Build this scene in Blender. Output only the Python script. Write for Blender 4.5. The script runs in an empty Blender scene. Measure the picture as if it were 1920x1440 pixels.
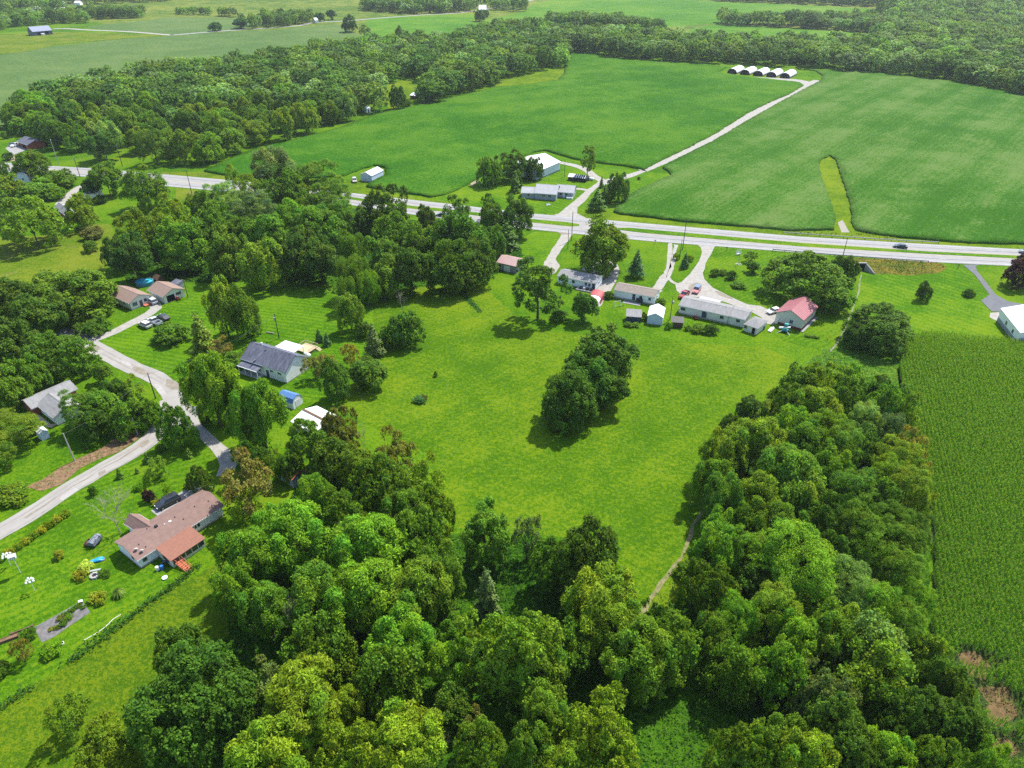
import bpy, bmesh, math, random
import numpy as np
from mathutils import Vector, Matrix
from mathutils import noise as mn
from mathutils.geometry import delaunay_2d_cdt

SC = bpy.context.scene
COL = SC.collection
RND = random.Random(7)
NR = np.random.RandomState(11)

# ------------------------------------------------------------------ camera
F, TILT, CH = 1332.0, math.radians(32.5), 98.0
cd = bpy.data.cameras.new('camera')
cam = bpy.data.objects.new('camera', cd)
COL.objects.link(cam)
cam.location = (0, 0, CH)
cam.rotation_euler = (math.radians(90) - TILT, 0, 0)
cd.sensor_width = 36.0
cd.lens = 36.0 * F / 1920.0
cd.clip_start = 1.0
cd.clip_end = 20000.0
SC.camera = cam

# ------------------------------------------------------------------ sky, sun, exposure
SUN_EL = math.radians(57)
SUN_AZ = math.atan2(0.66, 0.75)            # clockwise from +Y
w = bpy.data.worlds.new('World')
SC.world = w
w.use_nodes = True
nt = w.node_tree
bg = nt.nodes['Background']
sky = nt.nodes.new('ShaderNodeTexSky')
sky.sky_type = 'NISHITA'
sky.sun_disc = False
sky.sun_elevation = SUN_EL
sky.sun_rotation = SUN_AZ
nt.links.new(sky.outputs['Color'], bg.inputs['Color'])
bg.inputs['Strength'].default_value = 0.15
sl = bpy.data.lights.new('sun', 'SUN')
sl.energy = 4.1
sl.angle = math.radians(0.5)
sl.color = (1.0, 0.955, 0.87)
sun = bpy.data.objects.new('sun', sl)
COL.objects.link(sun)
sv = Vector((math.cos(SUN_EL) * math.sin(SUN_AZ), math.cos(SUN_EL) * math.cos(SUN_AZ), math.sin(SUN_EL)))
sun.rotation_euler = sv.to_track_quat('Z', 'Y').to_euler()
sun.location = (0, 0, 300)
SC.view_settings.view_transform = 'Standard'
SC.view_settings.look = 'None'
SC.view_settings.gamma = 1.0
SC.view_settings.use_curve_mapping = False
SC.view_settings.exposure = 1.05
SC.cycles.use_denoising = False
SC.cycles.max_bounces = 6
SC.cycles.diffuse_bounces = 3
SC.cycles.transmission_bounces = 3
SC.cycles.volume_bounces = 0

# ------------------------------------------------------------------ places read off the survey photograph
CT, ST = math.cos(TILT), math.sin(TILT)
def gp(px, py, z=0.0):
    p, q = (px - 960.0) / F, (py - 720.0) / F
    t = (z - CH) / (-ST - q * CT)
    return Vector((p * t, (CT - q * ST) * t, z))
def sc_at(px, py, z=0.0):                      # pixels per metre there
    return F / ((z - CH) / (-ST - (py - 720.0) / F * CT))
def px_of(x, y, z=0.0):
    wv = CH - z
    d = y * CT + wv * ST
    return 960 + F * x / d, 720 + F * (wv * CT - y * ST) / d
def hz(b, ty):                                 # height of the point over ground point b seen at row ty
    q = (ty - 720.0) / F
    return CH - b.y * (q * CT + ST) / (CT - q * ST)

# ------------------------------------------------------------------ helpers
def tag(o, label=None, cat=None, group=None, kind=None):
    if label: o['label'] = label
    if cat: o['category'] = cat
    if group: o['group'] = group
    if kind: o['kind'] = kind
    return o
def empty(name, loc=(0, 0, 0), rz=0.0, label=None, cat=None, group=None):
    o = bpy.data.objects.new(name, None)
    COL.objects.link(o)
    o.location = loc
    o.rotation_euler = (0, 0, rz)
    o.empty_display_size = 0.5
    return tag(o, label, cat, group)
def link(name, me, parent=None):
    o = bpy.data.objects.new(name, me)
    COL.objects.link(o)
    if parent: o.parent = parent
    return o
def np_mesh(name, V, Q, mats, tint=None, mi=None, smooth=False):
    """V (n,3); Q (m,4) or (m,3) ints; tint (n,3)"""
    me = bpy.data.meshes.new(name)
    V = np.asarray(V, np.float32); Q = np.asarray(Q, np.int32)
    k = Q.shape[1]
    me.vertices.add(len(V)); me.vertices.foreach_set('co', V.ravel())
    me.loops.add(Q.size); me.loops.foreach_set('vertex_index', Q.ravel())
    me.polygons.add(len(Q))
    me.polygons.foreach_set('loop_start', np.arange(0, Q.size, k, dtype=np.int32))
    me.polygons.foreach_set('loop_total', np.full(len(Q), k, np.int32))
    if mi is not None: me.polygons.foreach_set('material_index', np.asarray(mi, np.int32))
    me.polygons.foreach_set('use_smooth', np.full(len(Q), smooth))
    for m in mats: me.materials.append(m)
    me.update(calc_edges=True)
    if tint is not None:
        a = me.color_attributes.new('tint', 'FLOAT_COLOR', 'POINT')
        c = np.ones((len(V), 4), np.float32); c[:, :3] = tint
        a.data.foreach_set('color', c.ravel())
    return me
class MB:
    def __init__(s): s.v, s.f, s.m = [], [], []
    def face(s, pts, m=0):
        i = len(s.v); s.v += [tuple(p) for p in pts]; s.f.append(tuple(range(i, i + len(pts)))); s.m.append(m); return s
    def box(s, x0, x1, y0, y1, z0, z1, m=0):
        i = len(s.v)
        s.v += [(x0,y0,z0),(x1,y0,z0),(x1,y1,z0),(x0,y1,z0),(x0,y0,z1),(x1,y0,z1),(x1,y1,z1),(x0,y1,z1)]
        for q in ((0,3,2,1),(4,5,6,7),(0,1,5,4),(1,2,6,5),(2,3,7,6),(3,0,4,7)):
            s.f.append(tuple(i + k for k in q)); s.m.append(m)
        return s
    def prism(s, pts, vec, m=0):
        n = len(pts); i = len(s.v); vec = Vector(vec)
        s.v += [tuple(p) for p in pts] + [tuple(Vector(p) + vec) for p in pts]
        s.f.append(tuple(range(i, i + n))); s.m.append(m)
        s.f.append(tuple(range(i + 2 * n - 1, i + n - 1, -1))); s.m.append(m)
        for k in range(n):
            l = (k + 1) % n
            s.f.append((i + k, i + n + k, i + n + l, i + l)); s.m.append(m)
        return s
    def cyl(s, p0, p1, r0, r1=None, n=8, m=0, caps=True):
        r1 = r0 if r1 is None else r1
        p0, p1 = Vector(p0), Vector(p1)
        d = (p1 - p0).normalized()
        u = d.orthogonal().normalized(); v = d.cross(u)
        i = len(s.v)
        for p, r in ((p0, r0), (p1, r1)):
            for k in range(n):
                a = 2 * math.pi * k / n
                s.v.append(tuple(p + u * (r * math.cos(a)) + v * (r * math.sin(a))))
        for k in range(n):
            l = (k + 1) % n
            s.f.append((i + k, i + l, i + n + l, i + n + k)); s.m.append(m)
        if caps:
            s.f.append(tuple(range(i + n - 1, i - 1, -1))); s.m.append(m)
            s.f.append(tuple(range(i + n, i + 2 * n))); s.m.append(m)
        return s
    def ball(s, c, rx, ry, rz, nu=10, nv=6, m=0, jit=0.0):
        i = len(s.v)
        for a in range(nv + 1):
            th = math.pi * a / nv
            for b in range(nu):
                ph = 2 * math.pi * b / nu
                j = 1 + RND.uniform(-jit, jit)
                s.v.append((c[0] + rx * j * math.sin(th) * math.cos(ph), c[1] + ry * j * math.sin(th) * math.sin(ph), c[2] + rz * j * math.cos(th)))
        for a in range(nv):
            for b in range(nu):
                e = (b + 1) % nu
                s.f.append((i + a * nu + b, i + (a + 1) * nu + b, i + (a + 1) * nu + e, i + a * nu + e)); s.m.append(m)
        return s
    def mesh(s, name, mats, smooth=False, recalc=True):
        me = bpy.data.meshes.new(name)
        me.from_pydata(s.v, [], s.f)
        if not isinstance(mats, (list, tuple)): mats = [mats]
        for m in mats: me.materials.append(m)
        me.polygons.foreach_set('material_index', s.m)
        if recalc:
            b = bmesh.new(); b.from_mesh(me); bmesh.ops.remove_doubles(b, verts=b.verts, dist=1e-5)
            bmesh.ops.recalc_face_normals(b, faces=b.faces); b.to_mesh(me); b.free()
        if smooth: me.polygons.foreach_set('use_smooth', [True] * len(me.polygons))
        return me
    def build(s, name, mats, parent=None, smooth=False):
        return link(name, s.mesh(name, mats, smooth), parent)

# ------------------------------------------------------------------ materials
MATS = {}
def newmat(name):
    m = bpy.data.materials.new(name); m.use_nodes = True
    n = m.node_tree.nodes; l = m.node_tree.links
    return m, n, l, n['Principled BSDF']
def mixc(n, l, fac, a, b, mode='MIX'):
    x = n.new('ShaderNodeMix'); x.data_type = 'RGBA'; x.blend_type = mode
    for sock, val in ((x.inputs[0], fac), (x.inputs[6], a), (x.inputs[7], b)):
        if hasattr(val, 'links') and hasattr(val, 'is_output'): l.new(val, sock)
        elif isinstance(val, (int, float)): sock.default_value = val
        else: sock.default_value = (*val, 1.0)
    return x.outputs[2]
def noise_n(n, l, co, scale, detail=3.0, rough=0.55):
    t = n.new('ShaderNodeTexNoise'); t.inputs['Scale'].default_value = scale
    t.inputs['Detail'].default_value = detail; t.inputs['Roughness'].default_value = rough
    l.new(co, t.inputs['Vector']); return t.outputs['Fac']
def mrange(n, l, val, a, b, c=0.0, d=1.0):
    r = n.new('ShaderNodeMapRange'); r.inputs[1].default_value = a; r.inputs[2].default_value = b
    r.inputs[3].default_value = c; r.inputs[4].default_value = d; l.new(val, r.inputs[0]); return r.outputs[0]
def math_n(n, l, op, a, b=None):
    x = n.new('ShaderNodeMath'); x.operation = op
    for i, v in enumerate((a, b)):
        if v is None: continue
        if isinstance(v, (int, float)): x.inputs[i].default_value = v
        else: l.new(v, x.inputs[i])
    return x.outputs[0]
def paint(name, col, rough=0.6, var=0.18, scale=1.2, metal=0.0, dirt=0.0, dirtcol=(0.12, 0.1, 0.08), bump=0.0, bscale=8.0, stretch=None):
    if name in MATS: return MATS[name]
    m, n, l, b = newmat(name)
    tc = n.new('ShaderNodeTexCoord'); co = tc.outputs['Object']
    if stretch:
        mp = n.new('ShaderNodeMapping'); mp.inputs['Scale'].default_value = stretch; l.new(co, mp.inputs['Vector']); co = mp.outputs['Vector']
    f = noise_n(n, l, co, scale, 5.0, 0.6)
    lo = tuple(c * (1 - var) for c in col); hi = tuple(min(1, c * (1 + var)) for c in col)
    c = mixc(n, l, mrange(n, l, f, 0.3, 0.7), lo, hi)
    if dirt:
        f2 = noise_n(n, l, co, scale * 0.45, 6.0, 0.7)
        c = mixc(n, l, mrange(n, l, f2, 0.5, 0.75, 0.0, dirt), c, dirtcol)
    l.new(c, b.inputs['Base Color'])
    b.inputs['Roughness'].default_value = rough; b.inputs['Metallic'].default_value = metal
    b.inputs['Specular IOR Level'].default_value = 0.35 if rough < .8 else 0.08
    if bump:
        bp = n.new('ShaderNodeBump'); bp.inputs['Strength'].default_value = bump; bp.inputs['Distance'].default_value = 0.1
        l.new(noise_n(n, l, co, bscale, 3.0), bp.inputs['Height']); l.new(bp.outputs['Normal'], b.inputs['Normal'])
    MATS[name] = m
    return m
def grass(name, dark, mid, light, big=0.03, stripe=None, rows=None, grain=1.0, bump=0.35, dry=None, fine=1.3, gain=.72):
    """ground cover: patchy, grainy, optionally mown in stripes (angle, width, amount)"""
    dark, mid, light = [(c[0] * gain, c[1] * gain, c[2] * gain * .6) for c in (dark, mid, light)]
    if dry: dry = tuple(v * gain for v in dry)
    m, n, l, b = newmat(name)
    tc = n.new('ShaderNodeTexCoord'); co = tc.outputs['Object']
    A = noise_n(n, l, co, big, 4.0, 0.6); B = noise_n(n, l, co, big * 6, 5.0, 0.65)
    C = noise_n(n, l, co, fine, 4.0, 0.7); D = noise_n(n, l, co, fine * 3.1, 2.0, 0.6)
    ws = (1.7, 1.0, 2.0 * grain, 1.4 * grain)
    f = math_n(n, l, 'MULTIPLY', A, ws[0])
    for v, k in ((B, ws[1]), (C, ws[2]), (D, ws[3])): f = math_n(n, l, 'ADD', f, math_n(n, l, 'MULTIPLY', v, k))
    f = math_n(n, l, 'SUBTRACT', f, sum(ws) * .5 - .5)
    for st in ([stripe] if stripe and not isinstance(stripe, list) else (stripe or [])):
        ang, wid, amt = st
        mp = n.new('ShaderNodeMapping'); mp.inputs['Rotation'].default_value = (0, 0, -ang); l.new(co, mp.inputs['Vector'])
        sx = n.new('ShaderNodeSeparateXYZ'); l.new(mp.outputs['Vector'], sx.inputs[0])
        wob = math_n(n, l, 'MULTIPLY', noise_n(n, l, co, 0.05, 2.0), 3.0)
        ph = math_n(n, l, 'MULTIPLY', math_n(n, l, 'ADD', sx.outputs['Y'], wob), 2 * math.pi / wid)
        s = math_n(n, l, 'SINE', ph)
        s = math_n(n, l, 'MULTIPLY', s, math_n(n, l, 'MULTIPLY', mrange(n, l, B, 0.3, 0.7, 0.2, 1.0), amt))
        f = math_n(n, l, 'ADD', f, s)
    rp = n.new('ShaderNodeValToRGB'); e = rp.color_ramp.elements
    e[0].position, e[0].color = 0.22, (*dark, 1); e[1].position, e[1].color = 0.78, (*light, 1)
    x = e.new(0.5); x.color = (*mid, 1)
    l.new(f, rp.inputs[0]); c = rp.outputs[0]
    if dry:
        g = noise_n(n, l, co, big * 2.3, 4.0, 0.6)
        c = mixc(n, l, mrange(n, l, g, 0.55, 0.72, 0.0, 0.8), c, dry)
    l.new(c, b.inputs['Base Color']); b.inputs['Roughness'].default_value = 0.9
    b.inputs['Specular IOR Level'].default_value = 0.02
    bp = n.new('ShaderNodeBump'); bp.inputs['Strength'].default_value = bump; bp.inputs['Distance'].default_value = 0.25
    h = math_n(n, l, 'ADD', C, math_n(n, l, 'MULTIPLY', D, 0.6))
    if rows:
        ang, wid, amt = rows
        mp = n.new('ShaderNodeMapping'); mp.inputs['Rotation'].default_value = (0, 0, -ang); l.new(co, mp.inputs['Vector'])
        sx = n.new('ShaderNodeSeparateXYZ'); l.new(mp.outputs['Vector'], sx.inputs[0])
        s = math_n(n, l, 'SINE', math_n(n, l, 'MULTIPLY', sx.outputs['Y'], 2 * math.pi / wid))
        h = math_n(n, l, 'ADD', h, math_n(n, l, 'MULTIPLY', s, amt))
    l.new(h, bp.inputs['Height']); l.new(bp.outputs['Normal'], b.inputs['Normal'])
    return m
def leafmat(name, trans=0.36, rough=0.6, spec=0.09):
    m, n, l, b = newmat(name)
    at = n.new('ShaderNodeAttribute'); at.attribute_name = 'tint'
    oi = n.new('ShaderNodeObjectInfo')
    c = mixc(n, l, 1.0, at.outputs['Color'], oi.outputs['Color'], 'MULTIPLY')
    l.new(c, b.inputs['Base Color']); b.inputs['Roughness'].default_value = rough
    b.inputs['Specular IOR Level'].default_value = spec
    tr = n.new('ShaderNodeBsdfTranslucent')
    c2 = mixc(n, l, 1.0, c, (1.5, 1.35, 0.45), 'MULTIPLY'); l.new(c2, tr.inputs['Color'])
    mx = n.new('ShaderNodeMixShader'); mx.inputs[0].default_value = trans
    l.new(b.outputs[0], mx.inputs[1]); l.new(tr.outputs[0], mx.inputs[2])
    l.new(mx.outputs[0], n['Material Output'].inputs['Surface'])
    return m
LEAF = leafmat('leaf')
NEEDLE = leafmat('needle', 0.12, 0.6, 0.2)
BARK = paint('bark', (0.11, 0.085, 0.062), 0.9, 0.4, 3.0, bump=0.6)
BARKPALE = paint('pale_bark', (0.30, 0.26, 0.21), 0.9, 0.3, 3.0, bump=0.4)

# ------------------------------------------------------------------ ground sheets
def smooth_loop(P, closed=True, step=3.0):
    n = len(P); out = []
    rng = range(n) if closed else range(n - 1)
    for i in rng:
        a, b = P[i], P[(i + 1) % n]
        p0 = P[(i - 1) % n] if closed or i > 0 else a * 2 - b
        p3 = P[(i + 2) % n] if closed or i + 2 < n else b * 2 - a
        k = max(1, min(60, int((b - a).length / step)))
        for j in range(k):
            t = j / k
            out.append(0.5 * ((2 * a) + (b - p0) * t + (2 * p0 - 5 * a + 4 * b - p3) * t * t + (3 * a - p0 - 3 * b + p3) * t ** 3))
    if not closed: out.append(P[-1])
    return out
def dense_loop(P, step):
    out = []
    for i in range(len(P)):
        a, b = P[i], P[(i + 1) % len(P)]
        k = max(1, min(200, int((b - a).length / step)))
        out += [a + (b - a) * (j / k) for j in range(k)]
    return out
def px_loop(pts, smooth=False, step=3.0, jit=0.0, z=0.0):
    P = [Vector(gp(*p)[:2]) for p in pts]
    P = smooth_loop(P, True, step) if smooth else (dense_loop(P, step) if jit else P)
    if jit: P = [p + Vector((mn.noise((p.x * .35, p.y * .35, 3.1)), mn.noise((p.x * .35, p.y * .35, 9.7)))) * jit for p in P]
    return P
def sheet(name, pts, mat, z, smooth=False, step=3.0, jit=0.0, kind='structure', world=False):
    P = pts if world else px_loop(pts, smooth, step, jit)
    bm = bmesh.new()
    f = bm.faces.new([bm.verts.new((p.x, p.y, z)) for p in P])
    f.normal_update()
    if f.normal.z < 0: f.normal_flip()
    bmesh.ops.triangulate(bm, faces=[f], ngon_method='EAR_CLIP')
    me = bpy.data.meshes.new(name); bm.to_mesh(me); bm.free(); me.materials.append(mat)
    return tag(link(name, me), kind=kind)
def ribbon(name, pts, width, mat, z, jit=0.0, step=2.0, world=False, kind='structure', wvar=None):
    P = [Vector(gp(*p)[:2]) for p in pts] if not world else pts
    P = smooth_loop(P, False, step)
    V, Q = [], []
    for i, p in enumerate(P):
        d = (P[min(i + 1, len(P) - 1)] - P[max(i - 1, 0)]).normalized()
        nrm = Vector((-d.y, d.x))
        hw = width / 2 if not wvar else (wvar[0] + (wvar[1] - wvar[0]) * i / (len(P) - 1)) / 2
        for s in (1, -1):
            q = p + nrm * s * (hw + (jit * mn.noise((p.x * .6, p.y * .6, s * 5.0)) if jit else 0))
            V.append((q.x, q.y, z))
    for i in range(len(P) - 1): Q.append((2 * i, 2 * i + 1, 2 * i + 3, 2 * i + 2))
    return tag(link(name, np_mesh(name, V, Q, [mat])), kind=kind)
def inside(P, x, y):
    """numpy point in polygon"""
    x = np.asarray(x); y = np.asarray(y); r = np.zeros(x.shape, bool)
    n = len(P)
    for i in range(n):
        x1, y1 = P[i][0], P[i][1]; x2, y2 = P[(i + 1) % n][0], P[(i + 1) % n][1]
        if y1 == y2: continue
        c = ((y1 > y) != (y2 > y)) & (x < (x2 - x1) * (y - y1) / (y2 - y1) + x1)
        r ^= c
    return r
def edge_dist(P, x, y):
    d = np.full(np.shape(x), 1e9)
    for i in range(len(P)):
        ax, ay = P[i][0], P[i][1]; bx, by = P[(i + 1) % len(P)][0], P[(i + 1) % len(P)][1]
        L2 = (bx - ax) ** 2 + (by - ay) ** 2 + 1e-9
        t = np.clip(((x - ax) * (bx - ax) + (y - ay) * (by - ay)) / L2, 0, 1)
        d = np.minimum(d, np.hypot(x - ax - t * (bx - ax), y - ay - t * (by - ay)))
    return d
def crop(name, pts, mat, h, grid=3.5, hill=0.0, jit=0.5, seed=0):
    """a standing crop: a raised canopy with an uneven top and sides down to the soil"""
    P = px_loop(pts, False, 2.5, jit)
    a = sum(P[i].x * P[(i + 1) % len(P)].y - P[(i + 1) % len(P)].x * P[i].y for i in range(len(P)))
    if a < 0: P = P[::-1]
    A = np.array([(p.x, p.y) for p in P])
    lo, hi = A.min(0), A.max(0)
    gx, gy = np.meshgrid(np.arange(lo[0], hi[0], grid), np.arange(lo[1], hi[1], grid))
    gx = gx.ravel() + NR.uniform(-.4, .4, gx.size) * grid; gy = gy.ravel() + NR.uniform(-.4, .4, gy.size) * grid
    ok = inside(A, gx, gy); gx, gy = gx[ok], gy[ok]
    d = edge_dist(A[::2], gx, gy); ok = d > grid * .5; gx, gy, d = gx[ok], gy[ok], d[ok]
    pts2 = [Vector(p) for p in A] + [Vector((a_, b_)) for a_, b_ in zip(gx, gy)]
    n = len(A)
    vs, es, fs, *_ = delaunay_2d_cdt(pts2, [], [list(range(n))], 1, 1e-6)
    dd = edge_dist(A[::2], np.array([v.x for v in vs]), np.array([v.y for v in vs]))
    V = []
    for v, e in zip(vs, dd):
        z = h + 0.14 * mn.noise((v.x * .5, v.y * .5, seed)) + 0.10 * mn.noise((v.x * 1.7, v.y * 1.7, seed + 5))
        if hill:
            k = min(1, e / 45.0); k = k * k * (3 - 2 * k)
            z += hill * k * (0.6 + mn.noise((v.x * .011, v.y * .011, seed + 2)) + .4 * mn.noise((v.x * .03, v.y * .03, seed + 3)))
        V.append((v.x, v.y, z))
    T = [list(f) for f in fs]
    for i in range(n):
        j = (i + 1) % n; k = len(V)
        V += [(vs[i].x, vs[i].y, 0.0), (vs[j].x, vs[j].y, 0.0)]
        T += [[i, k, k + 1], [i, k + 1, j]]
    me = np_mesh(name, V, np.array(T), [mat], smooth=True)
    return tag(link(name, me), kind='stuff')
# ------------------------------------------------------------------ leaves, crowns, trunks
def unit(a): return a / np.maximum(np.linalg.norm(a, axis=1, keepdims=True), 1e-9)
def leaves(C, N, size, asp=0.62, rs=None, jitter=0.5):
    """kite-shaped leaf faces: centres C, normals N, size (n,)"""
    rs = rs or NR
    n = len(C); N = unit(N)
    t = unit(np.cross(N, unit(rs.normal(size=(n, 3)))))
    b = np.cross(N, t)
    s = (np.asarray(size) * (1 + rs.uniform(-jitter, jitter, n)))[:, None]
    droop = N * s * rs.uniform(-0.25, 0.25, (n, 1))
    V = np.stack([C + t * s + droop, C + b * s * asp, C - t * s * 0.8 - droop * .4, C - b * s * asp], 1).reshape(-1, 3)
    Q = np.arange(4 * n).reshape(n, 4)
    return V, Q
def leaf_tint(n, rs, lo=0.68, hi=1.35, hue=0.06):
    g = rs.uniform(lo, hi, (n, 1)) * (1 + 0 * np.ones((1, 3)))
    h = rs.normal(0, hue, (n, 1))
    g = g * np.concatenate([1 + h, 1 + h * .25, 1 - h * .6], 1)
    return np.repeat(np.clip(g, 0.2, 2.2), 4, 0)
def blob_crown(seed, half=0.9, lobes=26, lr=(0.25, 0.38), clumps=18, cr=0.12, per=18, ls=0.05, asp=0.62, flat=1.0, low=-0.45, rnd=0.42, open_=0.0, shell=0.74, egg=0.0, upn=0.45, var=(.72, 1.18)):
    """crown of radius ~1; half = half height; returns V, Q, tint with bottom of crown at z=0"""
    if per >= 12: per, ls = int(per * 1.8), ls * .73
    rs = np.random.RandomState(seed)
    # lobe directions, evenly spread
    k = np.arange(lobes) + 0.5
    zz = 1 - (1 - low) * k / lobes
    ph = k * 2.39996 + rs.uniform(0, 6)
    rr = np.sqrt(np.maximum(0, 1 - zz ** 2))
    D = np.stack([rr * np.cos(ph), rr * np.sin(ph), zz], 1) + rs.normal(0, 0.13, (lobes, 3))
    D = unit(D)
    lump = 1 + .14 * np.sin(2 * np.arctan2(D[:, 1], D[:, 0]) + rs.uniform(0, 6)) + .10 * np.sin(3 * np.arctan2(D[:, 1], D[:, 0]) + rs.uniform(0, 6))
    rad = shell * rs.uniform(*var, (lobes, 1)) * lump[:, None]
    L = D * rad
    L[:, :2] *= (1 - egg * L[:, 2:3])
    inner = rs.normal(0, 0.28, (max(2, lobes // 5), 3)); L = np.concatenate([L, inner])
    R = rs.uniform(lr[0], lr[1], len(L))
    if open_ > 0:
        keep = rs.uniform(size=len(L)) > open_; L, R = L[keep], R[keep]
    # clumps on every lobe
    m = len(L) * clumps
    li = np.repeat(np.arange(len(L)), clumps)
    d = unit(rs.normal(size=(m, 3)) + np.array([0, 0, 0.75]) + 0.8 * unit(L[li] + 1e-6))
    c = L[li] + d * (R[li][:, None]) * rs.uniform(0.75, 1.08, (m, 1)) * np.array([1, 1, flat])
    # leaves on every clump
    n = m * per
    ci = np.repeat(np.arange(m), per)
    e = unit(rs.normal(size=(n, 3)) + 0.75 * d[ci] + np.array([0, 0, 0.25]))
    crr = cr * rs.uniform(0.7, 1.35, m)
    p = c[ci] + e * crr[ci][:, None] * rs.uniform(0.45, 1.1, (n, 1)) * np.array([1, 1, max(.45, flat)])
    nm = e * 0.7 + np.array([0, 0, upn]) + rs.normal(0, rnd, (n, 3))
    p[:, 2] *= half
    p[:, 2] -= np.percentile(p[:, 2], 0.5)
    V, Q = leaves(p, nm, np.full(n, ls), asp, rs)
    ct = rs.uniform(0.85, 1.18, m)[ci]
    lh = rs.normal(0, .09, len(L))[li][ci]; lv = rs.uniform(.86, 1.16, len(L))[li][ci]
    lt = np.stack([lv * (1 + lh), lv * (1 + .2 * lh), lv * (1 - .5 * lh)], 1)
    return V, Q, leaf_tint(n, rs) * np.repeat(ct[:, None] * lt, 4, 0)
def conifer_crown(seed, levels=16, per=190, ls=0.085, taper=1.0, h=3.0, rag=0.2):
    rs = np.random.RandomState(seed); P, N, S = [], [], []
    for k in range(levels):
        t = (k + .3) / levels
        r = (1 - t) ** taper * (1 + rs.uniform(-rag, rag)) + 0.03
        nb = max(4, int(11 * (1 - t) + 4)); n = max(18, int(per * (1 - t) ** 1.2))
        az0 = rs.uniform(0, 6.28, nb)
        az = az0[rs.randint(0, nb, n)] + rs.normal(0, 0.16, n)
        q = rs.uniform(0.15, 1, n) ** 0.6 * r * (1 + 0.25 * np.sin(az * 3 + k))
        z = t * h - q * 0.28 + rs.normal(0, 0.06, n)
        P.append(np.stack([q * np.cos(az), q * np.sin(az), z], 1))
        N.append(np.stack([np.cos(az) * .5, np.sin(az) * .5, np.full(n, .9)], 1) + rs.normal(0, .45, (n, 3)))
    P, N = np.concatenate(P), np.concatenate(N)
    P[:, 2] -= P[:, 2].min()
    V, Q = leaves(P, N, np.full(len(P), ls), 0.5, rs)
    return V, Q, leaf_tint(len(P), rs, 0.7, 1.25, 0.08)
def blade_crown(seed, n=260, L=0.9, w=0.05):
    """a fountain of arching blades"""
    rs = np.random.RandomState(seed); V, Q = [], []
    for i in range(n):
        a = rs.uniform(0, 6.28); sp = rs.uniform(.25, 1); l = L * rs.uniform(.7, 1.15)
        u = np.array([math.cos(a), math.sin(a), 0]); s = np.array([-u[1], u[0], 0]) * w
        pts = [u * 0.05, u * l * sp * .5 + np.array([0, 0, l * (1.1 - .4 * sp)]), u * l * sp * 1.05 + np.array([0, 0, l * (1.0 - .8 * sp)])]
        i0 = len(V)
        for p, k in zip(pts, (1, .9, .15)): V += [p - s * k, p + s * k]
        Q += [(i0, i0 + 1, i0 + 3, i0 + 2), (i0 + 2, i0 + 3, i0 + 5, i0 + 4)]
    V = np.array(V); return V, np.array(Q), np.repeat(leaf_tint(len(V) // 6, rs)[::4], 6, 0)
def limbs(seed, depth=3, r0=0.045, h=1.0, spread=0.5, split=3, up=0.5, seg=0.42, n=6):
    """tapered trunk with branching limbs; total height ~h"""
    rs = random.Random(seed); b = MB()
    def grow(p, d, ln, r, k):
        q = p + d * ln
        b.cyl(p, q, r, r * 0.66, n if k > 1 else 4, caps=False)
        if k == 0: return
        for i in range(split if k < depth else split + 1):
            a = rs.uniform(0, 6.28)
            e = (d * up + Vector((math.cos(a), math.sin(a), rs.uniform(.1, .9))) * spread).normalized()
            st = p + d * ln * (1.0 if i == 0 else rs.uniform(.6, 1.0))
            grow(st, e, ln * rs.uniform(.58, .86), r * .58, k - 1)
    grow(Vector((0, 0, -0.01)), Vector((rs.uniform(-.05, .05), rs.uniform(-.05, .05), 1)).normalized(), h * seg, r0, depth)
    return b
PROTO = {}
def proto(kind, fn, mat, hh, base):
    V, Q, T = fn
    z = V[:, 2].max()
    PROTO[kind] = (np_mesh('crown_' + kind, V, Q, [mat], T), float(z), base)
# kind: crown mesh, its height for radius 1, share of the tree's height under the crown
proto('maple1', blob_crown(1, .95, 38, (.18, .30), 18, .105, 17, .048), LEAF, 0, .06)
proto('maple2', blob_crown(2, .85, 34, (.18, .32), 20, .11, 17, .050), LEAF, 0, .06)
proto('maple3', blob_crown(33, 1.05, 44, (.17, .28), 17, .10, 17, .046, var=(.82, 1.12)), LEAF, 0, .05)
proto('bigmaple', blob_crown(3, .92, 50, (.17, .28), 24, .075, 17, .034, var=(.86, 1.12)), LEAF, 0, .05)
proto('oak1', blob_crown(4, .9, 36, (.17, .30), 20, .085, 17, .042, rnd=.6), LEAF, 0, .08)
proto('oak2', blob_crown(5, .8, 30, (.22, .36), 22, .085, 17, .042, rnd=.6, open_=.12), LEAF, 0, .08)
proto('ash1', blob_crown(6, 1.45, 44, (.15, .26), 18, .11, 16, .050, egg=.18), LEAF, 0, .05)
proto('ash2', blob_crown(7, 1.25, 40, (.15, .29), 18, .12, 16, .052, open_=.1, egg=.1), LEAF, 0, .07)
proto('locust1', blob_crown(8, .75, 24, (.26, .40), 24, .12, 24, .034, asp=.45, flat=.5, rnd=.35, upn=.9), LEAF, 0, .15)
proto('locust2', blob_crown(9, .9, 28, (.2, .36), 24, .11, 24, .034, asp=.45, flat=.55, rnd=.35, open_=.12, upn=.9), LEAF, 0, .15)
proto('walnut1', blob_crown(10, .85, 34, (.15, .28), 18, .13, 18, .066, asp=.32, rnd=.45, open_=.1), LEAF, 0, .08)
proto('walnut2', blob_crown(11, .95, 38, (.14, .27), 18, .12, 18, .062, asp=.32, rnd=.45, open_=.15), LEAF, 0, .09)
proto('poplar1', blob_crown(12, 1.15, 30, (.22, .34), 18, .14, 14, .054, asp=.8, rnd=1.1), LEAF, 0, .06)
proto('sparse', blob_crown(13, 1.0, 22, (.16, .30), 14, .12, 13, .052, rnd=.6, open_=.3), LEAF, 0, .10)
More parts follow.
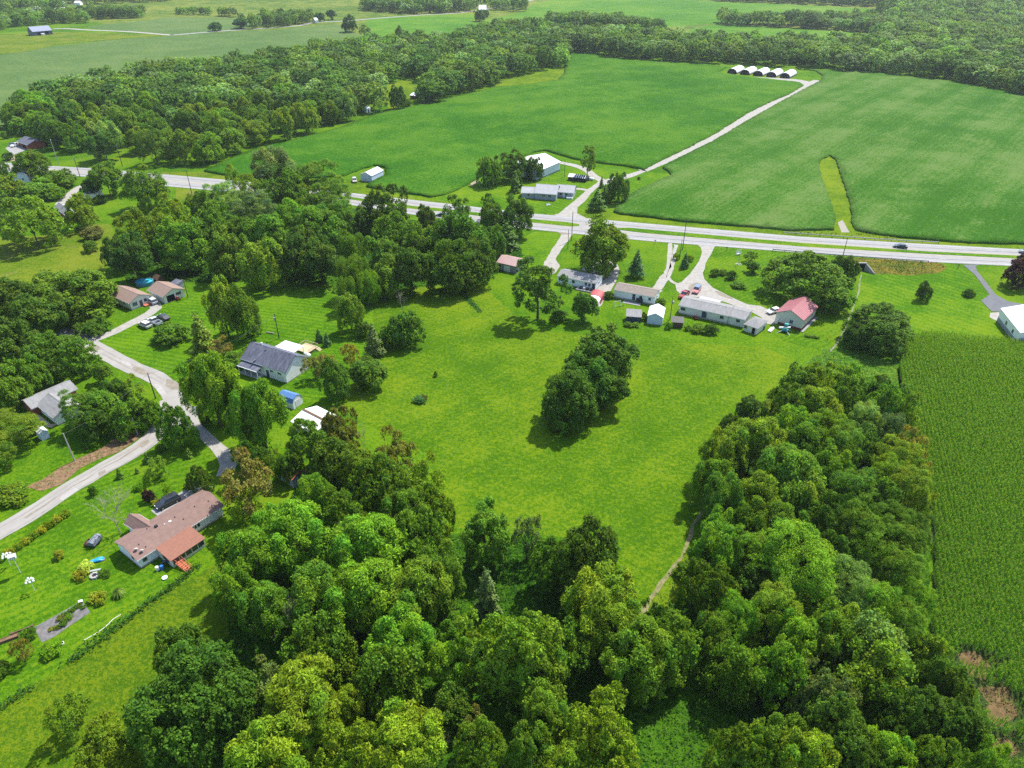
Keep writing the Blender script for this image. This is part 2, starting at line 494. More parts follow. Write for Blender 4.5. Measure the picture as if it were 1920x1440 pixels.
proto('lone', blob_crown(14, 1.05, 30, (.16, .27), 18, .105, 18, .046, open_=.2, low=-.75, shell=.8), LEAF, 0, .16)
proto('shrub1', blob_crown(15, .75, 16, (.3, .45), 14, .16, 14, .085, low=-.2), LEAF, 0, .0)
proto('shrub2', blob_crown(16, .6, 14, (.28, .46), 14, .17, 14, .08, rnd=.9, low=-.1), LEAF, 0, .0)
proto('clipped', blob_crown(17, .62, 22, (.4, .46), 20, .08, 12, .06, shell=.55, low=-.2), LEAF, 0, .0)
proto('willow', blob_crown(18, 1.05, 24, (.22, .36), 18, .15, 20, .075, asp=.2, rnd=.3, upn=-.1), LEAF, 0, .1)
proto('spruce', conifer_crown(19, 19, 420, .085, 0.9, 2.7), NEEDLE, 0, .06)
proto('juniper', conifer_crown(20, 20, 460, .11, 0.55, 3.6, .35), NEEDLE, 0, .02)
proto('young', conifer_crown(21, 14, 380, .11, 0.7, 2.1), NEEDLE, 0, .0)
proto('fountain', blade_crown(22), LEAF, 0, .0)
LO = [blob_crown(40 + i, hf, 22, (.24, .36), 9, .16, 6, .092, rnd=.35, shell=.68, var=(.9, 1.1), upn=.6) for i, hf in enumerate((.95, 1.1, .85, 1.25))]
LO2 = [blob_crown(50 + i, hf, 16, (.26, .40), 6, .18, 5, .14, rnd=.35, shell=.66, var=(.9, 1.1), upn=.6) for i, hf in enumerate((.95, 1.1, 1.2))]
TRUNKS = [limbs(60 + i, 2, .032, 1.0, .45, 3, .8, .42).mesh('trunk', BARK, True) for i in range(3)]
FORK = limbs(77, 3, .032, 1.0, .42, 2, .9, .36).mesh('trunk', BARK, True)
BARE = [limbs(70 + i, 5, .011, 1.0, .6, 3, .65, .30, 5).mesh('limbs', BARKPALE, True) for i in range(2)]
TINT = dict(green=(.060, .122, .013), dark=(.041, .086, .012), bright=(.078, .160, .013), olive=(.080, .138, .013), yellow=(.092, .150, .012),
            grey=(.070, .115, .042), brown=(.100, .106, .034), pale=(.100, .170, .046), blue=(.034, .085, .032), purple=(.028, .014, .020),
            deep=(.043, .096, .012), gold=(.17, .19, .02), rust=(.105, .112, .024), lime=(.092, .19, .014), cream=(.19, .25, .05))
TWORD = dict(green='mid green', dark='dark green', bright='bright green', olive='olive green', yellow='yellow-green', grey='grey-green', brown='brownish', pale='pale silvery green',
             blue='blue-green', purple='dark purple', deep='deep green', gold='golden yellow', rust='rust-tinged', lime='lime green', cream='cream yellow')
KWORD = dict(maple='dense tree', bigmaple='many-lobed maple', oak='knobbly tree', ash='tall oval tree', locust='feathery tree', walnut='shaggy tree',
             poplar='big-leaved tree', sparse='thin tree', lone='open-crowned tree', shrub='rounded shrub', clipped='clipped ball shrub', willow='drooping willow',
             spruce='spruce', juniper='shaggy juniper', young='small conical conifer', fountain='fountain of grassy blades')
def kword(kind): return KWORD[kind.rstrip('0123456789')]
TREES = []
def tint_of(t, v=0.16):
    c = TINT[t]; g = 1.8 * (1 + RND.uniform(-v, v)); h = RND.uniform(-v, v) * .6
    return (c[0] * g * (1 + h) * 1.06, c[1] * g, c[2] * g * (1 - h) * .62, 1.0)
def tree_at(P, R, H, kind, tint, label=None, zone=None, trunk=True, name=None, cat='tree', rz=None, fork=False):
    base_kind = kind.rstrip('0123456789')
    if name is None:
        name = {'shrub': 'shrub', 'clipped': 'shrub', 'spruce': 'spruce_tree', 'juniper': 'juniper_tree', 'young': 'conifer_tree', 'willow': 'willow_tree', 'fountain': 'ornamental_grass'}.get(base_kind, 'broadleaf_tree')
        if name == 'shrub': cat = 'shrub'
        if name == 'ornamental_grass': cat = 'plant'
    me, hh, b = PROTO[kind]
    root = empty(name, (P.x, P.y, 0), RND.uniform(0, 6.28) if rz is None else rz, cat=cat)
    z0 = b * H
    cr = link('crown', me, root); cr.location = (0, 0, z0); kx = RND.uniform(.9, 1.1); cr.scale = (R * kx, R / kx, (H - z0) / hh)
    cr.color = tint_of(tint)
    if trunk and b > 0.01:
        t = link('trunk', FORK if fork else RND.choice(TRUNKS), root)
        s = H * (.86 if fork else .62); t.scale = (max(s * .8, R * .8), max(s * .8, R * .8), s)
    TREES.append(dict(o=root, P=P, R=R, H=H, kind=kind, tint=tint, label=label, zone=zone))
    return root
def tree_c(cx, cy, rp, kind, tint, H=None, zone=None, label=None, **k):
    """a tree whose crown is seen centred at (cx, cy) with half width rp"""
    s = sc_at(cx, cy, 8.0); R = rp / s
    if H is None: H = min(22, max(7.0, 6.5 + R * 1.55))
    b = PROTO[kind][2]
    P = gp(cx, cy, H * (b + (1 - b) * .52)); P.z = 0
    return tree_at(P, R, H, kind, tint, label, zone, **k)
def tree_b(bx, by, ty, rp, kind, tint, label=None, zone=None, **k):
    """a tree or bush seen between rows ty and by: trees stand at (bx, by); bushes end there"""
    b = PROTO[kind][2]; s = sc_at(bx, by, 1.0); R = rp / s
    dep = TILT + math.atan((0.5 * (by + ty) - 720.0) / F); cs, sn = math.cos(dep), math.sin(dep)
    if b < .02:
        h = (by - ty) / 2 / s
        a = math.sqrt(max(h * h - (R * sn) ** 2, (.38 * R) ** 2)) / cs
        if h < R * sn * 1.1: R = min(R, h / sn * .9)
        P = gp(bx, 0.5 * (by + ty), a); P.z = 0
        return tree_at(P, R, 2 * a, kind, tint, label, zone, **k)
    P = gp(bx, by); lo, hi = .3 * R, 40.0
    for _ in range(30):
        H = (lo + hi) / 2; a = (1 - b) * H / 2; r = R * .8
        row = px_of(P.x, P.y, b * H + a)[1] - math.hypot(a * cs, r * sn) * s
        if row > ty: lo = H
        else: hi = H
    return tree_at(P, R, max(.5, H), kind, tint, label, zone, **k)
def bare_tree(bx, by, ty, rp, label, mesh=0, haze=None, mat=None):
    P = gp(bx, by); H = hz(P, ty); R = rp / sc_at(bx, by, H * .5)
    root = empty('bare_tree', (P.x, P.y, 0), RND.uniform(0, 6), label, 'tree')
    t = link('limbs', BARE[mesh], root); t.scale = (R * 2.6, R * 2.6, H * 1.05)
    return root
# ------------------------------------------------------------------ ground and fields
G_BASE = grass('lawn_grass', (.042, .125, .006), (.080, .185, .008), (.135, .225, .012), 0.022, grain=1.0)
G_MOWN_A = grass('mown_grass_a', (.042, .128, .006), (.080, .19, .008), (.125, .23, .012), 0.03, stripe=(math.radians(-14), 1.9, .22))
G_MOWN_B = grass('mown_grass_b', (.045, .135, .006), (.085, .20, .008), (.15, .235, .014), 0.03, stripe=(math.radians(-48), 2.6, .16))
G_MOWN_C = grass('mown_grass_c', (.046, .120, .006), (.086, .180, .008), (.155, .222, .014), 0.018, stripe=[(math.radians(-27), 2.3, .06), (math.radians(38), 3.1, .06)])
G_MOWN_D = grass('mown_grass_d', (.045, .125, .006), (.078, .19, .008), (.14, .225, .014), 0.04, stripe=(math.radians(38), 1.7, .16))
G_YELLOW = grass('road_verge_grass', (.06, .13, .008), (.115, .195, .010), (.17, .23, .016), 0.05)
G_ROUGH = grass('rough_meadow_grass', (.050, .115, .008), (.088, .158, .010), (.135, .19, .012), 0.05, grain=1.5, bump=.6, fine=1.3)
G_DRY = grass('dry_pasture_grass', (.06, .13, .010), (.11, .178, .014), (.18, .21, .03), 0.04, grain=1.3, dry=(.21, .185, .06))
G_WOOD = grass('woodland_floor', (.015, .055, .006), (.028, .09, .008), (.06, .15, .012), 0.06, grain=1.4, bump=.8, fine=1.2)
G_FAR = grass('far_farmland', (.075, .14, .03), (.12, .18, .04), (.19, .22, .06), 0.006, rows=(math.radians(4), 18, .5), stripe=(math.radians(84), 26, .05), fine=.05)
SOY = grass('soybean_leaves', (.026, .112, .009), (.048, .162, .012), (.095, .20, .024), 0.013, rows=(math.radians(30), .76, .25), grain=1.2, bump=.9, fine=1.0, stripe=[(math.radians(30), 34, .10), (math.radians(30), 3.0, .10)])
SOY_B = grass('soybean_leaves_b', (.032, .118, .011), (.058, .162, .020), (.120, .20, .075), 0.013, rows=(math.radians(52), .76, .25), grain=1.2, bump=.9, fine=1.0, stripe=[(math.radians(50), 30, .22), (math.radians(50), 11, .10), (math.radians(50), 3.0, .10)])
SOY_FAR = grass('far_soybean_leaves', (.075, .140, .06), (.100, .170, .075), (.130, .190, .09), 0.006, grain=.8, bump=.5, fine=.3, stripe=[(math.radians(2), 55, .05)])  # broad colour drift stands in for shade on rolling ground
SOY_BRIGHT = grass('bright_far_crop', (.055, .165, .018), (.085, .21, .025), (.14, .24, .035), 0.006, grain=.6, bump=.4, fine=.3, stripe=[(math.radians(2), 40, .05)])  # rolling-ground shade put into the colour by the broad noise here too
CONC = paint('pale_concrete', (.245, .24, .235), .85, .09, .35, dirt=.35, dirtcol=(.20, .195, .185))
ROADM = paint('worn_chipseal', (.265, .25, .23), .9, .10, .22, dirt=.6, dirtcol=(.19, .175, .15), bump=.15)
GRAVEL = paint('white_gravel', (.275, .26, .235), .95, .16, .8, dirt=.6, dirtcol=(.19, .175, .125), bump=.5, bscale=3)
ASPH = paint('asphalt', (.115, .12, .13), .9, .12, .5)
WHITE_LINE = paint('road_paint_white', (.6, .6, .58), .7, .15, 1.0, dirt=.5, dirtcol=(.5, .49, .46))
YELLOW_LINE = paint('road_paint_yellow', (.55, .42, .12), .7, .15, 1.0, dirt=.5, dirtcol=(.5, .46, .38))
JOINT = paint('tar_joint', (.15, .148, .145), .9, .2, 1.0)
DIRT = paint('bare_dirt', (.17, .105, .06), .95, .45, 1.2, dirt=.9, dirtcol=(.09, .12, .03), bump=.8, bscale=3)
DIRTPALE = paint('pale_dirt', (.25, .215, .135), .95, .25, 1.0, bump=.4)

S = 5200
gV = [(x, y, 0) for y in (-200, 60, 260, 600, 1300, S * 1.6) for x in (-S, -400, -120, 120, 400, S)]
gQ = [(r * 6 + c, r * 6 + c + 1, r * 6 + c + 7, r * 6 + c + 6) for r in range(5) for c in range(5)]
tag(link('ground', np_mesh('ground', gV, gQ, [G_BASE])), kind='structure')

# far country first
sheet('farmland', [(-900, -60), (2900, -60), (2900, 62), (1340, 62), (900, 62), (640, 72), (320, 60), (160, 40), (-900, 60)], G_FAR, .02)
sheet('far_field', [(-600, 150), (0, 103), (100, 87), (200, 76), (320, 66), (420, 60), (520, 56), (590, 48), (640, 46), (660, 60), (700, 75), (690, 110), (560, 125), (420, 150), (250, 190), (100, 205), (0, 240), (-300, 330)], SOY_FAR, .06)
sheet('far_meadow', [(-500, 78), (0, 64), (60, 62), (110, 60), (200, 62), (318, 67), (200, 75), (100, 86), (0, 102), (-500, 140)], G_DRY, .09, True, 12)
sheet('far_field', [(165, 50), (260, 40), (330, 32), (500, 38), (460, 54), (330, 64), (240, 60)], SOY_FAR, .05, True, 12)
sheet('far_field', [(690, 38), (780, 30), (860, 26), (905, 27), (890, 40), (960, 44), (1000, 40), (1010, 60), (900, 75), (850, 90), (760, 100), (690, 95)], SOY_BRIGHT, .06, True, 12)
sheet('far_field', [(980, 22), (1010, 5), (1100, -5), (1340, 2), (1500, 10), (1690, 20), (1690, 32), (1350, 44), (1200, 56), (1050, 58), (950, 45), (900, 40)], SOY_BRIGHT, .07, True, 12)
sheet('far_field', [(1345, 46), (1440, 51), (1560, 58), (1640, 66), (1640, 90), (1500, 92), (1350, 78), (1290, 60)], SOY_BRIGHT, .075, True, 12)

# soybeans beyond the highway
FIELD_A = [(383, 322), (420, 304), (470, 283), (560, 261), (640, 240), (700, 217), (740, 208), (790, 197), (850, 184), (930, 164), (985, 160), (1045, 151), (1058, 138), (1060, 98),
           (1110, 103), (1180, 113), (1280, 119), (1340, 122), (1362, 127), (1346, 137), (1395, 144), (1440, 149), (1500, 156), (1507, 161), (1480, 177), (1440, 194), (1400, 214), (1375, 230), (1340, 252), (1290, 278), (1240, 302), (1207, 319),
           (1170, 312), (1120, 306), (1075, 299), (1022, 283), (1000, 287), (960, 300), (905, 322), (893, 337), (880, 345), (855, 358), (835, 366), (805, 370.5), (790, 367), (740, 360), (686, 351), (700, 340), (722, 330), (722, 315), (700, 311), (668, 322), (646, 331), (600, 334), (470, 338), (432, 331)]
crop('soybean_field', FIELD_A, SOY, .75, 3.6, 2.0, .8, 3)
FIELD_B = [(1151, 398), (1156, 387), (1172, 373), (1194, 358), (1222, 346), (1257, 330), (1253, 322), (1241, 315.5), (1280, 294), (1340, 264), (1380, 240), (1440, 205), (1500, 172), (1539, 152), (1542, 143), (1530, 134), (1512, 131),
           (1560, 133), (1620, 135), (1700, 144), (1760, 151), (1810, 156), (1860, 169), (1920, 179), (2060, 205), (2300, 250), (2300, 482), (1920, 459), (1830, 457), (1760, 453), (1690, 446), (1640, 440), (1603, 432), (1597, 420), (1593, 380), (1580, 340), (1568, 302), (1556, 292), (1537, 302), (1536, 320), (1546, 350), (1560, 388), (1567, 415), (1564, 432), (1480, 433), (1390, 425), (1280, 416), (1165, 403)]
crop('soybean_field', FIELD_B, SOY_B, .75, 3.6, 2.4, .8, 8)
sheet('grass_waterway', [(1537, 300), (1556, 291), (1570, 302), (1582, 340), (1595, 380), (1599, 420), (1605, 434), (1560, 434), (1565, 415), (1558, 388), (1544, 350), (1534, 320)], G_YELLOW, .03)
sheet('grass_clearing', [(1340, 137), (1372, 122), (1420, 121), (1500, 126), (1534, 134), (1546, 146), (1536, 154), (1500, 160), (1440, 152)], G_MOWN_B, .03)
sheet('grass_clearing', [(925, 165), (940, 146), (1000, 140), (1045, 130), (1062, 128), (1060, 150), (1045, 154), (985, 163)], G_YELLOW, .03)
sheet('grass_clearing', [(715, 190), (722, 160), (750, 150), (785, 152), (800, 170), (770, 195), (735, 207)], G_YELLOW, .03)
# farmstead and verges
sheet('farmstead_lawn', [(820, 374), (880, 340), (900, 320), (985, 288), (1022, 282), (1120, 308), (1207, 322), (1262, 326), (1210, 358), (1160, 380), (1150, 400), (1040, 405), (900, 392)], G_MOWN_B, .02)
sheet('verge', [(640, 340), (700, 335), (740, 362), (800, 373), (900, 390), (900, 397), (770, 380), (640, 366), (560, 356), (560, 340)], G_YELLOW, .025)
sheet('verge', [(1085, 398), (1150, 399), (1280, 418), (1480, 434), (1600, 434), (1700, 449), (1920, 461), (2300, 484), (2300, 494), (1920, 472), (1740, 461), (1500, 447), (1217, 423), (1090, 410)], G_YELLOW, .03)
sheet('verge', [(300, 322), (385, 323), (470, 339), (470, 345), (430, 341), (313, 331)], G_DRY, .03)
sheet('verge', [(330, 352), (460, 368), (440, 380), (330, 375)], G_DRY, .03)
sheet('orchard_lawn', [(1340, 466), (1460, 470), (1600, 482), (1610, 505), (1600, 560), (1580, 640), (1556, 660), (1470, 640), (1440, 615), (1455, 590), (1400, 570), (1330, 535), (1320, 520), (1325, 492)], G_MOWN_D, .03)
sheet('mown_lawn', [(1612, 505), (1800, 503), (1830, 520), (1856, 555), (1838, 565), (1862, 590), (1905, 642), (1750, 632), (1700, 632), (1640, 660), (1592, 640), (1606, 570)], G_MOWN_B, .025)
sheet('mown_lawn', [(175, 640), (262, 600), (300, 575), (420, 530), (560, 520), (700, 560), (700, 640), (640, 760), (560, 740), (440, 690), (360, 755), (320, 715), (260, 680), (200, 655)], G_MOWN_A, .02)
sheet('back_meadow', [(700, 560), (760, 520), (880, 515), (1000, 620), (1240, 640), (1430, 650), (1500, 680), (1420, 760), (1330, 880), (1290, 1000), (1200, 1150), (1080, 1010), (860, 990), (800, 850), (680, 790), (640, 760), (700, 640)], G_MOWN_C, .015)
sheet('front_lawn', [(120, 925), (290, 850), (330, 820), (380, 830), (420, 880), (300, 960), (230, 1000), (215, 1025), (330, 1085), (240, 1160), (100, 1260), (-60, 1370), (-300, 1400), (-300, 1180), (0, 1020)], G_MOWN_D, .02)
sheet('rough_meadow', [(-60, 1372), (0, 1322), (100, 1262), (200, 1192), (330, 1098), (420, 1050), (470, 1120), (420, 1230), (300, 1330), (260, 1460), (220, 1600), (-200, 1600)], G_ROUGH, .03, jit=1.0)
sheet('dry_pasture', [(-200, 470), (0, 445), (100, 440), (205, 420), (200, 500), (150, 540), (60, 530), (0, 540), (-200, 560)], G_DRY, .03, True, 4)
sheet('highway_lawn', [(930, 470), (1003, 434), (1045, 438), (1058, 445), (1030, 490), (1000, 510), (950, 520)], G_MOWN_A, .02)
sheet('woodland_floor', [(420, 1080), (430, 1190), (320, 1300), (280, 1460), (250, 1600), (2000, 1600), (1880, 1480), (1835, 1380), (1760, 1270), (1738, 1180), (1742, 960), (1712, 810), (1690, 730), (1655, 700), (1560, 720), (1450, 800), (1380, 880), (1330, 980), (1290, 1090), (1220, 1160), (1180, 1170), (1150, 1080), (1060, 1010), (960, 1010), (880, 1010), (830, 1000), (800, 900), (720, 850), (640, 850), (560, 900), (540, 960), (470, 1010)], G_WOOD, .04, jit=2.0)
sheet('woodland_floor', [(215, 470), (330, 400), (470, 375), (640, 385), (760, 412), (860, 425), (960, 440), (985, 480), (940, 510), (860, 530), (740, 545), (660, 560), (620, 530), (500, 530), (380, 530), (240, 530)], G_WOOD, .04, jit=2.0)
sheet('creek_bed', [(1600, 640), (1640, 655), (1690, 690), (1690, 740), (1640, 710), (1560, 700), (1490, 705), (1520, 670), (1560, 650)], grass('creek_weeds', (.035, .11, .015), (.06, .17, .02), (.13, .22, .03), .08, grain=1.6, bump=1.0, fine=1.1), .05, jit=1.5)
sheet('weedy_bank', [(1600, 483), (1760, 492), (1775, 500), (1760, 512), (1700, 517), (1640, 514), (1625, 508), (1600, 500)], grass('bank_weeds', (.07, .10, .02), (.13, .16, .03), (.24, .16, .05), .12, grain=1.6, bump=1.0, fine=1.1), .05, jit=1.0)

# ------------------------------------------------------------------ roads and drives
hw_top = [(-300, 280), (10, 305), (100, 311.7), (177, 316), (313, 327.5), (430, 338), (540, 349.5), (650, 361), (773, 375), (835, 381.7), (1003, 401), (1217, 419.7), (1500, 443.8), (1740, 458), (1920, 468), (2400, 495)]
hw_bot = [(2400, 527), (1920, 500), (1740, 491.5), (1500, 474), (1217, 452.5), (1003, 431), (835, 410.5), (773, 402.5), (650, 383.5), (540, 371), (430, 360), (313, 349.5), (177, 333), (100, 327), (10, 322.5), (-300, 294)]
sheet('highway', hw_top + hw_bot, CONC, .08)
MED = G_MOWN_B
sheet('median_grass', [(560, 361), (650, 368.5), (773, 386.7), (835, 392), (1003, 411.7), (1065, 417), (1086, 421), (1086, 424), (1070, 425), (1003, 418), (835, 397.5), (773, 391.7), (650, 373), (560, 362)], MED, .14)
sheet('median_grass', [(1158, 428), (1180, 427.5), (1217, 430.8), (1500, 455.8), (1740, 472), (1920, 480.5), (2400, 508), (2400, 514), (1920, 485.8), (1740, 476.5), (1500, 462.4), (1217, 438), (1180, 434), (1160, 431)], MED, .14)
def along(top, bot, f):
    out = []
    for (x0, y0), (x1, y1) in zip(top, bot): out.append((x0 + (x1 - x0) * f, y0 + (y1 - y0) * f))
    return out
hb = hw_bot[::-1]
def mark(name, f, mat, wid=.16, dash=None, x0=-400, x1=2500):
    P = [Vector(gp(*p)[:2]) for p in along(hw_top, hb, f) if x0 <= p[0] <= x1]
    P = smooth_loop(P, False, 3.0)
    V, Q = [], []
    for i in range(len(P) - 1):
        if dash and (i % 4) > 0: continue
        d = (P[i + 1] - P[i]).normalized(); nn = Vector((-d.y, d.x)) * wid / 2; k = len(V)
        V += [(*(P[i] + nn), .12), (*(P[i] - nn), .12), (*(P[i + 1] - nn), .12), (*(P[i + 1] + nn), .12)]
        Q.append((k, k + 1, k + 2, k + 3))
    tag(link(name, np_mesh(name, V, Q, [mat])), kind='structure')
for f in (.06, .94): mark('road_edge_line', f, WHITE_LINE)
for f in (.215, .79): mark('lane_joint_line', f, JOINT, .22)
for f in (.21, .785): mark('lane_dash_line', f, WHITE_LINE, .2, True)
for f in (.36, .61): mark('road_edge_line', f, YELLOW_LINE, x0=430)
mark('centre_line', .5, YELLOW_LINE, .3, x1=440)
sheet('farm_driveway', [(1038, 403), (1047, 401), (1060, 390), (1085, 370), (1098, 358), (1122, 341), (1150, 331.5), (1180, 326), (1207, 318), (1213, 321), (1184, 333), (1152, 340), (1120, 352), (1108, 363), (1097, 377), (1083, 389), (1082, 400), (1100, 409), (1070, 412)], GRAVEL, .06, jit=.4)
ribbon('barn_driveway', [(1130, 340), (1112, 329), (1098, 318), (1075, 310), (1050, 305)], 4.2, GRAVEL, .065, .4)
ribbon('field_lane', [(1205, 320), (1240, 305), (1290, 281), (1335, 259), (1365, 240), (1400, 219), (1440, 198), (1500, 167), (1518, 159), (1536, 151)], 5.0, GRAVEL, .06, .6, wvar=(5.0, 8.5))
ribbon('barn_lane', [(1396, 145), (1440, 147.5), (1480, 149.5), (1505, 153), (1516, 159)], 9, GRAVEL, .065, .8)
ribbon('farmhouse_walk', [(1080, 354), (1092, 355), (1102, 357)], 2.5, GRAVEL, .067)
ribbon('gravel_driveway', [(1070, 430), (1062, 442), (1048, 462), (1036, 480), (1030, 494)], 3.0, GRAVEL, .06, .5, wvar=(4.2, 2.8))
sheet('gravel_driveway', [(1022, 488), (1036, 484), (1046, 492), (1050, 500), (1040, 512), (1032, 516), (1020, 505)], GRAVEL, .063, True, 1.5, .5)
sheet('gravel_turnaround', [(1090, 506), (1105, 495), (1125, 488), (1150, 492), (1161, 503), (1157, 522), (1148, 540), (1135, 560), (1124, 575), (1106, 571), (1118, 545), (1131, 521), (1110, 514)], GRAVEL, .06, True, 2, .3)
sheet('tree_island', [(1113, 502), (1120, 497), (1133, 497), (1138, 502), (1130, 507), (1118, 507)], G_BASE, .09, True, 1)
ribbon('gravel_track', [(1257, 456), (1256, 470), (1255, 485), (1252, 505), (1245, 520), (1236, 533)], 1.5, GRAVEL, .07, .5)
ribbon('gravel_track', [(1268, 459), (1265, 472), (1262, 490), (1257, 508), (1253, 520), (1262, 530), (1278, 536)], 1.5, GRAVEL, .07, .5)
ribbon('gravel_track', [(1250, 515), (1240, 530), (1230, 545), (1238, 548)], 3.0, GRAVEL, .069, .6)
sheet('gravel_driveway', [(1308, 459), (1313, 464), (1316, 473), (1311, 490), (1293, 514), (1278, 529), (1265, 533), (1268, 545), (1276, 552), (1285, 556), (1337, 560), (1363, 568), (1380, 575), (1407, 584), (1428, 596), (1433, 607), (1450, 608), (1462, 594), (1443, 582), (1427, 574), (1403, 571), (1370, 557), (1337, 540), (1320, 523), (1318, 512), (1323, 494), (1333, 478), (1338, 467), (1342, 461)], GRAVEL, .06, jit=.35)
sheet('asphalt_driveway', [(1805, 497), (1812, 502), (1828, 516), (1846, 540), (1855.5, 553), (1839, 564), (1859, 584), (1874, 585), (1990, 596), (2010, 580), (1920, 571), (1889, 565), (1867, 553), (1850, 531), (1832.5, 509), (1828.5, 500.5), (1836, 496)], ASPH, .09)
sheet('gravel_apron', [(1856, 587), (1873, 585.5), (1874, 600), (1868, 602), (1856, 595)], GRAVEL, .07, jit=.3)
ribbon('residential_road', [(-160, 1085), (-80, 1042), (0, 997), (60, 962), (140, 910), (200, 875), (262, 840), (300, 806), (322, 776), (327, 752), (316, 729), (290, 707), (250, 690), (215, 672), (186, 656), (158, 640)], 4.9, ROADM, .06, .25)
sheet('road_bend', [(333, 727), (352, 752), (362, 764), (372, 786), (345, 812), (318, 800), (312, 760), (318, 735)], ROADM, .064, True, 2)
sheet('asphalt_stub', [(357, 762), (383, 763), (380, 770), (371, 781), (362, 775)], ASPH, .075)
sheet('gravel_driveway', [(352, 795), (372, 785), (382, 800), (417, 833), (436, 846), (450, 842), (452, 860), (440, 880), (425, 890), (405, 893), (412, 873), (408, 860), (395, 842), (378, 826), (366, 812)], GRAVEL, .062, jit=.35)
sheet('concrete_parking', [(283, 958), (297, 969), (330, 952), (387, 922), (400, 912), (386, 908), (358, 912), (327, 930)], CONC, .07)
ribbon('gravel_driveway', [(160, 641), (190, 632), (215, 622), (240, 609), (262, 598), (280, 588), (292, 578), (289, 568)], 3.4, GRAVEL, .058, .35)
ribbon('asphalt_driveway', [(172, 632), (155, 632), (138, 626), (110, 622)], 4.0, ASPH, .057)
sheet('gravel_yard', [(-20, 700), (30, 690), (45, 684), (62, 697), (68, 712), (45, 716), (30, 708), (-20, 730)], GRAVEL, .06, jit=.4)
sheet('shoulder_gravel', [(299, 752), (306, 750), (311, 762), (308, 780), (296, 796), (286, 803), (290, 790), (298, 772)], GRAVEL, .059, jit=.4)
sheet('patio', [(62, 779), (72, 777), (96, 796), (114, 792), (97, 802), (88, 801)], paint('patio_slab', (.42, .34, .24), .9), .06)
ribbon('gravel_driveway', [(168, 345), (152, 350), (138, 359), (126, 370), (112, 384)], 4.2, GRAVEL, .06, .4)
sheet('concrete_parking', [(10, 278), (36, 264), (64, 272), (48, 282), (24, 291)], CONC, .06)
sheet('gravel_yard', [(14, 295), (30, 288), (46, 287), (46, 299), (20, 303)], DIRTPALE, .055, jit=.4)
ribbon('farm_lane', [(100, 54), (130, 54), (160, 56), (240, 59.5), (322, 66)], 7, GRAVEL, .1, .8)
ribbon('country_road', [(320, 66), (420, 58), (500, 53), (560, 48), (590, 42), (640, 40), (700, 35), (780, 29), (870, 23), (960, 8), (1010, -3)], 7, CONC, .1, .3)
ribbon('footpath', [(1318, 905), (1326, 935), (1318, 958), (1300, 985), (1288, 1020), (1278, 1045), (1250, 1080), (1220, 1125), (1194, 1162)], .75, paint('trodden_path', (.17, .155, .075), .95, .35, 1.4, dirt=.9, dirtcol=(.07, .12, .015), bump=.4), .07, .5)
sheet('path_verge', [(1290, 1035), (1276, 1040), (1205, 1150), (1190, 1175), (1240, 1160), (1290, 1100), (1305, 1050)], G_YELLOW, .05, jit=.8)
sheet('dirt_bank', [(48, 917), (80, 898), (112, 878), (150, 860), (190, 838), (215, 824), (245, 812), (264, 806), (258, 822), (225, 845), (190, 860), (150, 877), (115, 905), (80, 922)], DIRT, .05, jit=1.0)
ribbon('rocky_ditch', [(1616, 508), (1613, 525), (1610, 545), (1602, 572), (1590, 600), (1582, 622), (1568, 645), (1556, 660)], .4, paint('ditch_rock', (.17, .175, .12), .95, .4, 1.5, bump=.8), .06, .5)
sheet('garden_soil', [(100, 1157), (153, 1127), (170, 1148), (102, 1194), (79, 1205), (63, 1178)], paint('garden_fabric', (.13, .125, .125), .9, .35, .9, dirt=.8, dirtcol=(.25, .2, .15), bump=.4), .05, jit=.2)
sheet('soil_patch', [(1571, 417), (1580, 413), (1589, 430), (1593, 436), (1578, 436)], paint('wet_silt', (.24, .22, .19), .9), .05, jit=.4)
sheet('soil_patch', [(888, 336), (893, 334), (899, 340), (884, 349), (880, 348)], DIRTPALE, .05, jit=.5)

# ------------------------------------------------------------------ corn
CORN_PX = [(1698, 637), (1735, 631), (1830, 640), (1920, 648), (2080, 664), (2160, 900), (2260, 1250), (2330, 1600), (1940, 1600), (1890, 1490), (1850, 1400), (1810, 1310), (1765, 1265), (1742, 1220), (1748, 1120), (1750, 1030), (1742, 950), (1728, 870), (1708, 800), (1688, 742), (1683, 700), (1690, 665)]
CP = px_loop(CORN_PX)
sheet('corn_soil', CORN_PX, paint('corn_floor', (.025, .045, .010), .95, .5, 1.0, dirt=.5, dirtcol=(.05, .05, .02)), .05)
BARESOIL = paint('weedy_bare_soil', (.115, .075, .035), .95, .45, .9, dirt=.9, dirtcol=(.05, .08, .015), bump=.6)
for q in (((1800, 1232), (1825, 1222), (1850, 1240), (1858, 1262), (1832, 1268), (1808, 1258)), ((1838, 1292), (1870, 1285), (1898, 1310), (1904, 1345), (1880, 1365), (1850, 1345)), ((1855, 1385), (1880, 1380), (1905, 1405), (1900, 1430), (1872, 1425))): sheet('bare_patch', list(q), BARESOIL, .07, True, 1.0, 1.6)
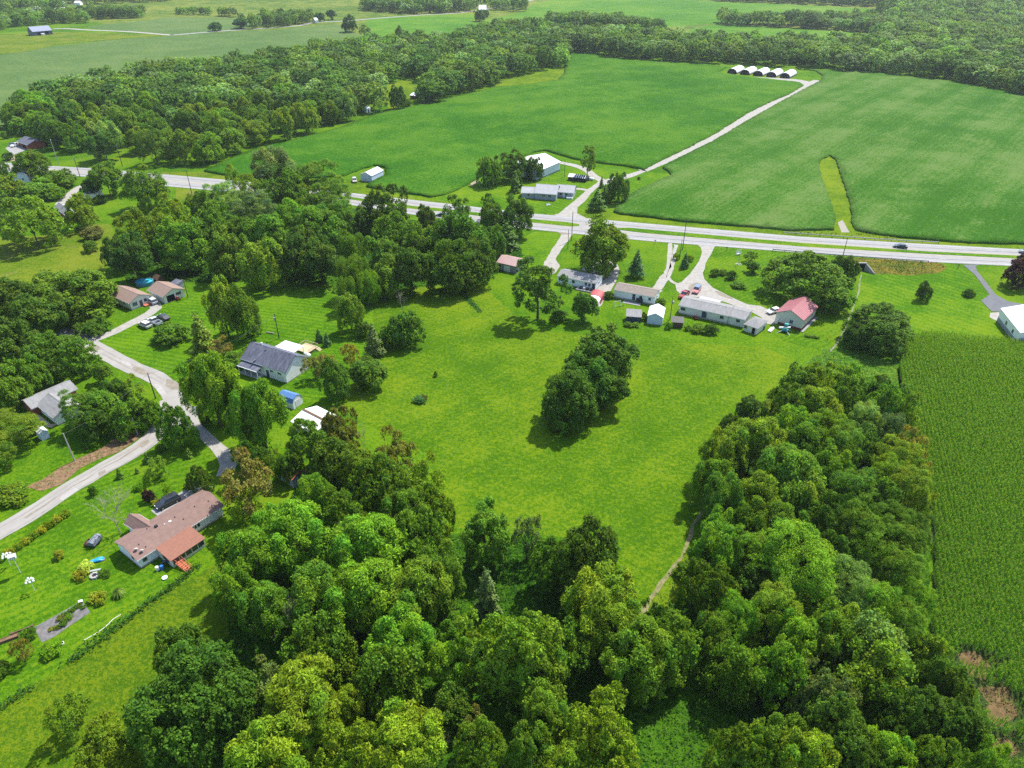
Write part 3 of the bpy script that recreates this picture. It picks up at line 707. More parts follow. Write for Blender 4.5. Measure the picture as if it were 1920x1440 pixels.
def corn_plant(seed):
    rs = np.random.RandomState(seed); V, Q, T = [], [], []
    az = rs.uniform(0, .5)
    for k in range(9):
        a = az + (k % 2) * math.pi + rs.normal(0, .5); zb = .45 + k * .2; l = rs.uniform(.26, .44) * (1 - abs(k - 4) * .06)
        u = np.array([math.cos(a), math.sin(a), 0]); s = np.array([-u[1], u[0], 0]) * .062
        p = [np.array([0, 0, zb]), u * l * .45 + [0, 0, zb + .34], u * l + [0, 0, zb + rs.uniform(-.15, .22)]]
        i0 = len(V)
        for q, g in zip(p, (.8, 1, .12)): V += [q - s * g, q + s * g]
        Q += [(i0, i0 + 1, i0 + 3, i0 + 2), (i0 + 2, i0 + 3, i0 + 5, i0 + 4)]
        g = rs.uniform(.8, 1.3); T += [(.165 * g, .35 * g, .022)] * 6
    for a in range(4):
        u = np.array([math.cos(a * 1.7), math.sin(a * 1.7), 0]); i0 = len(V); s = np.array([-u[1], u[0], 0]) * .016
        V += [np.array([0, 0, 2.05]) - s, np.array([0, 0, 2.05]) + s, u * .14 + [0, 0, 2.45] + s, u * .14 + [0, 0, 2.45] - s]
        Q += [(i0, i0 + 1, i0 + 2, i0 + 3)]; T += [(.30, .36, .07)] * 4
    return np.array(V), np.array(Q), np.array(T)
def build_corn():
    P = np.array([(p.x, p.y) for p in CP])
    r0, r1 = gp(1693, 690), gp(1748, 1000)
    d = np.array([r1.x - r0.x, r1.y - r0.y]); d /= np.linalg.norm(d); nrm = np.array([-d[1], d[0]])
    cen = P.mean(0); ext = 130
    bare = [(gp(1822, 1240), 5.0, 2.2), (gp(1868, 1320), 4.5, 4.5), (gp(1880, 1405), 4.2, 2.6), (gp(1790, 1285), 3, 2)]
    top0, top1 = gp(1698, 640), gp(2080, 666); td = np.array([top1.x - top0.x, top1.y - top0.y]); td /= np.linalg.norm(td)
    def keep(x, y, head):
        ok = inside(P, x, y)
        dist = -((x - top0.x) * -td[1] + (y - top0.y) * td[0])
        ok &= (dist < 11) if head else (dist >= 11.6)
        for c, rx, ry in bare:
            ok &= ((x - c.x) / rx) ** 2 + ((y - c.y) / ry) ** 2 > NR.uniform(.25, 1.25, x.shape)
        return ok
    pts = []
    for dirv, head in ((d, 0), (td, 1)):
        nv = np.array([-dirv[1], dirv[0]])
        for i in range(int(-ext / .82), int(ext / .82)):
            t = np.arange(-ext, ext, .27)
            x = cen[0] + nv[0] * i * .82 + dirv[0] * t + NR.normal(0, .05, t.size); y = cen[1] + nv[1] * i * .82 + dirv[1] * t + NR.normal(0, .05, t.size)
            ok = keep(x, y, head) & (NR.uniform(size=t.size) > .04)
            pts.append(np.stack([x[ok], y[ok]], 1))
    pts = np.concatenate(pts); n = len(pts)
    pro = bpy.data.collections.new('corn_plant_kinds')
    for k in range(5):
        V, Q, T = corn_plant(100 + k)
        pro.objects.link(bpy.data.objects.new('corn_plant', np_mesh('corn_plant', V, Q, [LEAF], T)))
    me = bpy.data.meshes.new('corn'); me.vertices.add(n)
    me.vertices.foreach_set('co', np.concatenate([pts, np.full((n, 1), .05)], 1).astype(np.float32).ravel())
    o = tag(link('corn_crop', me), kind='stuff')
    ng = bpy.data.node_groups.new('corn_rows', 'GeometryNodeTree')
    ng.interface.new_socket('Geometry', in_out='INPUT', socket_type='NodeSocketGeometry')
    ng.interface.new_socket('Geometry', in_out='OUTPUT', socket_type='NodeSocketGeometry')
    N = ng.nodes; L = ng.links
    gi, go = N.new('NodeGroupInput'), N.new('NodeGroupOutput')
    ci = N.new('GeometryNodeCollectionInfo'); ci.inputs['Collection'].default_value = pro; ci.inputs['Separate Children'].default_value = True; ci.inputs['Reset Children'].default_value = True
    ip = N.new('GeometryNodeInstanceOnPoints'); ip.inputs['Pick Instance'].default_value = True
    rv = N.new('FunctionNodeRandomValue'); rv.data_type = 'FLOAT_VECTOR'; rv.inputs[0].default_value = (-.08, -.08, 0); rv.inputs[1].default_value = (.08, .08, 6.283)
    rs_ = N.new('FunctionNodeRandomValue'); rs_.data_type = 'FLOAT'; rs_.inputs[2].default_value = .82; rs_.inputs[3].default_value = 1.15
    L.new(gi.outputs[0], ip.inputs['Points']); L.new(ci.outputs[0], ip.inputs['Instance'])
    L.new(rv.outputs[0], ip.inputs['Rotation']); L.new(rs_.outputs[1], ip.inputs['Scale'])
    L.new(ip.outputs[0], go.inputs[0])
    md = o.modifiers.new('rows', 'NODES'); md.node_group = ng
build_corn()

# worn patches and tyre tracks on the residential road
PATCH = paint('road_patch', (.20, .175, .14), .95, .2, .8, bump=.2)
PATCH2 = paint('pale_road_patch', (.30, .285, .265), .95, .12, .8)
for q, m_ in (([(312, 712), (330, 716), (340, 728), (325, 732), (312, 724)], PATCH), ([(250, 688), (268, 692), (282, 702), (266, 702), (250, 695)], PATCH), ([(184, 886), (196, 881), (199, 886), (188, 893)], PATCH), ([(262, 834), (276, 824), (282, 828), (266, 840)], PATCH),
              ([(290, 720), (304, 726), (312, 740), (304, 742), (294, 732)], PATCH2), ([(112, 935), (140, 915), (146, 918), (118, 939)], PATCH2), ([(228, 676), (240, 679), (246, 686), (232, 684)], PATCH2), ([(170, 645), (184, 648), (190, 655), (178, 655)], PATCH)):
    sheet('road_patch', q, m_, .068, True, .8, .25)
TRK = paint('tyre_track', (.225, .21, .19), .95, .15, .6)
rc = [(-80, 1042), (0, 997), (60, 962), (140, 910), (200, 875), (262, 840), (300, 806)]
for dx, dy in ((-4, -5), (7, 8)): ribbon('tyre_track', [(x + dx, y + dy) for x, y in rc], .5, TRK, .0665, .2)
for dx, dy in ((-3, -6), (4, 6)): ribbon('tyre_track', [(x + dx, y + dy) for x, y in [(312, 722), (290, 707), (250, 690), (215, 672), (186, 656)]], .5, TRK, .0665, .2)
ribbon('road_verge_dirt', [(48, 972), (118, 925), (180, 886), (240, 852), (276, 826)], .5, PATCH, .0662, .5)
ribbon('road_verge_dirt', [(340, 745), (352, 758), (364, 772)], 1.0, PATCH, .0668, .5)
for q in ([(1045, 434), (1060, 432), (1072, 438), (1056, 440)], [(1340, 545), (1362, 553), (1376, 561), (1352, 555)], [(1290, 538), (1306, 530), (1314, 536), (1298, 546)]): sheet('gravel_wear', q, PATCH, .072, True, 1, .3)
# ------------------------------------------------------------------ trees
# lone and garden trees: base px, top row, half width
tree_b(1008, 598, 484, 45, 'lone', 'dark', 'tall open-crowned tree standing alone on the lawn behind the mobile homes', fork=True)
tree_c(1124, 668, 64, 'maple3', 'deep', 17, label='taller rear tree of the dark pair in the middle of the meadow')
tree_c(1066, 737, 57, 'bigmaple', 'deep', 15, label='front tree of the dark pair in the middle of the meadow')
tree_c(1136, 728, 40, 'maple2', 'deep', 11, label='low dark tree tucked under the pair in the middle of the meadow')
tree_c(1096, 706, 50, 'maple1', 'deep', 14, label='dark tree filling the gap between the meadow pair')
tree_b(1128, 508, 404, 46, 'poplar1', 'olive', 'large rounded tree in the gravel turnaround beside the highway')
tree_b(1192, 519, 468, 18, 'spruce', 'blue', 'dark spruce on the lawn between two gravel drives')
tree_b(1285, 503, 473, 8, 'young', 'blue', 'small spruce on the strip of grass beside the wide gravel drive')
tree_b(1407, 491, 470, 14, 'sparse', 'dark', 'small fruit tree closer to the highway of the two by the garden windmill')
tree_b(1410, 511, 489, 13, 'maple2', 'deep', 'small fruit tree further from the highway of the two by the garden windmill')
tree_b(1510, 557, 466, 76, 'oak1', 'green', 'very broad tree shading the red-roofed pole barn', fork=True)
tree_b(1554, 582, 540, 27, 'maple2', 'green', 'lower tree hugging the back corner of the red-roofed pole barn')
tree_b(1576, 528, 476, 24, 'maple1', 'deep', 'tree between the broad barn tree and the culvert')
tree_c(1653, 606, 66, 'bigmaple', 'deep', 11.5, label='massive round tree at the tip of the corn field by the rocky ditch')
tree_c(1606, 626, 26, 'maple1', 'dark', 7.5, label='dark lower tree leaning on the massive round tree by the rocky ditch')
tree_b(1728, 563, 525, 14, 'ash1', 'deep', 'egg-shaped evergreen alone on the lawn below the weedy bank')
tree_b(1818, 557, 541, 11, 'clipped', 'deep', 'clipped round bush beside the grey asphalt driveway')
tree_b(1906, 536, 480, 29, 'maple1', 'purple', 'dark purple-leaved tree beside the asphalt driveway')
tree_b(1048, 601, 578, 15, 'shrub1', 'deep', 'round shrub between the lone tall tree and the red tarp carport')
tree_b(1095, 602, 546, 25, 'maple2', 'deep', 'bushy small tree in front of the red tarp carport', name='broadleaf_tree')
for bx, by, ty, r, t, lb in ((1340, 518, 503, 8, 'green', 'thin upright shrub at the bend of the wide gravel drive'), (1355, 516, 505, 8, 'dark', 'dark shrub, middle one of three by the wide gravel drive'),
        (1371, 524, 507, 9, 'dark', 'dark shrub beside the flower bed in the orchard lawn'), (1386, 541, 527, 12, 'green', 'flower bed of leafy plants on the orchard lawn'),
        (1238, 571, 558, 9, 'green', 'shrub at the end of the tan-roofed mobile home'), (1140, 560, 545, 9, 'dark', 'shrub at the near end of the tan-roofed mobile home'),
        (1310, 624, 607, 13, 'green', 'wide shrub behind the long mobile home'), (1334, 626, 606, 12, 'dark', 'dark shrub behind the long mobile home beside the wide one'),
        (1254, 617, 603, 6, 'lime', 'small lime shrub beside the white metal shed'), (1290, 620, 610, 6, 'green', 'low shrub beside the dark open shelter'),
        (1208, 600, 585, 7, 'dark', 'dark bush against the white metal shed'), (1178, 612, 604, 9, 'green', 'low plants in front of the dark blue shed'), (1192, 613, 604, 8, 'green', 'leafy clump at the corner of the dark blue shed'),
        (1268, 487, 474, 6, 'olive', 'flowering bush on the grass strip beside the small spruce'), (1294, 490, 478, 6, 'olive', 'yellowish bush beside the small spruce')):
    tree_b(bx, by, ty, r, 'shrub1' if r > 7 else 'shrub2', t, lb)
# lawn trees of the white house
tree_b(660, 622, 548, 26, 'ash2', 'olive', 'rust-tipped tree at the back edge of the white house lawn')
tree_b(680, 634, 602, 15, 'shrub1', 'dark', 'dark shrub below the rust-tipped tree on the white house lawn')
tree_b(703, 668, 604, 20, 'spruce', 'grey', 'thin grey spruce beside the round shrub on the white house lawn')
tree_b(757, 650, 583, 31, 'shrub1', 'deep', 'big dome-shaped tree on the open lawn beyond the white house', name='broadleaf_tree')
tree_b(729, 650, 612, 17, 'shrub2', 'dark', 'low bush hugging the dome-shaped tree')
bare_tree(755, 588, 545, 12, 'small bare tree standing above the dome-shaped tree')
tree_b(658, 690, 640, 20, 'sparse', 'rust', 'faded smoky tree behind the dark round tree by the white house')
tree_c(691, 697, 38, 'maple2', 'deep', 8, label='dark round tree on the lawn east of the white house')
tree_b(633, 748, 668, 27, 'ash1', 'deep', 'egg-shaped dense tree in front of the white house gable')
tree_b(592, 712, 664, 24, 'sparse', 'brown', 'brownish thin bush against the white house gable')
tree_b(616, 690, 662, 18, 'sparse', 'brown', 'second brownish bush behind the white house gable')
tree_b(597, 641, 615, 7, 'young', 'blue', 'small spruce further from the white house deck of a pair')
tree_b(612, 649, 623, 8, 'young', 'blue', 'small spruce closer to the white house deck of a pair')
tree_b(817, 707, 694, 7, 'fountain', 'green', 'small grassy plant alone on the meadow')
tree_b(786, 756, 741, 11, 'shrub1', 'blue', 'blue-green round bush on the meadow')
tree_b(795, 750, 739, 6, 'shrub2', 'brown', 'brown bush touching the blue-green round bush')
tree_b(430, 632, 522, 30, 'ash2', 'olive', 'olive tree of the tall pair behind the white house')
tree_b(467, 632, 528, 28, 'ash1', 'green', 'green tree of the tall pair behind the white house')
tree_b(388, 672, 584, 24, 'juniper', 'olive', 'ragged juniper on the striped lawn')
tree_b(412, 675, 632, 26, 'sparse', 'brown', 'brown-tinged juniper bush at the foot of the ragged juniper')
tree_b(322, 644, 604, 29, 'shrub1', 'green', 'broad mound-shaped shrub on the striped lawn below the parked cars')
tree_b(445, 690, 658, 26, 'shrub2', 'green', 'shrub row behind the slate-roofed white house')
tree_b(470, 672, 645, 20, 'shrub2', 'green', 'tall weeds at the back corner of the white house')
tree_b(415, 800, 655, 46, 'walnut1', 'bright', 'bright green tree between the road bend and the white house')
tree_b(440, 790, 690, 34, 'walnut2', 'bright', 'bright leafy tree close to the white house porch')
tree_b(503, 850, 708, 44, 'walnut1', 'bright', 'bright spreading tree in front of the blue-roofed shed')
tree_b(470, 845, 745, 34, 'walnut2', 'green', 'green tree between the driveway and the blue-roofed shed')
tree_b(340, 838, 750, 30, 'oak1', 'green', 'solitary oval tree at the fork of the road')
tree_b(385, 800, 778, 9, 'shrub1', 'dark', 'round shrub beside the asphalt stub')
tree_b(298, 892, 855, 24, 'sparse', 'green', 'airy young tree on the front lawn of the brown-roofed house')
for bx, by, ty, r, k, t, lb in ((275, 868, 846, 8, 'young', 'green', 'small sapling beside the road'), (302, 848, 833, 10, 'shrub2', 'green', 'low shrub in the shade of the road-fork tree'), (353, 858, 838, 8, 'young', 'green', 'sapling below the solitary oval tree'),
        (223, 897, 877, 7, 'young', 'green', 'small sapling on the road edge by the front lawn'), (173, 929, 910, 7, 'shrub1', 'deep', 'little dark bush on the road edge near the yellow hedge'), (256, 888, 876, 4, 'young', 'green', 'tiny sapling between the road and the front lawn'),
        (259, 920, 905, 8, 'shrub2', 'lime', 'lime-green flower clump on the front lawn'), (318, 932, 905, 9, 'sparse', 'lime', 'slender lime shrub above the parked black car'), (295, 947, 934, 12, 'shrub2', 'gold', 'yellow flower bed beside the parked black car'),
        (352, 917, 906, 12, 'shrub2', 'yellow', 'yellow-green border beside the concrete parking strip')):
    tree_b(bx, by, ty, r, k, t, lb)
tree_b(281, 940, 918, 11, 'maple1', 'purple', 'little purple-leaved tree on the front lawn')
tree_c(373, 893, 25, 'oak1', 'dark', 7, label='dark bronze tree at the end of the parking strip')
tree_c(470, 858, 29, 'oak2', 'dark', 10, label='dark round tree above the dying tree by the driveway')
tree_c(463, 908, 58, 'sparse', 'brown', 14, label='half-dead brown tree beside the brown-roofed house')
tree_c(448, 935, 38, 'sparse', 'yellow', 10, label='yellowing tree at the corner of the brown-roofed house')
tree_c(510, 865, 22, 'sparse', 'olive', 9, label='thin olive tree beside the rust-red shed')
bare_tree(226, 1000, 920, 46, 'dead leafless tree at the corner of the brown-roofed house', 0)
bare_tree(685, 852, 785, 15, 'bare branching snag at the meadow edge', 1)
bare_tree(560, 1215, 1120, 24, 'dead grey tree among the green crowns', 0)
bare_tree(688, 1345, 1298, 8, 'dead forked snag in the shade of the lower wood', 1)
bare_tree(835, 1420, 1372, 18, 'dead branches poking from the lower wood edge', 0)
bare_tree(1395, 1275, 1210, 20, 'dead twiggy tree in the dark gap by the corn', 1)
tree_b(109, 1048, 1030, 8, 'shrub1', 'gold', 'golden little tree alone on the front lawn')
tree_b(160, 1072, 1050, 13, 'shrub1', 'cream', 'pale cream mound-shaped bush by the fire pit')
tree_b(150, 1087, 1068, 14, 'shrub2', 'gold', 'yellow flowering shrub under the pale cream bush')
tree_b(196, 1082, 1066, 10, 'shrub2', 'green', 'green shrub beside the fire pit bench')
tree_b(184, 1131, 1107, 16, 'shrub2', 'gold', 'golden shrub above the vegetable bed')
tree_b(222, 1124, 1096, 17, 'fountain', 'pale', 'fountain-shaped ornamental grass beside the golden shrub')
tree_b(48, 1240, 1197, 20, 'sparse', 'rust', 'feathery rust-coloured smoke bush below the raised beds')
tree_b(95, 1233, 1203, 17, 'shrub2', 'lime', 'lime leafy shrub below the vegetable bed')
tree_b(-2, 1270, 1240, 14, 'shrub1', 'dark', 'dark bush cut by the picture edge on the front lawn')
tree_b(54, 1198, 1176, 12, 'shrub2', 'green', 'tomato clump between the raised bed and the garden soil')
for x, y, r, t in ((112, 1163, 7, 'rust'), (122, 1155, 6, 'green'), (135, 1148, 7, 'green'), (128, 1163, 8, 'bright'), (146, 1140, 6, 'olive'), (155, 1142, 5, 'green'), (107, 1180, 6, 'olive'), (118, 1174, 8, 'green'), (95, 1183, 5, 'gold'), (150, 1133, 4, 'dark')):
    tree_b(x, y, y - r * 1.5, r, 'shrub2', t, 'leafy vegetable plant growing in the dark garden bed', name='vegetable_plant', cat='plant')['group'] = 'vegetables in the garden bed'
for i in range(9):
    u = i / 8.0; x, y = 3 + 118 * u, 1052 - 82 * u
    tree_b(x, y, y - 15, 8.5, 'shrub2', 'gold' if i % 2 else 'yellow', 'yellow-flowered bush in the row beside the residential road', name='flowering_bush', cat='shrub')['group'] = 'yellow bushes along the road'
HP = [(-8, 1338), (30, 1308), (62, 1290), (100, 1262), (150, 1228), (200, 1193), (240, 1162), (285, 1128), (330, 1096), (352, 1078), (372, 1062)]
hl = smooth_loop([Vector(gp(*p)[:2]) for p in HP], False, .5)
c, sz = [], []
for p in hl:
    if mn.noise((p.x * .12, p.y * .12, 1)) < -.28: continue
    wd = .35 + .5 * abs(mn.noise((p.x * .2, p.y * .2, 4)))
    for k in range(26):
        c.append((p.x + NR.normal(0, wd), p.y + NR.normal(0, wd), max(.05, NR.uniform(0, 1.3 * wd + .25)))); sz.append(NR.uniform(.12, .24))
c = np.array(c); N_ = NR.normal(0, .6, c.shape) + [0, 0, .8]
V, Q = leaves(c, N_, np.array(sz))
hd = empty('overgrown_fence_line', (0, 0, 0), 0, 'straggling hedge of weeds along the old fence between lawn and rough meadow', 'hedge')
fo = link('foliage', np_mesh('foliage', V, Q, [LEAF], leaf_tint(len(c), NR)), hd); fo.color = (.035, .105, .014, 1)

# trees round the west houses
for a in ((68, 340, 281, 27, 'maple1', 'olive', 'leafy tree in front of the grey barn by the highway'), (113, 352, 318, 25, 'shrub1', 'green', 'wide bushy tree beside the curving west drive'), (208, 368, 303, 31, 'maple2', 'green', 'dark-skirted tree by the highway, beside the small white roof'),
          (282, 392, 312, 41, 'walnut2', 'green', 'broad tree on the west lawn nearest the highway pole'), (159, 427, 361, 28, 'oak1', 'olive', 'yellow-topped tree beside the grey-roofed brick house'), (72, 460, 368, 55, 'oak2', 'olive', 'large yellowing tree on the west lawn'),
          (172, 449, 424, 17, 'shrub1', 'brown', 'brownish bush below the yellow-topped tree'), (168, 472, 450, 12, 'shrub1', 'green', 'green bush below the brownish bush'), (22, 372, 325, 30, 'maple3', 'olive', 'olive tree at the bend of the west drive'),
          (66, 376, 340, 32, 'shrub1', 'green', 'spreading bush clump inside the curve of the west drive'), (100, 374, 350, 18, 'shrub2', 'green', 'low bush clump beside the west drive gravel'), (20, 410, 360, 22, 'juniper', 'deep', 'dark feathery evergreen beside the large yellowing tree'),
          (86, 362, 330, 22, 'maple3', 'bright', 'light green tree inside the curve of the west drive'), (175, 372, 335, 16, 'maple2', 'dark', 'dark tree beside the small white roof'), (186, 382, 365, 10, 'shrub1', 'dark', 'dark shrub against the small white roof'),
          (14, 300, 285, 9, 'shrub1', 'dark', 'dark bush by the concrete yard of the brick garage'), (28, 250, 226, 12, 'maple1', 'green', 'small tree behind the brick garage'), (7, 260, 246, 5, 'shrub1', 'green', 'tiny tree on the lawn beyond the brick garage'), (2, 340, 298, 16, 'maple1', 'green', 'tree cut by the picture edge beside the highway')):
    tree_b(*a[:6], label=a[6])
for a in ((107, 660, 55, 'bigmaple', 'deep', 13, 'dark spreading tree overhanging the residential road'), (130, 545, 78, 'bigmaple', 'green', 14, 'enormous tree shading the beige house'), (75, 590, 46, 'maple2', 'dark', 14, 'dark tree west of the enormous tree'),
          (30, 560, 50, 'maple1', 'dark', 15, 'dark tall tree at the west picture edge'), (22, 640, 48, 'maple3', 'dark', 15, 'deep-shaded tree at the west picture edge above the gravel yard'), (8, 725, 40, 'maple1', 'green', 11, 'leafy tree at the edge beside the grey-roofed bungalow'),
          (26, 798, 46, 'locust1', 'olive', 8, 'flat feathery tree on the lawn by the little white shed'), (172, 612, 28, 'shrub2', 'dark', 4, 'low dark bush under the enormous tree'), (148, 765, 35, 'locust2', 'green', 10, 'feathery tree pressing on the grey-roofed bungalow'),
          (190, 757, 34, 'maple2', 'green', 9, 'tree in the middle of the clump beside the bungalow'), (216, 735, 27, 'maple1', 'dark', 9, 'dark round tree in the clump beside the road bend'), (243, 730, 26, 'sparse', 'olive', 8, 'reddish-tinged tree in the clump beside the road bend'),
          (232, 775, 36, 'oak2', 'green', 9, 'low tree over the dirt bank'), (273, 768, 28, 'oak1', 'green', 8, 'tree at the inside of the road bend'), (190, 697, 19, 'maple2', 'olive', 6, 'small olive tree on the lawn inside the road'), (175, 790, 36, 'oak2', 'dark', 8, 'shaded tree behind the low tree over the dirt bank'),
          (14, 926, 36, 'clipped', 'olive', 3.0, 'rounded hedge bush by the dirt bank'), (66, 800, 12, 'shrub1', 'green', 3, 'shrub behind the little white shed'), (55, 700, 30, 'maple1', 'green', 11, 'tree between the gravel yard and the dark spreading tree'), (5, 850, 22, 'locust1', 'olive', 6, 'small feathery tree at the west edge of the lawn')):
    tree_c(*a[:5], H=a[5], label=a[6])
# farmstead
for a in ((918, 346, 293, 26, 'clipped', 'green', 'dense round tree at the corner of the soybean field'), (962, 338, 279, 30, 'oak1', 'dark', 'dark bronze tree behind the round one at the farmstead'), (1003, 337, 292, 16, 'maple3', 'dark', 'upright tree in front of the big white barn'),
          (966, 360, 320, 11, 'juniper', 'deep', 'slim juniper beside the grey ranch house'), (976, 355, 332, 6, 'young', 'deep', 'small thin evergreen touching the slim juniper'), (1101, 331, 271, 17, 'lone', 'green', 'tall narrow tree beside the white propane tank'),
          (1118, 394, 354, 19, 'spruce', 'deep', 'wide spruce of the clump by the farm driveway'), (1133, 380, 345, 14, 'spruce', 'green', 'middle spruce of the clump by the farm driveway'), (1160, 379, 320, 18, 'maple3', 'dark', 'dark round-headed tree of the clump by the farm driveway'),
          (1143, 372, 325, 10, 'juniper', 'deep', 'tall thin evergreen of the clump by the farm driveway'), (1128, 352, 331, 5, 'young', 'dark', 'pointed little evergreen of the clump by the farm driveway'), (1198, 337, 331, 3, 'shrub1', 'dark', 'tiny bush on the grass by the field lane')):
    tree_b(*a[:6], label=a[6])
tree_c(969, 402, 30, 'ash2', 'deep', 16, label='tall tree at the end of the wood beside the highway lawn')
tree_c(950, 438, 20, 'juniper', 'dark', 11, label='shaggy evergreen below the tall tree beside the pink-roofed shed')
# far single trees
for a in ((656, 60, 27, 16, 'oak1', 'blue', 'lone dark tree beside the far country road'), (684, 70, 46, 13, 'sparse', 'grey', 'thin pale tree next to the lone dark tree'), (748, 69, 48, 7, 'ash1', 'dark', 'small upright tree alone in the bright far field'), (404, 58, 41, 12, 'maple1', 'blue', 'small tree standing alone at the far field corner'),
          (900, 40, 17, 12, 'maple3', 'dark', 'dark tree in front of the far white-roofed barn'), (911, 32, 18, 8, 'maple1', 'dark', 'smaller dark tree beside the far white-roofed barn'), (1814, 155, 128, 15, 'maple1', 'olive', 'olive round bush-tree at the far field edge'), (1907, 176, 153, 13, 'maple2', 'olive', 'olive tree at the far field corner by the picture edge'),
          (452, 54, 34, 14, 'maple2', 'blue', 'dark tree at the west end of the far hedgerow'), (600, 40, 23, 9, 'maple1', 'blue', 'far tree west of the country house'), (622, 37, 18, 9, 'maple2', 'blue', 'far tree east of the country house')):
    tree_b(a[0], a[1], a[2], a[3], a[4], a[5], a[6])

# ------------------------------------------------------------------ the woods: crowns seen one by one
MID = 'in the roadside wood'
for a in ((267, 430, 44, 'oak2', 'olive'), (218, 470, 27, 'maple1', 'dark'), (246, 480, 42, 'maple2', 'dark'), (340, 452, 46, 'maple3', 'bright'), (322, 402, 45, 'oak1', 'olive'), (396, 417, 45, 'oak1', 'green'), (372, 445, 30, 'maple1', 'dark'), (463, 352, 30, 'sparse', 'olive'),
          (433, 326, 18, 'sparse', 'olive'), (512, 312, 48, 'walnut2', 'grey'), (535, 358, 44, 'oak2', 'green'), (418, 372, 34, 'locust2', 'pale'), (470, 392, 40, 'locust1', 'grey'), (545, 415, 42, 'walnut1', 'bright'), (497, 440, 44, 'maple2', 'green'), (598, 336, 42, 'locust2', 'green'), (618, 372, 38, 'locust1', 'green'),
          (585, 382, 34, 'sparse', 'olive'), (596, 425, 44, 'walnut1', 'green'), (640, 425, 30, 'maple1', 'deep'), (716, 388, 50, 'oak1', 'dark'), (690, 418, 30, 'maple3', 'dark'), (658, 462, 26, 'willow', 'green'), (717, 480, 36, 'ash2', 'green'), (748, 440, 46, 'oak2', 'green'), (800, 412, 24, 'maple1', 'dark'), (858, 393, 30, 'sparse', 'deep'),
          (872, 443, 50, 'poplar1', 'deep'), (914, 382, 17, 'sparse', 'deep'), (922, 408, 24, 'maple1', 'green'), (827, 448, 44, 'poplar1', 'deep'), (347, 486, 40, 'walnut1', 'bright', 8), (420, 470, 42, 'maple3', 'green'), (487, 490, 44, 'ash2', 'olive'), (560, 470, 44, 'maple1', 'dark'), (597, 485, 40, 'maple2', 'dark'), (665, 512, 34, 'willow', 'green'),
          (720, 512, 34, 'ash1', 'green'), (770, 500, 40, 'maple2', 'deep'), (850, 495, 46, 'poplar1', 'deep'), (893, 486, 38, 'maple1', 'dark'), (918, 452, 30, 'maple3', 'deep'), (450, 440, 36, 'maple1', 'green'), (640, 400, 28, 'locust2', 'green'), (560, 340, 34, 'locust2', 'grey'), (310, 440, 30, 'maple2', 'olive'), (690, 535, 24, 'willow', 'bright'), (377, 385, 28, 'maple2', 'olive'), (790, 460, 34, 'maple3', 'green'), (650, 545, 22, 'willow', 'green')):
    tree_c(a[0], a[1], a[2] * .92, *a[3:5], H=a[5] if len(a) > 5 else None, zone=MID)
LOW = 'in the lower wood'
for a in ((358, 1305, 118, 'bigmaple', 'deep', 17), (343, 1222, 58, 'bigmaple', 'deep', 12), (128, 1335, 44, 'sparse', 'olive', 8), (190, 1408, 62, 'oak2', 'olive', 9), (500, 1280, 44, 'sparse', 'grey', 9), (563, 1330, 86, 'walnut1', 'yellow', 16), (520, 1412, 84, 'walnut2', 'yellow', 15),
          (467, 1040, 58, 'walnut1', 'bright'), (440, 1105, 46, 'walnut2', 'bright'), (560, 1005, 66, 'walnut1', 'bright'), (600, 1120, 70, 'walnut2', 'green'), (500, 1140, 52, 'walnut1', 'green'), (690, 1025, 72, 'walnut1', 'bright'), (772, 1000, 60, 'oak1', 'green'), (822, 1070, 56, 'walnut2', 'green'), (680, 1115, 76, 'walnut1', 'bright'), (778, 1112, 68, 'walnut1', 'olive'),
          (752, 1195, 68, 'walnut2', 'bright'), (722, 1262, 68, 'poplar1', 'green'), (600, 1215, 62, 'poplar1', 'green'), (912, 1000, 52, 'ash2', 'green'), (988, 1002, 36, 'sparse', 'grey'), (1105, 1030, 72, 'oak1', 'dark'), (1040, 1050, 48, 'oak2', 'deep'), (956, 1215, 88, 'oak2', 'olive'), (1006, 1262, 62, 'walnut1', 'olive'), (1122, 1130, 76, 'walnut2', 'yellow'), (1165, 1185, 58, 'walnut1', 'olive'),
          (1200, 1225, 74, 'walnut2', 'olive'), (1250, 1205, 70, 'oak1', 'green'), (1233, 1166, 38, 'oak2', 'dark'), (850, 1180, 34, 'walnut2', 'bright', 8), (847, 1243, 46, 'walnut1', 'bright', 10), (1122, 1375, 84, 'oak1', 'yellow', 16), (1022, 1345, 50, 'walnut1', 'green'), (907, 1400, 52, 'oak2', 'olive'), (893, 1365, 28, 'sparse', 'brown', 9), (755, 1392, 74, 'walnut1', 'yellow'),
          (672, 1410, 76, 'oak1', 'yellow'), (646, 1330, 40, 'walnut1', 'yellow'), (640, 965, 52, 'oak1', 'green'), (720, 905, 58, 'oak2', 'olive'), (745, 850, 44, 'sparse', 'rust'), (632, 802, 42, 'oak1', 'rust'), (575, 830, 40, 'oak2', 'green'), (620, 858, 48, 'maple1', 'dark'), (675, 880, 46, 'maple2', 'olive'), (790, 900, 44, 'sparse', 'olive'), (590, 930, 42, 'walnut2', 'bright'),
          (520, 985, 44, 'walnut2', 'bright'), (810, 950, 44, 'oak2', 'olive'), (913, 1105, 24, 'juniper', 'grey', 11), (540, 870, 26, 'maple1', 'green', 8), (760, 960, 48, 'walnut1', 'green'), (985, 1410, 48, 'walnut2', 'green'), (1060, 1440, 50, 'walnut1', 'olive'), (1075, 1210, 44, 'poplar1', 'green'), (850, 1320, 44, 'poplar1', 'dark', 8)):
    tree_c(a[0], a[1], a[2] * .93, *a[3:5], H=a[5] if len(a) > 5 else None, zone=LOW)
RIGHT = 'in the cornside wood'
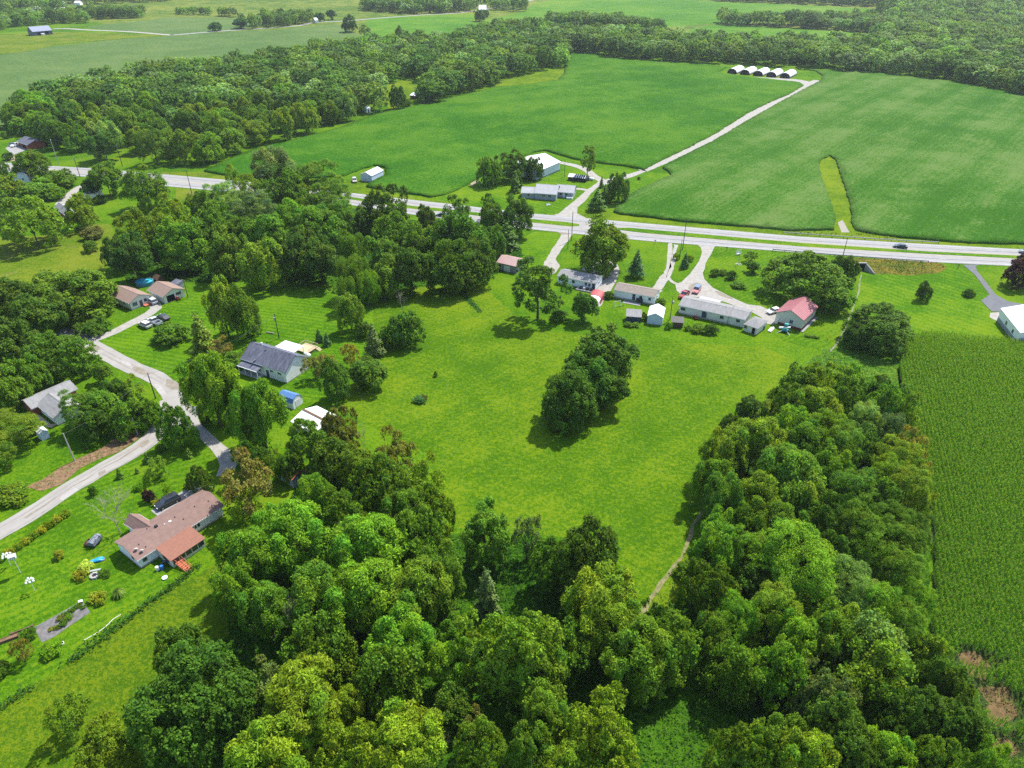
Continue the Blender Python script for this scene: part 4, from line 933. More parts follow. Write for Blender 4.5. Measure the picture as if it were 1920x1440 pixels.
for a in ((1592, 714, 34, 'maple1', 'bright', 10), (1530, 716, 40, 'oak2', 'olive'), (1500, 725, 40, 'maple3', 'green'), (1648, 728, 26, 'maple1', 'dark', 8), (1407, 770, 30, 'maple2', 'dark', 9), (1365, 798, 22, 'maple1', 'dark', 7), (1467, 757, 44, 'oak1', 'green'), (1440, 778, 26, 'sparse', 'pale'), (1525, 767, 48, 'walnut1', 'olive'), (1580, 750, 44, 'oak1', 'green'),
          (1660, 758, 46, 'oak2', 'green'), (1693, 772, 32, 'sparse', 'olive'), (1485, 802, 44, 'walnut2', 'bright'), (1545, 810, 40, 'locust1', 'bright'), (1622, 790, 36, 'locust2', 'pale'), (1673, 808, 30, 'locust2', 'grey'), (1710, 836, 30, 'sparse', 'rust'), (1415, 830, 54, 'walnut1', 'olive'), (1358, 850, 46, 'walnut2', 'olive'), (1513, 836, 46, 'walnut1', 'green'), (1587, 838, 44, 'locust2', 'green'), (1630, 848, 34, 'poplar1', 'dark'),
          (1682, 863, 42, 'locust1', 'olive'), (1660, 893, 36, 'locust1', 'bright'), (1700, 915, 44, 'locust2', 'olive'), (1725, 885, 24, 'sparse', 'brown'), (1478, 893, 66, 'walnut1', 'green'), (1555, 880, 44, 'walnut2', 'bright'), (1338, 897, 38, 'walnut1', 'green'), (1360, 932, 48, 'walnut2', 'green'), (1430, 938, 48, 'walnut1', 'olive'), (1500, 935, 52, 'walnut2', 'olive'), (1600, 925, 48, 'locust2', 'green'), (1648, 950, 44, 'poplar1', 'deep'), (1725, 950, 30, 'sparse', 'olive'),
          (1346, 990, 38, 'walnut2', 'bright'), (1398, 988, 44, 'oak1', 'green'), (1465, 990, 46, 'walnut1', 'green'), (1535, 982, 44, 'oak2', 'dark'), (1605, 988, 46, 'locust2', 'green'), (1668, 985, 42, 'locust1', 'deep'), (1715, 1005, 32, 'locust2', 'dark'), (1345, 1030, 52, 'walnut2', 'bright'), (1407, 1038, 42, 'locust2', 'bright'), (1337, 1100, 50, 'oak1', 'green'), (1497, 1055, 72, 'locust1', 'bright'), (1633, 1022, 46, 'locust1', 'green'), (1687, 1022, 42, 'locust2', 'olive'), (1690, 1072, 44, 'locust2', 'olive'),
          (1590, 1102, 52, 'locust1', 'pale'), (1640, 1135, 44, 'locust2', 'bright'), (1715, 1128, 34, 'locust1', 'bright'), (1697, 1168, 38, 'locust2', 'olive'), (1453, 1140, 50, 'locust2', 'olive'), (1383, 1155, 38, 'locust1', 'bright'), (1335, 1190, 40, 'walnut1', 'green'), (1563, 1177, 56, 'walnut2', 'olive'), (1640, 1207, 66, 'poplar1', 'pale'), (1647, 1282, 72, 'poplar1', 'olive'), (1467, 1253, 58, 'oak1', 'bright'), (1493, 1198, 48, 'walnut1', 'bright'), (1378, 1247, 50, 'poplar1', 'green'),
          (1540, 1303, 58, 'oak2', 'grey'), (1730, 1347, 66, 'bigmaple', 'dark'), (1570, 1372, 72, 'bigmaple', 'dark'), (1773, 1285, 46, 'maple1', 'dark'), (1800, 1365, 48, 'maple2', 'dark'), (1378, 1400, 46, 'oak1', 'olive'), (1467, 1387, 54, 'walnut2', 'olive'), (1510, 1420, 58, 'walnut1', 'yellow'), (1663, 1425, 50, 'walnut1', 'bright'), (1850, 1432, 46, 'walnut2', 'bright'), (1420, 1420, 40, 'oak2', 'olive'),
          (1740, 1215, 34, 'poplar1', 'olive', 8), (1560, 1045, 40, 'oak2', 'dark'), (1420, 1090, 40, 'poplar1', 'dark', 9), (1660, 1350, 48, 'oak2', 'dark'), (1610, 1440, 54, 'bigmaple', 'dark'), (1745, 1420, 52, 'oak1', 'green'), (1290, 1070, 22, 'shrub1', 'bright', 3), ):
    tree_c(a[0], a[1], a[2] * .95, *a[3:5], H=a[5] if len(a) > 5 else None, zone=RIGHT)

# the big wood across the highway, its nearer trees one by one
def wood_poly(pts): return np.array([(p.x, p.y) for p in (gp(*q) for q in pts)])
CLEAR = [wood_poly([(706, 222), (712, 160), (750, 147), (800, 150), (806, 170), (800, 200), (735, 216)]), wood_poly([(930, 166), (938, 146), (1000, 138), (1062, 124), (1062, 152), (985, 163)])]
W1 = wood_poly([(25, 232), (95, 292), (135, 300), (240, 304), (370, 313), (420, 297), (470, 281), (560, 259), (640, 239), (700, 216), (790, 195), (850, 183), (930, 163), (942, 150), (1000, 146), (1045, 140), (1058, 118), (1060, 80), (1000, 62), (940, 64), (880, 72), (850, 88), (700, 98), (600, 108), (540, 118), (480, 130), (400, 140), (280, 152), (160, 174), (90, 196), (40, 214)])
def fill(poly, gap, avoid=()):
    lo, hi = poly.min(0), poly.max(0); out = []
    cell = {}
    n = int((hi[0] - lo[0]) * (hi[1] - lo[1]) / gap ** 2 * 6)
    X = NR.uniform(lo[0], hi[0], n); Y = NR.uniform(lo[1], hi[1], n)
    ok = inside(poly, X, Y)
    for a in avoid: ok &= ~inside(a, X, Y)
    for x, y in zip(X[ok], Y[ok]):
        k = (int(x // gap), int(y // gap))
        if any((x - a) ** 2 + (y - b) ** 2 < gap * gap for i in (-1, 0, 1) for j in (-1, 0, 1) for a, b in cell.get((k[0] + i, k[1] + j), ())): continue
        cell.setdefault(k, []).append((x, y)); out.append((x, y))
    return out
BIG = 'in the wood across the highway'
tree_b(748, 204, 158, 15, 'maple3', 'deep', 'upright tree standing in front of the wood clearing')
tree_b(763, 199, 184, 9, 'shrub1', 'green', 'low bush beside the brown hut at the wood clearing')
tree_b(812, 191, 150, 27, 'maple2', 'green', 'broad round tree just east of the wood clearing')
far_pts = []
pts = fill(W1, 11.5, CLEAR)
pts.sort(key=lambda p: p[1])
KINDS = ['maple1', 'maple2', 'maple3', 'oak1', 'oak2', 'ash1', 'ash2', 'walnut1', 'walnut2', 'poplar1', 'locust2']
TT = ['green'] * 4 + ['deep'] * 3 + ['olive'] * 3 + ['bright'] * 2 + ['dark', 'pale', 'yellow']
for i, (x, y) in enumerate(pts):
    if i < 62: tree_at(Vector((x, y, 0)), RND.uniform(6.0, 8.6), RND.uniform(13, 19.5), RND.choice(KINDS), RND.choice(TT), None, BIG)
    else: far_pts.append((x, y, RND.uniform(7.2, 10.2), RND.uniform(14, 19), 0))
# farther woods and hedgerows read as one mass
def add_far(poly_px, gap, R=(7.2, 10.5), H=(13, 19), avoid=(), lod=1, blue=0):
    for x, y in fill(wood_poly(poly_px), gap, avoid): far_pts.append((x, y, RND.uniform(*R), RND.uniform(*H), lod))
add_far([(1060, 96), (1110, 101), (1180, 111), (1280, 117), (1400, 121), (1500, 126), (1560, 132), (1620, 134), (1700, 142), (1760, 149), (1810, 154), (1860, 166), (1920, 176), (2100, 205), (2200, 190), (2100, 100), (1920, 85), (1800, 78), (1700, 86), (1640, 92), (1560, 93), (1480, 93), (1400, 91), (1280, 84), (1140, 72), (1060, 72)], 11)
add_far([(1640, 94), (1640, 66), (1700, 62), (1800, 55), (2100, 60), (2200, 110), (1900, 88), (1720, 88)], 11)
add_far([(1352, 47), (1440, 50.5), (1560, 57), (1640, 62), (2200, 66), (2200, 44), (1700, 38), (1560, 46), (1440, 44), (1352, 42)], 11)
add_far([(1640, 40), (2300, 46), (2300, 0), (1980, -12), (1780, 0), (1690, 14)], 15, R=(7, 10), H=(16, 22), lod=2)
add_far([(1345, 3), (1500, 8), (1700, 17), (1700, 4), (1500, -6), (1345, -4)], 13, lod=2)
add_far([(680, 20), (760, 26), (800, 26), (870, 23), (870, 10), (690, 8)], 12, lod=2)
add_far([(870, 22), (940, 20), (985, 22), (985, 10), (870, 8)], 12, R=(5, 8), lod=2, avoid=[wood_poly([(890, 24), (920, 24), (920, 12), (890, 12)])])
add_far([(1030, 52), (1110, 55), (1180, 60), (1240, 66), (1240, 60), (1110, 48), (1030, 47)], 9)
add_far([(330, 27.5), (395, 29.5), (395, 26), (330, 24)], 10, R=(4, 6), H=(8, 12), lod=2)
add_far([(415, 31), (440, 33), (440, 30), (415, 28)], 9, R=(5, 7), H=(10, 13), lod=2)
add_far([(445, 55), (480, 54), (520, 51), (560, 47), (590, 42), (588, 36), (500, 38), (490, 46), (445, 50)], 10, R=(5, 7), H=(11, 16))
add_far([(-200, 65), (0, 56), (60, 48), (110, 46), (160, 43), (160, 34), (100, 36), (40, 38), (-200, 48)], 12, R=(6, 9), H=(13, 18))
add_far([(170, 32), (195, 37), (270, 33), (268, 28), (200, 29), (170, 26)], 10, R=(5, 8), H=(11, 16))
add_far([(0, 26), (60, 22), (120, 24), (120, 17), (0, 15)], 13, R=(6, 9), lod=2)
add_far([(80, 8), (200, 8), (330, 2), (330, -6), (80, -2)], 15, R=(7, 10), lod=2)
add_far([(-20, 250), (25, 232), (60, 280), (30, 240), (0, 232), (-20, 225)], 9, R=(4, 6), H=(9, 12))
add_far([(330, -12), (1340, -14), (1340, -24), (330, -22)], 24, R=(9, 13), H=(15, 20), lod=2)
add_far([(1380, -14), (2400, -16), (2400, -30), (1380, -26)], 24, R=(9, 13), H=(15, 20), lod=2)
Vs, Qs, Ts, off = [], [], [], 0
tcols = np.array([TINT[t] for t in ['green', 'deep', 'deep', 'dark', 'olive', 'green', 'bright', 'pale', 'olive']])
for x, y, R, H, lod in far_pts:
    V, Q, T = (LO if lod < 2 else LO2)[RND.randrange(4 if lod < 2 else 3)]
    a = RND.uniform(0, 6.28); ca, sa = math.cos(a), math.sin(a); z0 = .1 * H
    W = np.stack([(V[:, 0] * ca - V[:, 1] * sa) * R + x, (V[:, 0] * sa + V[:, 1] * ca) * R + y, z0 + V[:, 2] / V[:, 2].max() * (H - z0)], 1)
    Vs.append(W); Qs.append(Q + off); off += len(V)
    Ts.append(1.6 * T * tcols[RND.randrange(len(tcols))] * RND.uniform(.68, 1.35))
tag(link('far_woods', np_mesh('far_woods', np.concatenate(Vs), np.concatenate(Qs), [LEAF], np.concatenate(Ts))), kind='stuff')

# undergrowth: weeds and saplings on the wood floors and banks
def undergrowth(name, poly_px, dens, size, top, cols, seed):
    P = wood_poly(poly_px); lo, hi = P.min(0), P.max(0); rs = np.random.RandomState(seed)
    n = int((hi[0] - lo[0]) * (hi[1] - lo[1]) * dens)
    x, y = rs.uniform(lo[0], hi[0], n), rs.uniform(lo[1], hi[1], n)
    h = np.array([.5 + mn.noise((a * .16, b * .16, seed)) * .9 + mn.noise((a * .5, b * .5, seed)) * .6 for a, b in zip(x, y)])
    ok = inside(P, x, y) & (h > .12); x, y, h = x[ok], y[ok], h[ok]
    z = rs.uniform(.1, 1, len(x)) * top * np.clip(h, .1, 1.3)
    C = np.stack([x, y, z], 1); V, Q = leaves(C, rs.normal(0, .5, C.shape) + [0, 0, .8], rs.uniform(size * .6, size * 1.3, len(x)))
    c = np.array([TINT[t] for t in cols]); k = np.array([mn.noise((a * .09, b * .09, seed + 3)) for a, b in zip(x, y)])
    ci = np.clip(((k + .6) / 1.2 * len(cols)).astype(int), 0, len(cols) - 1)
    tag(link(name, np_mesh(name, V, Q, [LEAF], leaf_tint(len(x), rs) * np.repeat(c[ci], 4, 0))), kind='stuff')
undergrowth('undergrowth', [(425, 1085), (430, 1190), (330, 1300), (285, 1460), (1890, 1500), (1835, 1380), (1760, 1270), (1738, 1180), (1742, 960), (1712, 810), (1690, 735), (1560, 720), (1450, 800), (1380, 880), (1330, 990), (1300, 1090), (1225, 1165), (1180, 1175), (1150, 1085), (1060, 1015), (880, 1012), (830, 1000), (800, 900), (640, 850), (560, 900), (540, 960)], 7.5, .17, 1.3, ['green', 'bright', 'deep', 'lime', 'green'], 5)
undergrowth('undergrowth', [(215, 470), (330, 405), (470, 380), (640, 388), (760, 414), (860, 428), (960, 445), (980, 480), (940, 508), (860, 528), (740, 543), (660, 558), (500, 528), (240, 530)], 1.6, .4, 1.8, ['green', 'deep', 'dark', 'bright'], 6)
undergrowth('weeds', [(1602, 485), (1760, 493), (1775, 500), (1758, 512), (1700, 516), (1640, 513), (1602, 502)], 5, .22, .8, ['olive', 'green', 'rust', 'yellow'], 7)
undergrowth('weeds', [(1600, 642), (1640, 655), (1690, 690), (1690, 745), (1640, 712), (1500, 702), (1525, 670)], 5, .2, .7, ['green', 'bright', 'lime'], 8)
undergrowth('weeds', [(1290, 1035), (1276, 1040), (1205, 1150), (1190, 1175), (1240, 1160), (1290, 1100), (1305, 1050)], 6, .16, .6, ['yellow', 'olive', 'lime'], 9)
undergrowth('weeds', [(1825, 1235), (1795, 1265), (1835, 1350), (1860, 1420), (1885, 1450), (1912, 1420), (1908, 1310), (1862, 1225)], 11, .15, .8, ['brown', 'olive', 'rust', 'green'], 10)
undergrowth('weeds', [(48, 917), (112, 878), (190, 838), (245, 812), (262, 808), (225, 845), (150, 877), (80, 922)], 6, .13, .35, ['green', 'brown', 'olive', 'brown', 'bright'], 12)
undergrowth('weeds', [(1472, 434), (1600, 437), (1690, 447), (1690, 451), (1590, 444), (1472, 438)], 1.6, .3, .8, ['olive', 'rust', 'green'], 13)
# ------------------------------------------------------------------ buildings
WHITE = paint('white_siding', (.76, .77, .78), .6, .05, .6, dirt=.25, dirtcol=(.55, .56, .54))
WHITEM = paint('white_metal', (.74, .74, .73), .45, .04, .4, dirt=.2, dirtcol=(.55, .53, .5))
BLUEWHITE = paint('pale_blue_metal', (.50, .56, .64), .5, .06, .5, dirt=.2, dirtcol=(.40, .45, .5))
GREYSID = paint('grey_siding', (.28, .31, .345), .6, .07, .6)
CREAM = paint('cream_siding', (.62, .60, .51), .6, .06, .6, dirt=.2, dirtcol=(.45, .44, .36))
TAN = paint('tan_metal', (.52, .51, .43), .55, .06, .5)
BRICK = paint('red_brick', (.26, .085, .055), .85, .2, 4.0, bump=.3)
BROWNSH = paint('brown_shingles', (.19, .125, .105), .9, .14, 1.1, dirt=.5, dirtcol=(.155, .10, .088), bump=.4, bscale=6)
RUSTSH = paint('rust_shingles', (.23, .11, .078), .85, .15, 1.6, dirt=.35, dirtcol=(.17, .085, .06), bump=.5, bscale=5, stretch=(1, 3, 3))
SLATE = paint('streaked_slate_shingles', (.10, .105, .135), .85, .3, 1.0, dirt=.7, dirtcol=(.21, .22, .25), bump=.3, stretch=(2.2, .35, 1))
GREYSH = paint('grey_shingles', (.22, .217, .213), .9, .15, 1.0, dirt=.6, dirtcol=(.14, .137, .133), bump=.3, stretch=(1.8, .5, 1))
PALEGREY = paint('pale_grey_roof', (.31, .31, .32), .75, .1, .8, dirt=.4, dirtcol=(.33, .33, .33))
TANSH = paint('tan_shingles', (.225, .19, .16), .9, .15, 1.2, dirt=.5, dirtcol=(.22, .19, .165), bump=.3)
PINKSH = paint('faded_red_metal', (.38, .25, .235), .6, .1, .5, dirt=.5, dirtcol=(.38, .20, .18))
REDROOF = paint('red_metal_roof', (.31, .115, .125), .45, .08, .5, dirt=.3, dirtcol=(.36, .19, .19))
RUSTROOF = paint('rust_red_metal', (.33, .115, .07), .5, .08, .6)
BLUEROOF = paint('blue_metal_roof', (.09, .19, .40), .4, .07, .5)
DARKBLUE = paint('dark_blue_paint', (.035, .055, .085), .6, .1, 1.0)
BROWNRF = paint('pinkish_brown_shingles', (.23, .165, .135), .9, .12, 1.2, dirt=.4, dirtcol=(.24, .15, .12), bump=.3)
NAVY = paint('dark_barn_metal', (.07, .085, .12), .5, .1, .6)
BARNROOF = paint('blue_grey_barn_roof', (.19, .21, .29), .5, .08, .5)
TRIM = paint('white_trim', (.64, .64, .63), .55, .04, 1.0)
REDTRIM = paint('maroon_trim', (.13, .03, .03), .6, .1, 1.0)
FOUND = paint('foundation_block', (.34, .32, .30), .9, .15, 2.0)
DARKIN = paint('dark_door_and_opening_shade', (.012, .012, .014), .9, .2, 1.0)  # near-black for dark doors, and for shade painted into openings
WOODN = paint('new_deck_wood', (.46, .37, .24), .8, .12, 1.2, stretch=(1, 6, 6))
WOODR = paint('red_stained_wood', (.42, .12, .06), .7, .15, 1.5)
WOODB = paint('weathered_brown_wood', (.12, .075, .05), .85, .25, 2.0)
GLASS = paint('window_glass', (.035, .045, .055), .12, .2, .8)
GLASS.node_tree.nodes['Principled BSDF'].inputs['Specular IOR Level'].default_value = .6
BLACKM = paint('black_metal', (.018, .018, .02), .5, .2, 1.0)
RED = paint('red_paint', (.42, .03, .025), .4, .08, 1.0)
PLASTIC_WHITE = paint('white_plastic', (.68, .68, .67), .4, .03, 1.0)
GREYM = paint('galvanised_metal', (.36, .37, .38), .45, .1, 1.0, metal=.3)

class House:
    """walls, roof, openings on a rectangle: A->B is the ridge direction, body at +y (local) from A-B"""
    def __init__(s, name, label, cat, A, B, C=None, D=None, W=None, ez=2.6, rh=1.2, wall=WHITE, roof=GREYSH, oh=.35, kind='gable', swap=False, base=None, panels=0, parent=None, ridge=None, trim=TRIM, group=None):
        a, b = gp(*A, ez), gp(*B, ez)
        if swap:                                  # ridge runs the other way
            c = gp(*C, ez) if C else gp(*D, ez) + (b - a)
            W = None; a, b, cc = b, c, a
            u = (b - a).normalized(); pn = Vector((-u.y, u.x, 0)); W = (cc - a).dot(pn)
        else:
            u = (b - a).normalized(); pn = Vector((-u.y, u.x, 0))
            if W is None: W = ((gp(*C, ez) - b) if C else (gp(*D, ez) - a)).dot(pn)
        s.flip = W < 0
        if s.flip: a, b = b, a; u = -u; pn = -pn; W = -W
        s.L, s.W, s.ez, s.rh = (b - a).length, W, ez, rh
        s.u, s.pn, s.a = u, pn, a
        s.root = parent or empty(name, (a.x, a.y, 0), math.atan2(u.y, u.x), label, cat, group)
        s.loc = Vector((0, 0, 0)); s.rot = None
        if parent is not None:                     # a wing: own local frame inside the parent's
            s.M = parent_matrix(parent).inverted() @ (Matrix.Translation((a.x, a.y, 0)) @ Matrix.Rotation(math.atan2(u.y, u.x), 4, 'Z'))
        else: s.M = None
        s.mw = wall; L, t = s.L, .14
        m = MB()
        if kind == 'gable':
            m.prism([(0, 0, 0), (0, 0, ez), (0, W / 2, ez + rh - .02), (0, W, ez), (0, W, 0)], (L, 0, 0))
        elif kind == 'shed':
            m.prism([(0, 0, 0), (0, 0, ez), (0, W, ez + rh), (0, W, 0)], (L, 0, 0))
        elif kind in ('gambrel', 'arch'):
            m.prism([(0, y, z) for y, z in s.prof(kind, 0)], (L, 0, 0))
        else:
            m.box(0, L, 0, W, 0, ez)
        s.add(m, 'wall', [wall])
        if base is not None: s.add(MB().box(-.03, L + .03, -.03, W + .03, 0, base[1]), 'foundation', [base[0]])
        r = MB(); sl = rh / (W / 2)
        if kind == 'gable':
            for sg in (0, 1):
                y = lambda v: v if sg == 0 else W - v
                r.prism([(-oh, y(-oh), ez - oh * sl + .02), (-oh, y(W / 2), ez + rh + .02), (-oh, y(W / 2), ez + rh + t), (-oh, y(-oh), ez - oh * sl + t)], (L + 2 * oh, 0, 0))
        elif kind == 'shed':
            k = rh / W
            r.prism([(-oh, -oh, ez - oh * k + .02), (-oh, W + oh, ez + rh + oh * k + .02), (-oh, W + oh, ez + rh + oh * k + t), (-oh, -oh, ez - oh * k + t)], (L + 2 * oh, 0, 0))
        elif kind == 'hip':
            e = min(W / 2, L / 2 - .1) + oh; z0, z1 = ez + .01, ez + rh + t
            c = [(-oh, -oh, z0), (L + oh, -oh, z0), (L + oh, W + oh, z0), (-oh, W + oh, z0)]
            p, q = (-oh + e, W / 2, z1), (L + oh - e, W / 2, z1)
            r.face([c[0], c[1], q, p]).face([c[2], c[3], p, q]).face([c[1], c[2], q]).face([c[3], c[0], p]).face(c[::-1])
        elif kind in ('gambrel', 'arch'):
            po, pi = s.prof(kind, .16)[1:-1], s.prof(kind, .01)[1:-1]
            for i in range(len(po) - 1):
                r.prism([(-oh, *pi[i]), (-oh, *pi[i + 1]), (-oh, *po[i + 1]), (-oh, *po[i])], (L + 2 * oh, 0, 0), 0 if kind != 'gambrel' or i in (1, 2) else 0)
        elif kind == 'flat':
            r.box(-oh, L + oh, -oh, W + oh, ez + .01, ez + .2)
        s.roof = s.add(r, 'roof', [roof])
        if kind == 'gable' and trim is not None:
            f = MB()
            for sg in (0, 1):
                yy = (-oh - .05, -oh - .003) if sg == 0 else (W + oh + .003, W + oh + .05)
                f.box(-oh, L + oh, yy[0], yy[1], ez - oh * sl - .12, ez - oh * sl + .1)
            s.add(f, 'gutter', [trim])
            s.add(MB().prism([(-oh, W / 2 - .22, ez + rh + t - .22 * sl + .004), (-oh, W / 2, ez + rh + t + .05), (-oh, W / 2 + .22, ez + rh + t - .22 * sl + .004)], (L + 2 * oh, 0, 0)), 'ridge_cap', [roof])
        if panels and kind == 'gable':             # standing-seam sheets laid on both slopes
            pw = (L + 2 * oh) / panels
            sh = None
            for sg in (0, 1):
                for i in range(panels):
                    x0 = -oh + i * pw
                    y = lambda v: v if sg == 0 else W - v
                    k = MB()
                    zz = lambda v, d: ez + v * sl + t + d
                    k.prism([(x0 + .02, y(-oh), zz(-oh, .003)), (x0 + .02, y(W / 2 - .25), zz(W / 2 - .25, .003)), (x0 + .02, y(W / 2 - .25), zz(W / 2 - .25, .022)), (x0 + .02, y(-oh), zz(-oh, .022))], (pw - .07, 0, 0))
                    k.prism([(x0 + pw - .05, y(-oh), zz(-oh, .002)), (x0 + pw - .05, y(W / 2 - .25), zz(W / 2 - .25, .002)), (x0 + pw - .05, y(W / 2 - .25), zz(W / 2 - .25, .06)), (x0 + pw - .05, y(-oh), zz(-oh, .06))], (.05, 0, 0))
                    k.build('roof_panel', [roof], s.roof)
    def prof(s, kind, g):
        W, ez, rh = s.W, s.ez, s.rh
        if kind == 'gambrel': P = [(-g, ez), (W * .16 - g * .7, ez + rh * .62 + g * .5), (W / 2, ez + rh + g), (W - W * .16 + g * .7, ez + rh * .62 + g * .5), (W + g, ez)]
        else: P = [(W / 2 - (W / 2 + g) * math.cos(a), ez + (rh + g) * math.sin(a)) for a in [math.pi * i / 12 for i in range(13)]]
        return [(-0 if g == 0 else -g, 0)] + P + [(W if g == 0 else W + g, 0)]
    def add(s, m, name, mats, parent=None, smooth=False):
        if s.M is not None and parent is None:
            m.v = [tuple(s.M @ Vector(v)) for v in m.v]
        elif s.M is not None:
            m.v = [tuple(s.M @ Vector(v)) for v in m.v]
        return m.build(name, mats, parent or s.root, smooth)
    def pt(s, side, uu, d, z):
        """a point on a side: f = the A-B wall, b = opposite, a/e = the ends at A and at B"""
        L, W = s.L, s.W
        if side in 'fb':
            x = (L - uu * L) if s.flip else uu * L
            return (x, -d, z) if side == 'f' else (x, W + d, z)
        at_a = (side == 'a') != s.flip
        return (-d, uu * W, z) if at_a else (L + d, uu * W, z)
    def slab(s, m, side, uc, w, z0, z1, d0, d1, mi=0):
        x, y, _ = s.pt(side, uc, 0, 0); a = s.pt(side, uc, d0, 0); b = s.pt(side, uc, d1, 0)
        if side in 'fb': m.box(x - w / 2, x + w / 2, min(a[1], b[1]), max(a[1], b[1]), z0, z1, mi)
        else: m.box(min(a[0], b[0]), max(a[0], b[0]), y - w / 2, y + w / 2, z0, z1, mi)
        return m
    def window(s, side, uc, w=1.0, h=1.1, zc=1.6, frame=TRIM, split=1):
        m = MB()
        for k in (-1, 1):
            du = k * (w / 2 + .04) / (s.L if side in 'fb' else s.W)
            s.slab(m, side, uc + du, .09, zc - h / 2 - .09, zc + h / 2 + .09, .003, .06)
        s.slab(m, side, uc, w - .012, zc + h / 2 + .002, zc + h / 2 + .09, .003, .055)
        s.slab(m, side, uc, w - .012, zc - h / 2 - .09, zc - h / 2 - .002, .003, .055)
        for i in range(1, split):
            s.slab(m, side, uc + (i / split - .5) * w / (s.L if side in 'fb' else s.W), .05, zc - h / 2 + .004, zc + h / 2 - .004, .004, .05)
        f = s.add(m, 'window', [frame])
        s.add(s.slab(MB(), side, uc, w, zc - h / 2, zc + h / 2, .002, .03), 'pane', [GLASS], f)
    def door(s, side, uc, w=.95, h=2.05, mat=TRIM, z0=.05, name='door'):
        o = s.add(s.slab(MB(), side, uc, w, z0, z0 + h, .002, .05), name, [mat])
        return o
    def vent(s, x, y, r=.09, h=.3, mat=BLACKM, name='roof_vent'):
        z = s.ez + s.rh * (1 - abs(y - .5) * 2)
        s.add(MB().cyl((x * s.L, y * s.W, z - .1), (x * s.L, y * s.W, z + h), r, r, 8), name, [mat])
def parent_matrix(o): return Matrix.Translation(o.location) @ Matrix.Rotation(o.rotation_euler.z, 4, 'Z')

# brown-roofed ranch house in front
h = House('ranch_house', 'long white ranch house with brown shingle roof, sunroom and deck stairs', 'house', (258.3, 1047.5), (415, 948), D=(217.5, 1016.7), ez=2.5, rh=1.25, wall=WHITE, roof=BROWNSH, oh=.4, base=(FOUND, .35))
for u_ in (.62, .655, .69): h.window('f', u_, .62, 1.0, 1.55)
h.window('a', .3, .9, 1.0, 1.5); h.window('f', .06, .8, 1.0, 1.5); h.door('f', .9, .95)
for x, y in ((.10, .30), (.13, .14), (.27, .62), (.42, .40), (.55, .42), (.60, .24), (.78, .38), (.93, .3)):
    h.vent(x, y, .11, .28, BLACKM if x != .42 else TRIM)
h.add(MB().box(.33 * h.L, .33 * h.L + .5, .44 * h.W, .44 * h.W + .5, h.ez + h.rh * .8, h.ez + h.rh + .35), 'chimney', [BLACKM])
h.add(MB().box(.47 * h.L, .47 * h.L + .45, .36 * h.W, .36 * h.W + .45, h.ez + h.rh * .6, h.ez + h.rh * .72 + .3), 'roof_vent', [TRIM])
for k, (x, y) in enumerate(((.045, .20), (.075, .08))):
    z = h.ez + h.rh * y * 2 + .55; d = MB()
    d.cyl((x * h.L, y * h.W, z - .6), (x * h.L, y * h.W, z), .03, .03, 6)
    d.cyl((x * h.L - .05, y * h.W - .08, z), (x * h.L, y * h.W - .02, z + .06), .36, .3, 12)
    h.add(d, 'satellite_dish', [TRIM])
ext = h.root
g = House('', '', '', (293, 1026.7), (354, 987.5), D=(319, 1047), ez=2.45, rh=-.55, wall=CREAM, roof=RUSTSH, oh=.25, kind='shed', parent=ext, trim=None)
# sunroom glazing on its low side
low = 'b' if True else 'f'
for i in range(5): g.window('b', .12 + i * .19, 1.25, 1.15, 1.2, CREAM)
g.window('a', .5, 1.5, 1.15, 1.3, CREAM)
wing = House('', '', '', (293, 987), (258, 965.5), W=None, D=(272, 1001), ez=2.5, rh=1.0, wall=WHITE, roof=BROWNSH, oh=.4, kind='gable', parent=ext)
wing2 = None
st = MB()
P0 = gp(334, 1057); P1 = gp(357, 1071); dd = (P1 - P0); ln = dd.length; dd.normalize()
st_o = empty('deck_stairs', (P0.x, P0.y, 0), math.atan2(dd.y, dd.x), 'red stained wooden steps leading down from the sunroom', 'stairs')
for i in range(8): MB().box(i * ln / 8, i * ln / 8 + ln / 8 - .03, -.55, .55, .95 - i * .12, 1.0 - i * .12).build('tread', [WOODR], st_o)
for k in (-.6, .6):
    MB().prism([(0, k, .75), (0, k, 1.05), (ln, k, .2), (ln, k, 0)], (0, .06 * (1 if k > 0 else -1), 0)).build('stringer', [WOODR], st_o)
    r = MB(); r.prism([(0, k, 1.75), (0, k, 1.85), (ln, k, .95), (ln, k, .85)], (0, .05, 0))
    for i in range(4): r.box(i * ln / 3.2, i * ln / 3.2 + .07, k - .02, k + .06, .4, 1.75 - i * .28)
    r.build('handrail', [WOODR], st_o)

# white house with the slate roof and the deck
h = House('farm_house', 'tall white house with streaked slate-grey roof and a back deck', 'house', (454, 671), (534, 697), C=(581, 671), ez=3.5, rh=2.6, wall=WHITE, roof=SLATE, oh=.35, base=(FOUND, .3))
h.add(MB().box(.28 * h.L, .31 * h.L, -.9, h.W * .5, h.ez + h.rh * .2, h.ez + h.rh * .2 + .01), 'flashing', [SLATE])
up = MB(); x0 = h.L * .50
up.prism([(x0, -.38, h.ez - .25), (x0, h.W / 2, h.ez + h.rh + .18), (x0, h.W / 2, h.ez + h.rh + .36), (x0, -.38, h.ez - .05)], (h.L * .5 + .4, 0, 0))
h.add(up, 'upper_roof', [SLATE])
for u_ in (.68, .86): h.window('f', u_, 1.1, .5, 2.3)
for u_ in (.14, .26, .38): h.window('f', u_, .95, 1.3, 1.7)
h.door('f', .57, .95, 2.1, DARKBLUE)
for u_ in (.68, .86): h.add(h.slab(MB(), 'f', u_, 2.2, .08, 1.9, .004, .05), 'garage_door', [TRIM])
